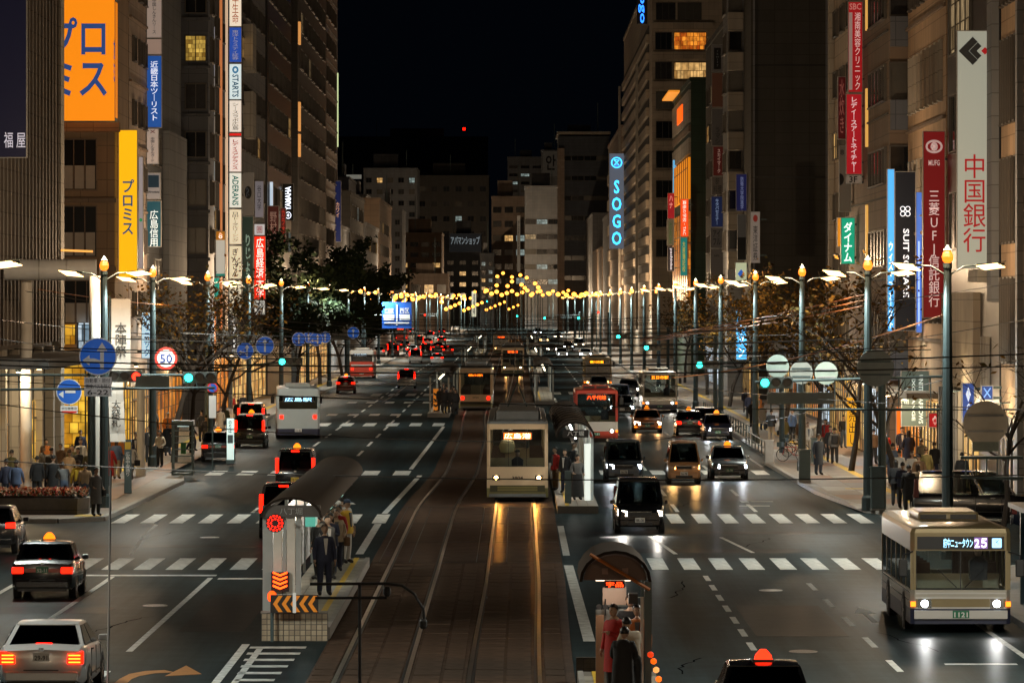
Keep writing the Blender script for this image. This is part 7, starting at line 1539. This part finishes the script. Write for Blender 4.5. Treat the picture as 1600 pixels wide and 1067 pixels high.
# left corner crowd (face: 0 looks at the camera, 180 away)
pp(150, 806, 'bag', 40, 'grey', 'black', 'person in grey coat with dark bag waiting on the yellow corner tiles', coat=('grey','long'), bag='black', h=1.0)
for (px, py, pose, f, top, bot, lab, kw) in [
 (18,770,'bag',150,'olive','denim','person in olive jacket carrying a pale bag behind the column',dict(bag='cream')),(10,788,'stand',200,'navy','denim','person in navy top beside the lamp pole at the corner',dict()),(25,790,'walk',170,'blue','denim','person in blue jacket walking away behind the flower bed',dict()),
 (58,782,'stand',190,'black','black','person in black jacket facing the store behind the flower bed',dict(coat=('black','short'))),(83,785,'stand',170,'black','black','person in long black coat in the middle of the crowd',dict(coat=('black','long'),h=1.05)),(80,765,'stand',160,'grey','grey','person in grey hooded jacket with a backpack',dict(bag='back')),
 (72,748,'stand',20,'orange','black','person in orange coat by the black store front',dict(coat=('orange','short'))),(100,790,'bend',200,'grey','denim','person in grey bending towards a friend',dict(hair=1)),(122,790,'stand',190,'yellow','denim','person with a bright yellow backpack',dict(bag='back',hair=1)),
 (113,760,'phone',350,'olive','brown','person in olive green looking at a phone',dict(hair=1)),(122,765,'stand',340,'black','black','long haired person in black facing the street',dict(long=True,coat=('black','long'))),(126,748,'stand',10,'white','beige','person in white jacket under the warm shop light',dict(hair=1)),(126,730,'stand',0,'navy','black','person in dark jacket at the shop door',dict()),
 (133,795,'stand',180,'beige','denim','person in beige top with a bag beside the kerb column',dict(bag='black',hair=1)),
 (192,742,'walk',10,'orange','denim','person in orange top walking beside the pillar sign',dict(hair=1)),(212,735,'stand',0,'navy','cream','person in navy jacket and cream trousers by the short column',dict()),(250,730,'bag',330,'cream','black','person in cream jacket with handbag by the phone booth',dict(bag='black',long=True)),(233,722,'stand',15,'black','black','person in black behind the short column',dict()),(240,700,'walk',0,'brown','brown','person in brown coat walking along the left pavement',dict(coat=('brown','long'),hair=1)),
 (262,695,'walk',0,'orange','brown','person in orange scarf farther along the left pavement',dict()),(315,690,'walk',180,'black','black','person in black walking past the orange lit shop',dict()),(322,700,'stand',160,'navy','black','person in navy beside the no parking sign',dict()),(372,668,'walk',180,'black','black','person in black on the far left pavement near the bus',dict()),(380,655,'walk',0,'black','grey','person in dark coat deeper on the left pavement',dict(coat=('black','long')))]:
    pp(px, py, pose, f, top, bot, lab, **kw)
# near left platform
for (px, py, pose, f, top, bot, lab, kw) in [(507,930,'stand',15,'navy','navy','man in dark suit standing at the shelter end of the near left platform',dict(hair=1,h=1.06)),(541,880,'stand',60,'yellow','white','person in yellow jacket and white trousers under the shelter roof',dict(hat='blue',h=1.06)),(497,905,'stand',-60,'black','black','person in black behind the suited man',dict()),(513,893,'stand',-80,'brown','black','brown haired person under the shelter roof',dict(hair=1)),(519,886,'phone',70,'black','denim','person in black with a phone under the shelter',dict()),(527,876,'stand',40,'white','denim','person in white cap under the shelter',dict(hat='white')),(502,895,'stand',0,'grey','black','person in grey and blue cap near the shelter panel',dict(hat='blue')),(522,866,'stand',-30,'grey','black','person in grey at the far end of the shelter',dict()),(534,872,'bag',-20,'beige','black','person in beige with a bag at the far end of the shelter',dict(bag='brown')),(511,905,'walk',30,'grey','black','person in grey stepping along the platform edge behind the suited man',dict(bag='back')),(517,899,'phone',-20,'navy','denim','person in navy reading a phone behind the suited man',dict(long=True)),(525,892,'bag',10,'beige','navy','person in beige with a shoulder bag beside the white capped one',dict(bag='brown',hair=1)),(530,884,'stand',-40,'red','black','person in red half hidden beside the yellow jacket',dict()),(538,868,'stand',30,'white','grey','person in white at the very end of the platform',dict(long=True))]:
    pp(px, py, pose, f, top, bot, lab, z=.3, **kw)
# near right platform
for (x, y, pose, f, top, bot, lab, kw) in [(1.95,56.75,'phone',-40,'red','black','person in long red coat waiting at the near right platform',dict(coat=('red','long'),h=1.0)),(2.3,57.8,'stand',10,'black','black','person in black behind the red coated one',dict(hair=1,h=1.05)),(2.27,55.4,'bend',-150,'cream','black','person in cream fur jacket leaning at the shelter post',dict(h=.98)),(2.02,54.2,'bend',170,'black','black','person in dark coat bending forward nearest the camera',dict(coat=('black','long'),h=.95)),(2.42,57.2,'stand',0,'orange','black','person in orange scarf half hidden by the shelter post',dict(h=.97))]:
    person(x, y, .28, R(f), pose, top, bot, lab, **kw)
# mid right platform
for (px, py, pose, f, top, bot, lab, kw) in [(902,781,'bag',20,'grey','black','person in grey with long black skirt beside the stopped tram',dict(coat=('black','skirt'),long=True)),(883,770,'stand',-30,'black','navy','person in black jacket with satchel beside the stopped tram',dict(bag='black')),(896,762,'stand',60,'black','black','tall person in black under the stop roof',dict(h=1.06,hair=1)),(868,766,'stand',-60,'red','brown','person in red jacket boarding the stopped tram',dict())]:
    pp(px, py, pose, f, top, bot, lab, z=.3, **kw)
# far left platform group
for i, (px, py, f, c) in enumerate([(688,643,170,'black'),(694,646,150,'black'),(699,641,200,'navy'),(704,646,180,'black'),(709,642,190,'grey'),(693,636,180,'black'),(702,634,170,'black'),(712,648,200,'black')]):
    pp(px, py, 'stand', f, c, 'black', 'person in dark coat waiting in a huddle behind the departing tram', z=.3, grp='huddle waiting behind the departing tram', coat=(c,'long'), hair=i % 2)
for (px, py) in [(838,612),(832,606)]: pp(px, py, 'stand', 0, 'grey', 'black', 'person waiting at the lit stop beside the far tram', z=.3, grp='people at the far tram stop')
# right pavement
for (px, py, pose, f, top, bot, lab, kw) in [(1279,742,'stand',30,'denim','denim','person in long denim coat beside the utility cabinet',dict(coat=('denim','long'),hair=1,h=1.05)),(1304,725,'walk',180,'grey','black','person with a black backpack walking away on the right pavement',dict(bag='back')),(1297,722,'stand',20,'black','black','person in black behind the backpacker',dict()),(1383,732,'walk',0,'red','black','person in red jacket walking on the right pavement',dict(hair=1)),(1409,728,'walk',10,'navy','navy','man in dark suit coming out of the lit shop',dict(h=1.05)),
 (1400,790,'stand',170,'black','black','person in black at the corner crossing, leftmost of the group',dict(long=True)),(1410,795,'bag',150,'navy','black','person in navy at the corner crossing holding a bag',dict(bag='black')),(1405,770,'stand',160,'white','grey','person in white at the corner crossing',dict()),(1420,800,'stand',180,'black','black','person in long black coat at the corner crossing',dict(coat=('black','long'))),(1434,798,'stand',190,'cream','denim','person in cream jumper at the corner crossing',dict(long=True,hair=1)),(1436,778,'stand',180,'brown','black','person in brown coat at the corner crossing',dict(coat=('brown','long'))),(1447,765,'stand',170,'olive','black','person in olive at the back of the corner group',dict(hair=1)),(1503,775,'stand',170,'black','black','person in black by the parked van',dict()),
 (1176,668,'walk',180,'black','black','person in black walking along the far right pavement',dict()),(1170,655,'walk',180,'navy','black','person in navy farther along the right pavement',dict()),(1180,650,'stand',10,'grey','black','person in grey by the far right shops',dict()),(1252,705,'stand',0,'brown','black','person in brown by the bright shop on the right pavement',dict(hair=1)),(1318,700,'stand',20,'black','denim','person in black beside the yellow shop sign',dict())]:
    pp(px, py, pose, f, top, bot, lab, **kw)

# more of the crowd on both pavements
rq = random.Random(5); TOPS = ['black','navy','grey','brown','beige','olive','cream','red','blue','white','orange']
HOW = ['walking past', 'waiting by', 'standing near', 'walking away from', 'strolling by']
PLACES = [('the flower bed', [(5,760),(38,752),(66,764),(95,752),(108,772),(140,768),(46,768)]), ('the banners', [(170,760),(182,748),(205,752),(176,735)]), ('the phone booth', [(262,712),(300,705),(240,688),(275,690)]), ('the left kerb bus stop', [(345,683),(352,676),(331,668),(366,655)]), ('the right corner lamp', [(1395,760),(1425,770),(1385,745),(1460,755)]), ('the lit boutique', [(1420,735),(1440,745),(1365,725),(1395,720)]), ('the parked bicycles', [(1225,700),(1262,712),(1290,708),(1238,690)]), ('the far right shops', [(1192,672),(1185,660),(1205,690),(1165,645)])]
ci = 0
for where, spots in PLACES:
    for i, (px, py) in enumerate(spots):
        top = TOPS[ci % len(TOPS)]; bot = ('black','denim','navy','beige','grey')[ci % 5]; ci += 1
        ps = ('walk','stand','phone','walk','bag')[ci % 5]
        pp(px, py, ps, rq.choice((0, 180, 20, 160, -30, 200, 90)), top, bot, 'person in %s top and %s trousers %s %s' % (top, bot, HOW[i % 5], where), hair=ci % 2, long=ci % 3 == 0, h=rq.uniform(.93, 1.06), bag=('black' if ci % 3 == 1 else ('back' if ci % 7 == 0 else None)), coat=((top, 'long') if ci % 4 == 0 else None))
# ================================================================ trees
def tree(label, x, y, H, spread, nleaf, leafm, seed, cbase=.35, leafs=.16, dens=1., z=.15, name='street_tree', bare=False, grp=None):
    rnd = random.Random(seed); r = thing(name, label, 'tree', (x, y, z), rnd.uniform(0, 6.28), grp)
    tb = MB(); tips = []
    def branch(p, d, L, rad, lev):
        n = 4; pts = [p]; rr = [rad]; q = p.copy(); dd = d.copy()
        for i in range(n):
            dd = (dd+Vector((rnd.uniform(-.22,.22), rnd.uniform(-.22,.22), rnd.uniform(-.05,.16)))).normalized(); q = q+dd*(L/n); pts.append(q.copy()); rr.append(rad*(1-.65*(i+1)/n))
            if lev >= 2: tips.append((q.copy(), dd.copy()))
        tb.tube(pts, rr, 7 if lev == 0 else (5 if lev == 1 else 3), cap=True)
        if lev < 3:
            m = (6, 5, 4)[lev]
            for i in range(m):
                t = rnd.uniform(.35, 1.) if lev else rnd.uniform(cbase, 1.); k = min(n-1, int(t*n)); b = pts[k].lerp(pts[k+1], t*n-k)
                a = rnd.uniform(0, 6.28) if lev else (6.28*i/m+rnd.uniform(-.4,.4)); out = Vector((math.cos(a), math.sin(a), rnd.uniform(.15,.8))).normalized()
                nd = (dd*.35+out*(1 if lev else .95)).normalized(); branch(b, nd, L*(.62 if lev == 0 else .58)*rnd.uniform(.7,1.1)*(spread if lev == 0 else 1), rr[k]*.62, lev+1)
    branch(Vector((0,0,0)), Vector((0,0,1)), H*.66, .03*H*.55, 0)
    tb.build('trunk', M_WOODB, r, smooth=70)
    lf = MB(); per = max(1, int(nleaf/max(1, len(tips)))); cen = {}
    for (p, d) in tips:
        if rnd.random() > dens: continue
        for k in range(per):
            c = p+Vector((rnd.gauss(0,.26), rnd.gauss(0,.26), rnd.gauss(-.02,.22)))*(H/9)
            s = leafs*rnd.uniform(.6,1.3); a = Vector((rnd.uniform(-1,1), rnd.uniform(-1,1), rnd.uniform(-.7,.7))).normalized(); b = a.cross(Vector((rnd.uniform(-1,1), rnd.uniform(-1,1), rnd.uniform(-1,1)))).normalized()
            lf.add([c-a*s, c+b*s*.5, c+a*s, c-b*s*.5], [(0,1,2,3)], rnd.randrange(len(leafm)))
    if lf.f: lf.build('crown', leafm, r)['kind'] = 'stuff'
    return r
LF_B = [mat('leaf_brown', (.10,.055,.018), .8, spec=.1, var=.3, scale=4), mat('leaf_gold', (.22,.12,.025), .8, spec=.1, var=.3, scale=4), mat('leaf_olive', (.06,.048,.016), .8, spec=.1, var=.3, scale=4)]
LF_D = [mat('leaf_dark', (.012,.02,.011), .8, spec=.08, var=.3, scale=3), mat('leaf_deep', (.018,.027,.013), .8, spec=.08, var=.3, scale=3), mat('leaf_mid', (.024,.033,.015), .8, spec=.08, var=.3, scale=3)]
tree('thin street tree with sparse brown leaves above the phone booth', gx(272,141), 141, 11.2, 1.0, 2600, LF_B, 3, .4, .12, .65)
tree('small leafy street tree beside the kerb lamp on the left pavement', gx(300,150), 150, 8.8, .9, 700, LF_B, 5, .4, .11, .35); tree('bare limbed street tree by the stacked signs on the left', gx(345,172), 172, 9.5, 1.0, 900, LF_B, 9, .35, .12, .35); tree('bare limbed street tree over the bus stop board', gx(395,198), 198, 9.5, 1.0, 900, LF_B, 11, .35, .12, .35)
for i, (px, Y, H, lab) in enumerate([(462,240,10.5,'dense dark evergreen nearest the city bus'),(500,275,12.5,'tallest dense dark evergreen on the left pavement'),(535,308,11.5,'dense dark evergreen behind the white information board'),(558,345,11,'dense dark evergreen left of the blue direction board'),(575,390,10.5,'rounded dark evergreen behind the blue direction board'),(590,450,9,'farthest dark evergreen on the left pavement')]):
    tree(lab, gx(px, Y), Y, H, 1.15, 9000, LF_D, 20+i, .25, .26, 1.0, name='evergreen_tree', grp='evergreens along the left pavement')
for i, (px, Y, H, n, d, lab) in enumerate([(1400,118,9.0,500,.3,'almost bare tree behind the large grey disc'),(1330,134,9.2,1600,.55,'bare limbed tree with brown leaf tufts near the green lit sign'),(1278,148,9.8,2600,.8,'fuller brown leaved tree under the dark blank wall'),(1225,166,9.8,2600,.8,'golden tinted tree behind the orange cables'),(1180,190,9.6,2400,.75,'brown leaved tree in front of the blue glowing sign'),(1140,216,9.5,2400,.8,'dark leaved tree before the balconied block'),(1105,244,9.3,2200,.8,'brown leaved tree by the plate stack'),(1070,280,9.0,2200,.8,'farthest brown leaved tree before the green flanked block'),(1565,97,7.0,60,.1,'young bare tree behind the large pale disc')]):
    tree(lab, gx(px, Y), Y, H, 1.05, n, LF_B if i % 3 else LF_B[::-1], 40+i, .4, .14, d)

# ================================================================ bicycles parked on the right pavement
def bicycle(x, y, rz, label, m):
    r = thing('bicycle', label, 'bicycle', (x, y, .15), rz)
    for s in (-.5, .5):
        w = MB(); w.tube([(0, s+.32*math.cos(a*math.pi/9), .33+.32*math.sin(a*math.pi/9)) for a in range(19)], .018, 5); q = w.build('tyre', M_RUB, r)
        for a in range(5): MB().tube([(0, s-.3*math.cos(a*math.pi/5), .33-.3*math.sin(a*math.pi/5)), (0, s+.3*math.cos(a*math.pi/5), .33+.3*math.sin(a*math.pi/5))], .004, 3).build('spoke', M_CHROME, q)
    f = MB(); f.tube([(0,-.5,.33),(0,-.1,.3),(0,-.2,.8)], .018, 5); f.tube([(0,-.1,.3),(0,.38,.75),(0,.5,.33)], .018, 5); f.tube([(0,-.18,.7),(0,.36,.72)], .018, 5); f.tube([(0,-.5,.33),(0,-.18,.7)], .012, 5); f.build('frame', m, r)
    MB().tube([(-.25,.25,.98),(0,.38,.95),(.25,.25,.98)], .014, 5).build('handlebar', M_CHROME, r); MB().tube([(0,.38,.75),(0,.36,.96)], .014, 5).build('stem', M_CHROME, r)
    MB().hexa([(-.06,-.34,.84),(.06,-.34,.84),(.03,-.08,.84),(-.03,-.08,.84),(-.09,-.34,.9),(.09,-.34,.9),(.03,-.08,.89),(-.03,-.08,.89)]).build('saddle', M_BLACK, r)
    MB().box(-.17, .17, .5, .75, .72, .95).build('basket', M_STEEL, r)
bicycle(gx(1238,142), 142, 1.2, 'red framed bicycle parked by the bright shop on the right pavement', mat('bike_red', (.4,.03,.02), .4, var=.05)); bicycle(gx(1243,146), 146, 1.0, 'dark bicycle parked behind the red one', M_BLACK); bicycle(gx(1249,150), 150, 1.3, 'silver bicycle parked at the end of the row', M_GALV)

# glazing bars in front of the lit shop windows
for o_ in [q for q in bpy.data.objects if q.name.split('.')[0] == 'shop_window']:
    c_ = [v.co for v in o_.data.vertices]; lo_ = [min(p[i] for p in c_) for i in range(3)]; hi_ = [max(p[i] for p in c_) for i in range(3)]
    ax = 0 if hi_[0]-lo_[0] > hi_[1]-lo_[1] else 1; n_ = max(2, min(8, int((hi_[ax]-lo_[ax])/1.7)))
    wx = o_.matrix_world.translation.x+(o_.parent.location.x if o_.parent else 0)
    for k_ in range(n_+1):
        u_ = lo_[ax]+(hi_[ax]-lo_[ax])*k_/n_
        if ax == 0: MB().box(u_-.04, u_+.04, lo_[1]-.06, lo_[1]-.002, lo_[2], hi_[2]).build('glazing_bar', M_FRAME, o_)
        else:
            xa, xb = (hi_[0]+.002, hi_[0]+.07) if wx < 0 else (lo_[0]-.07, lo_[0]-.002)
            MB().box(xa, xb, u_-.05, u_+.05, lo_[2], hi_[2]).build('glazing_bar', M_FRAME, o_)
    zt_ = lo_[2]+(hi_[2]-lo_[2])*.74
    if ax == 1 and hi_[2]-lo_[2] > 2.5: xa, xb = (hi_[0]+.003, hi_[0]+.06) if wx < 0 else (lo_[0]-.06, lo_[0]-.003); MB().box(xa, xb, lo_[1], hi_[1], zt_, zt_+.08).build('transom', M_FRAME, o_)
for o_ in bpy.data.objects:
    if 'org' in o_: del o_['org']
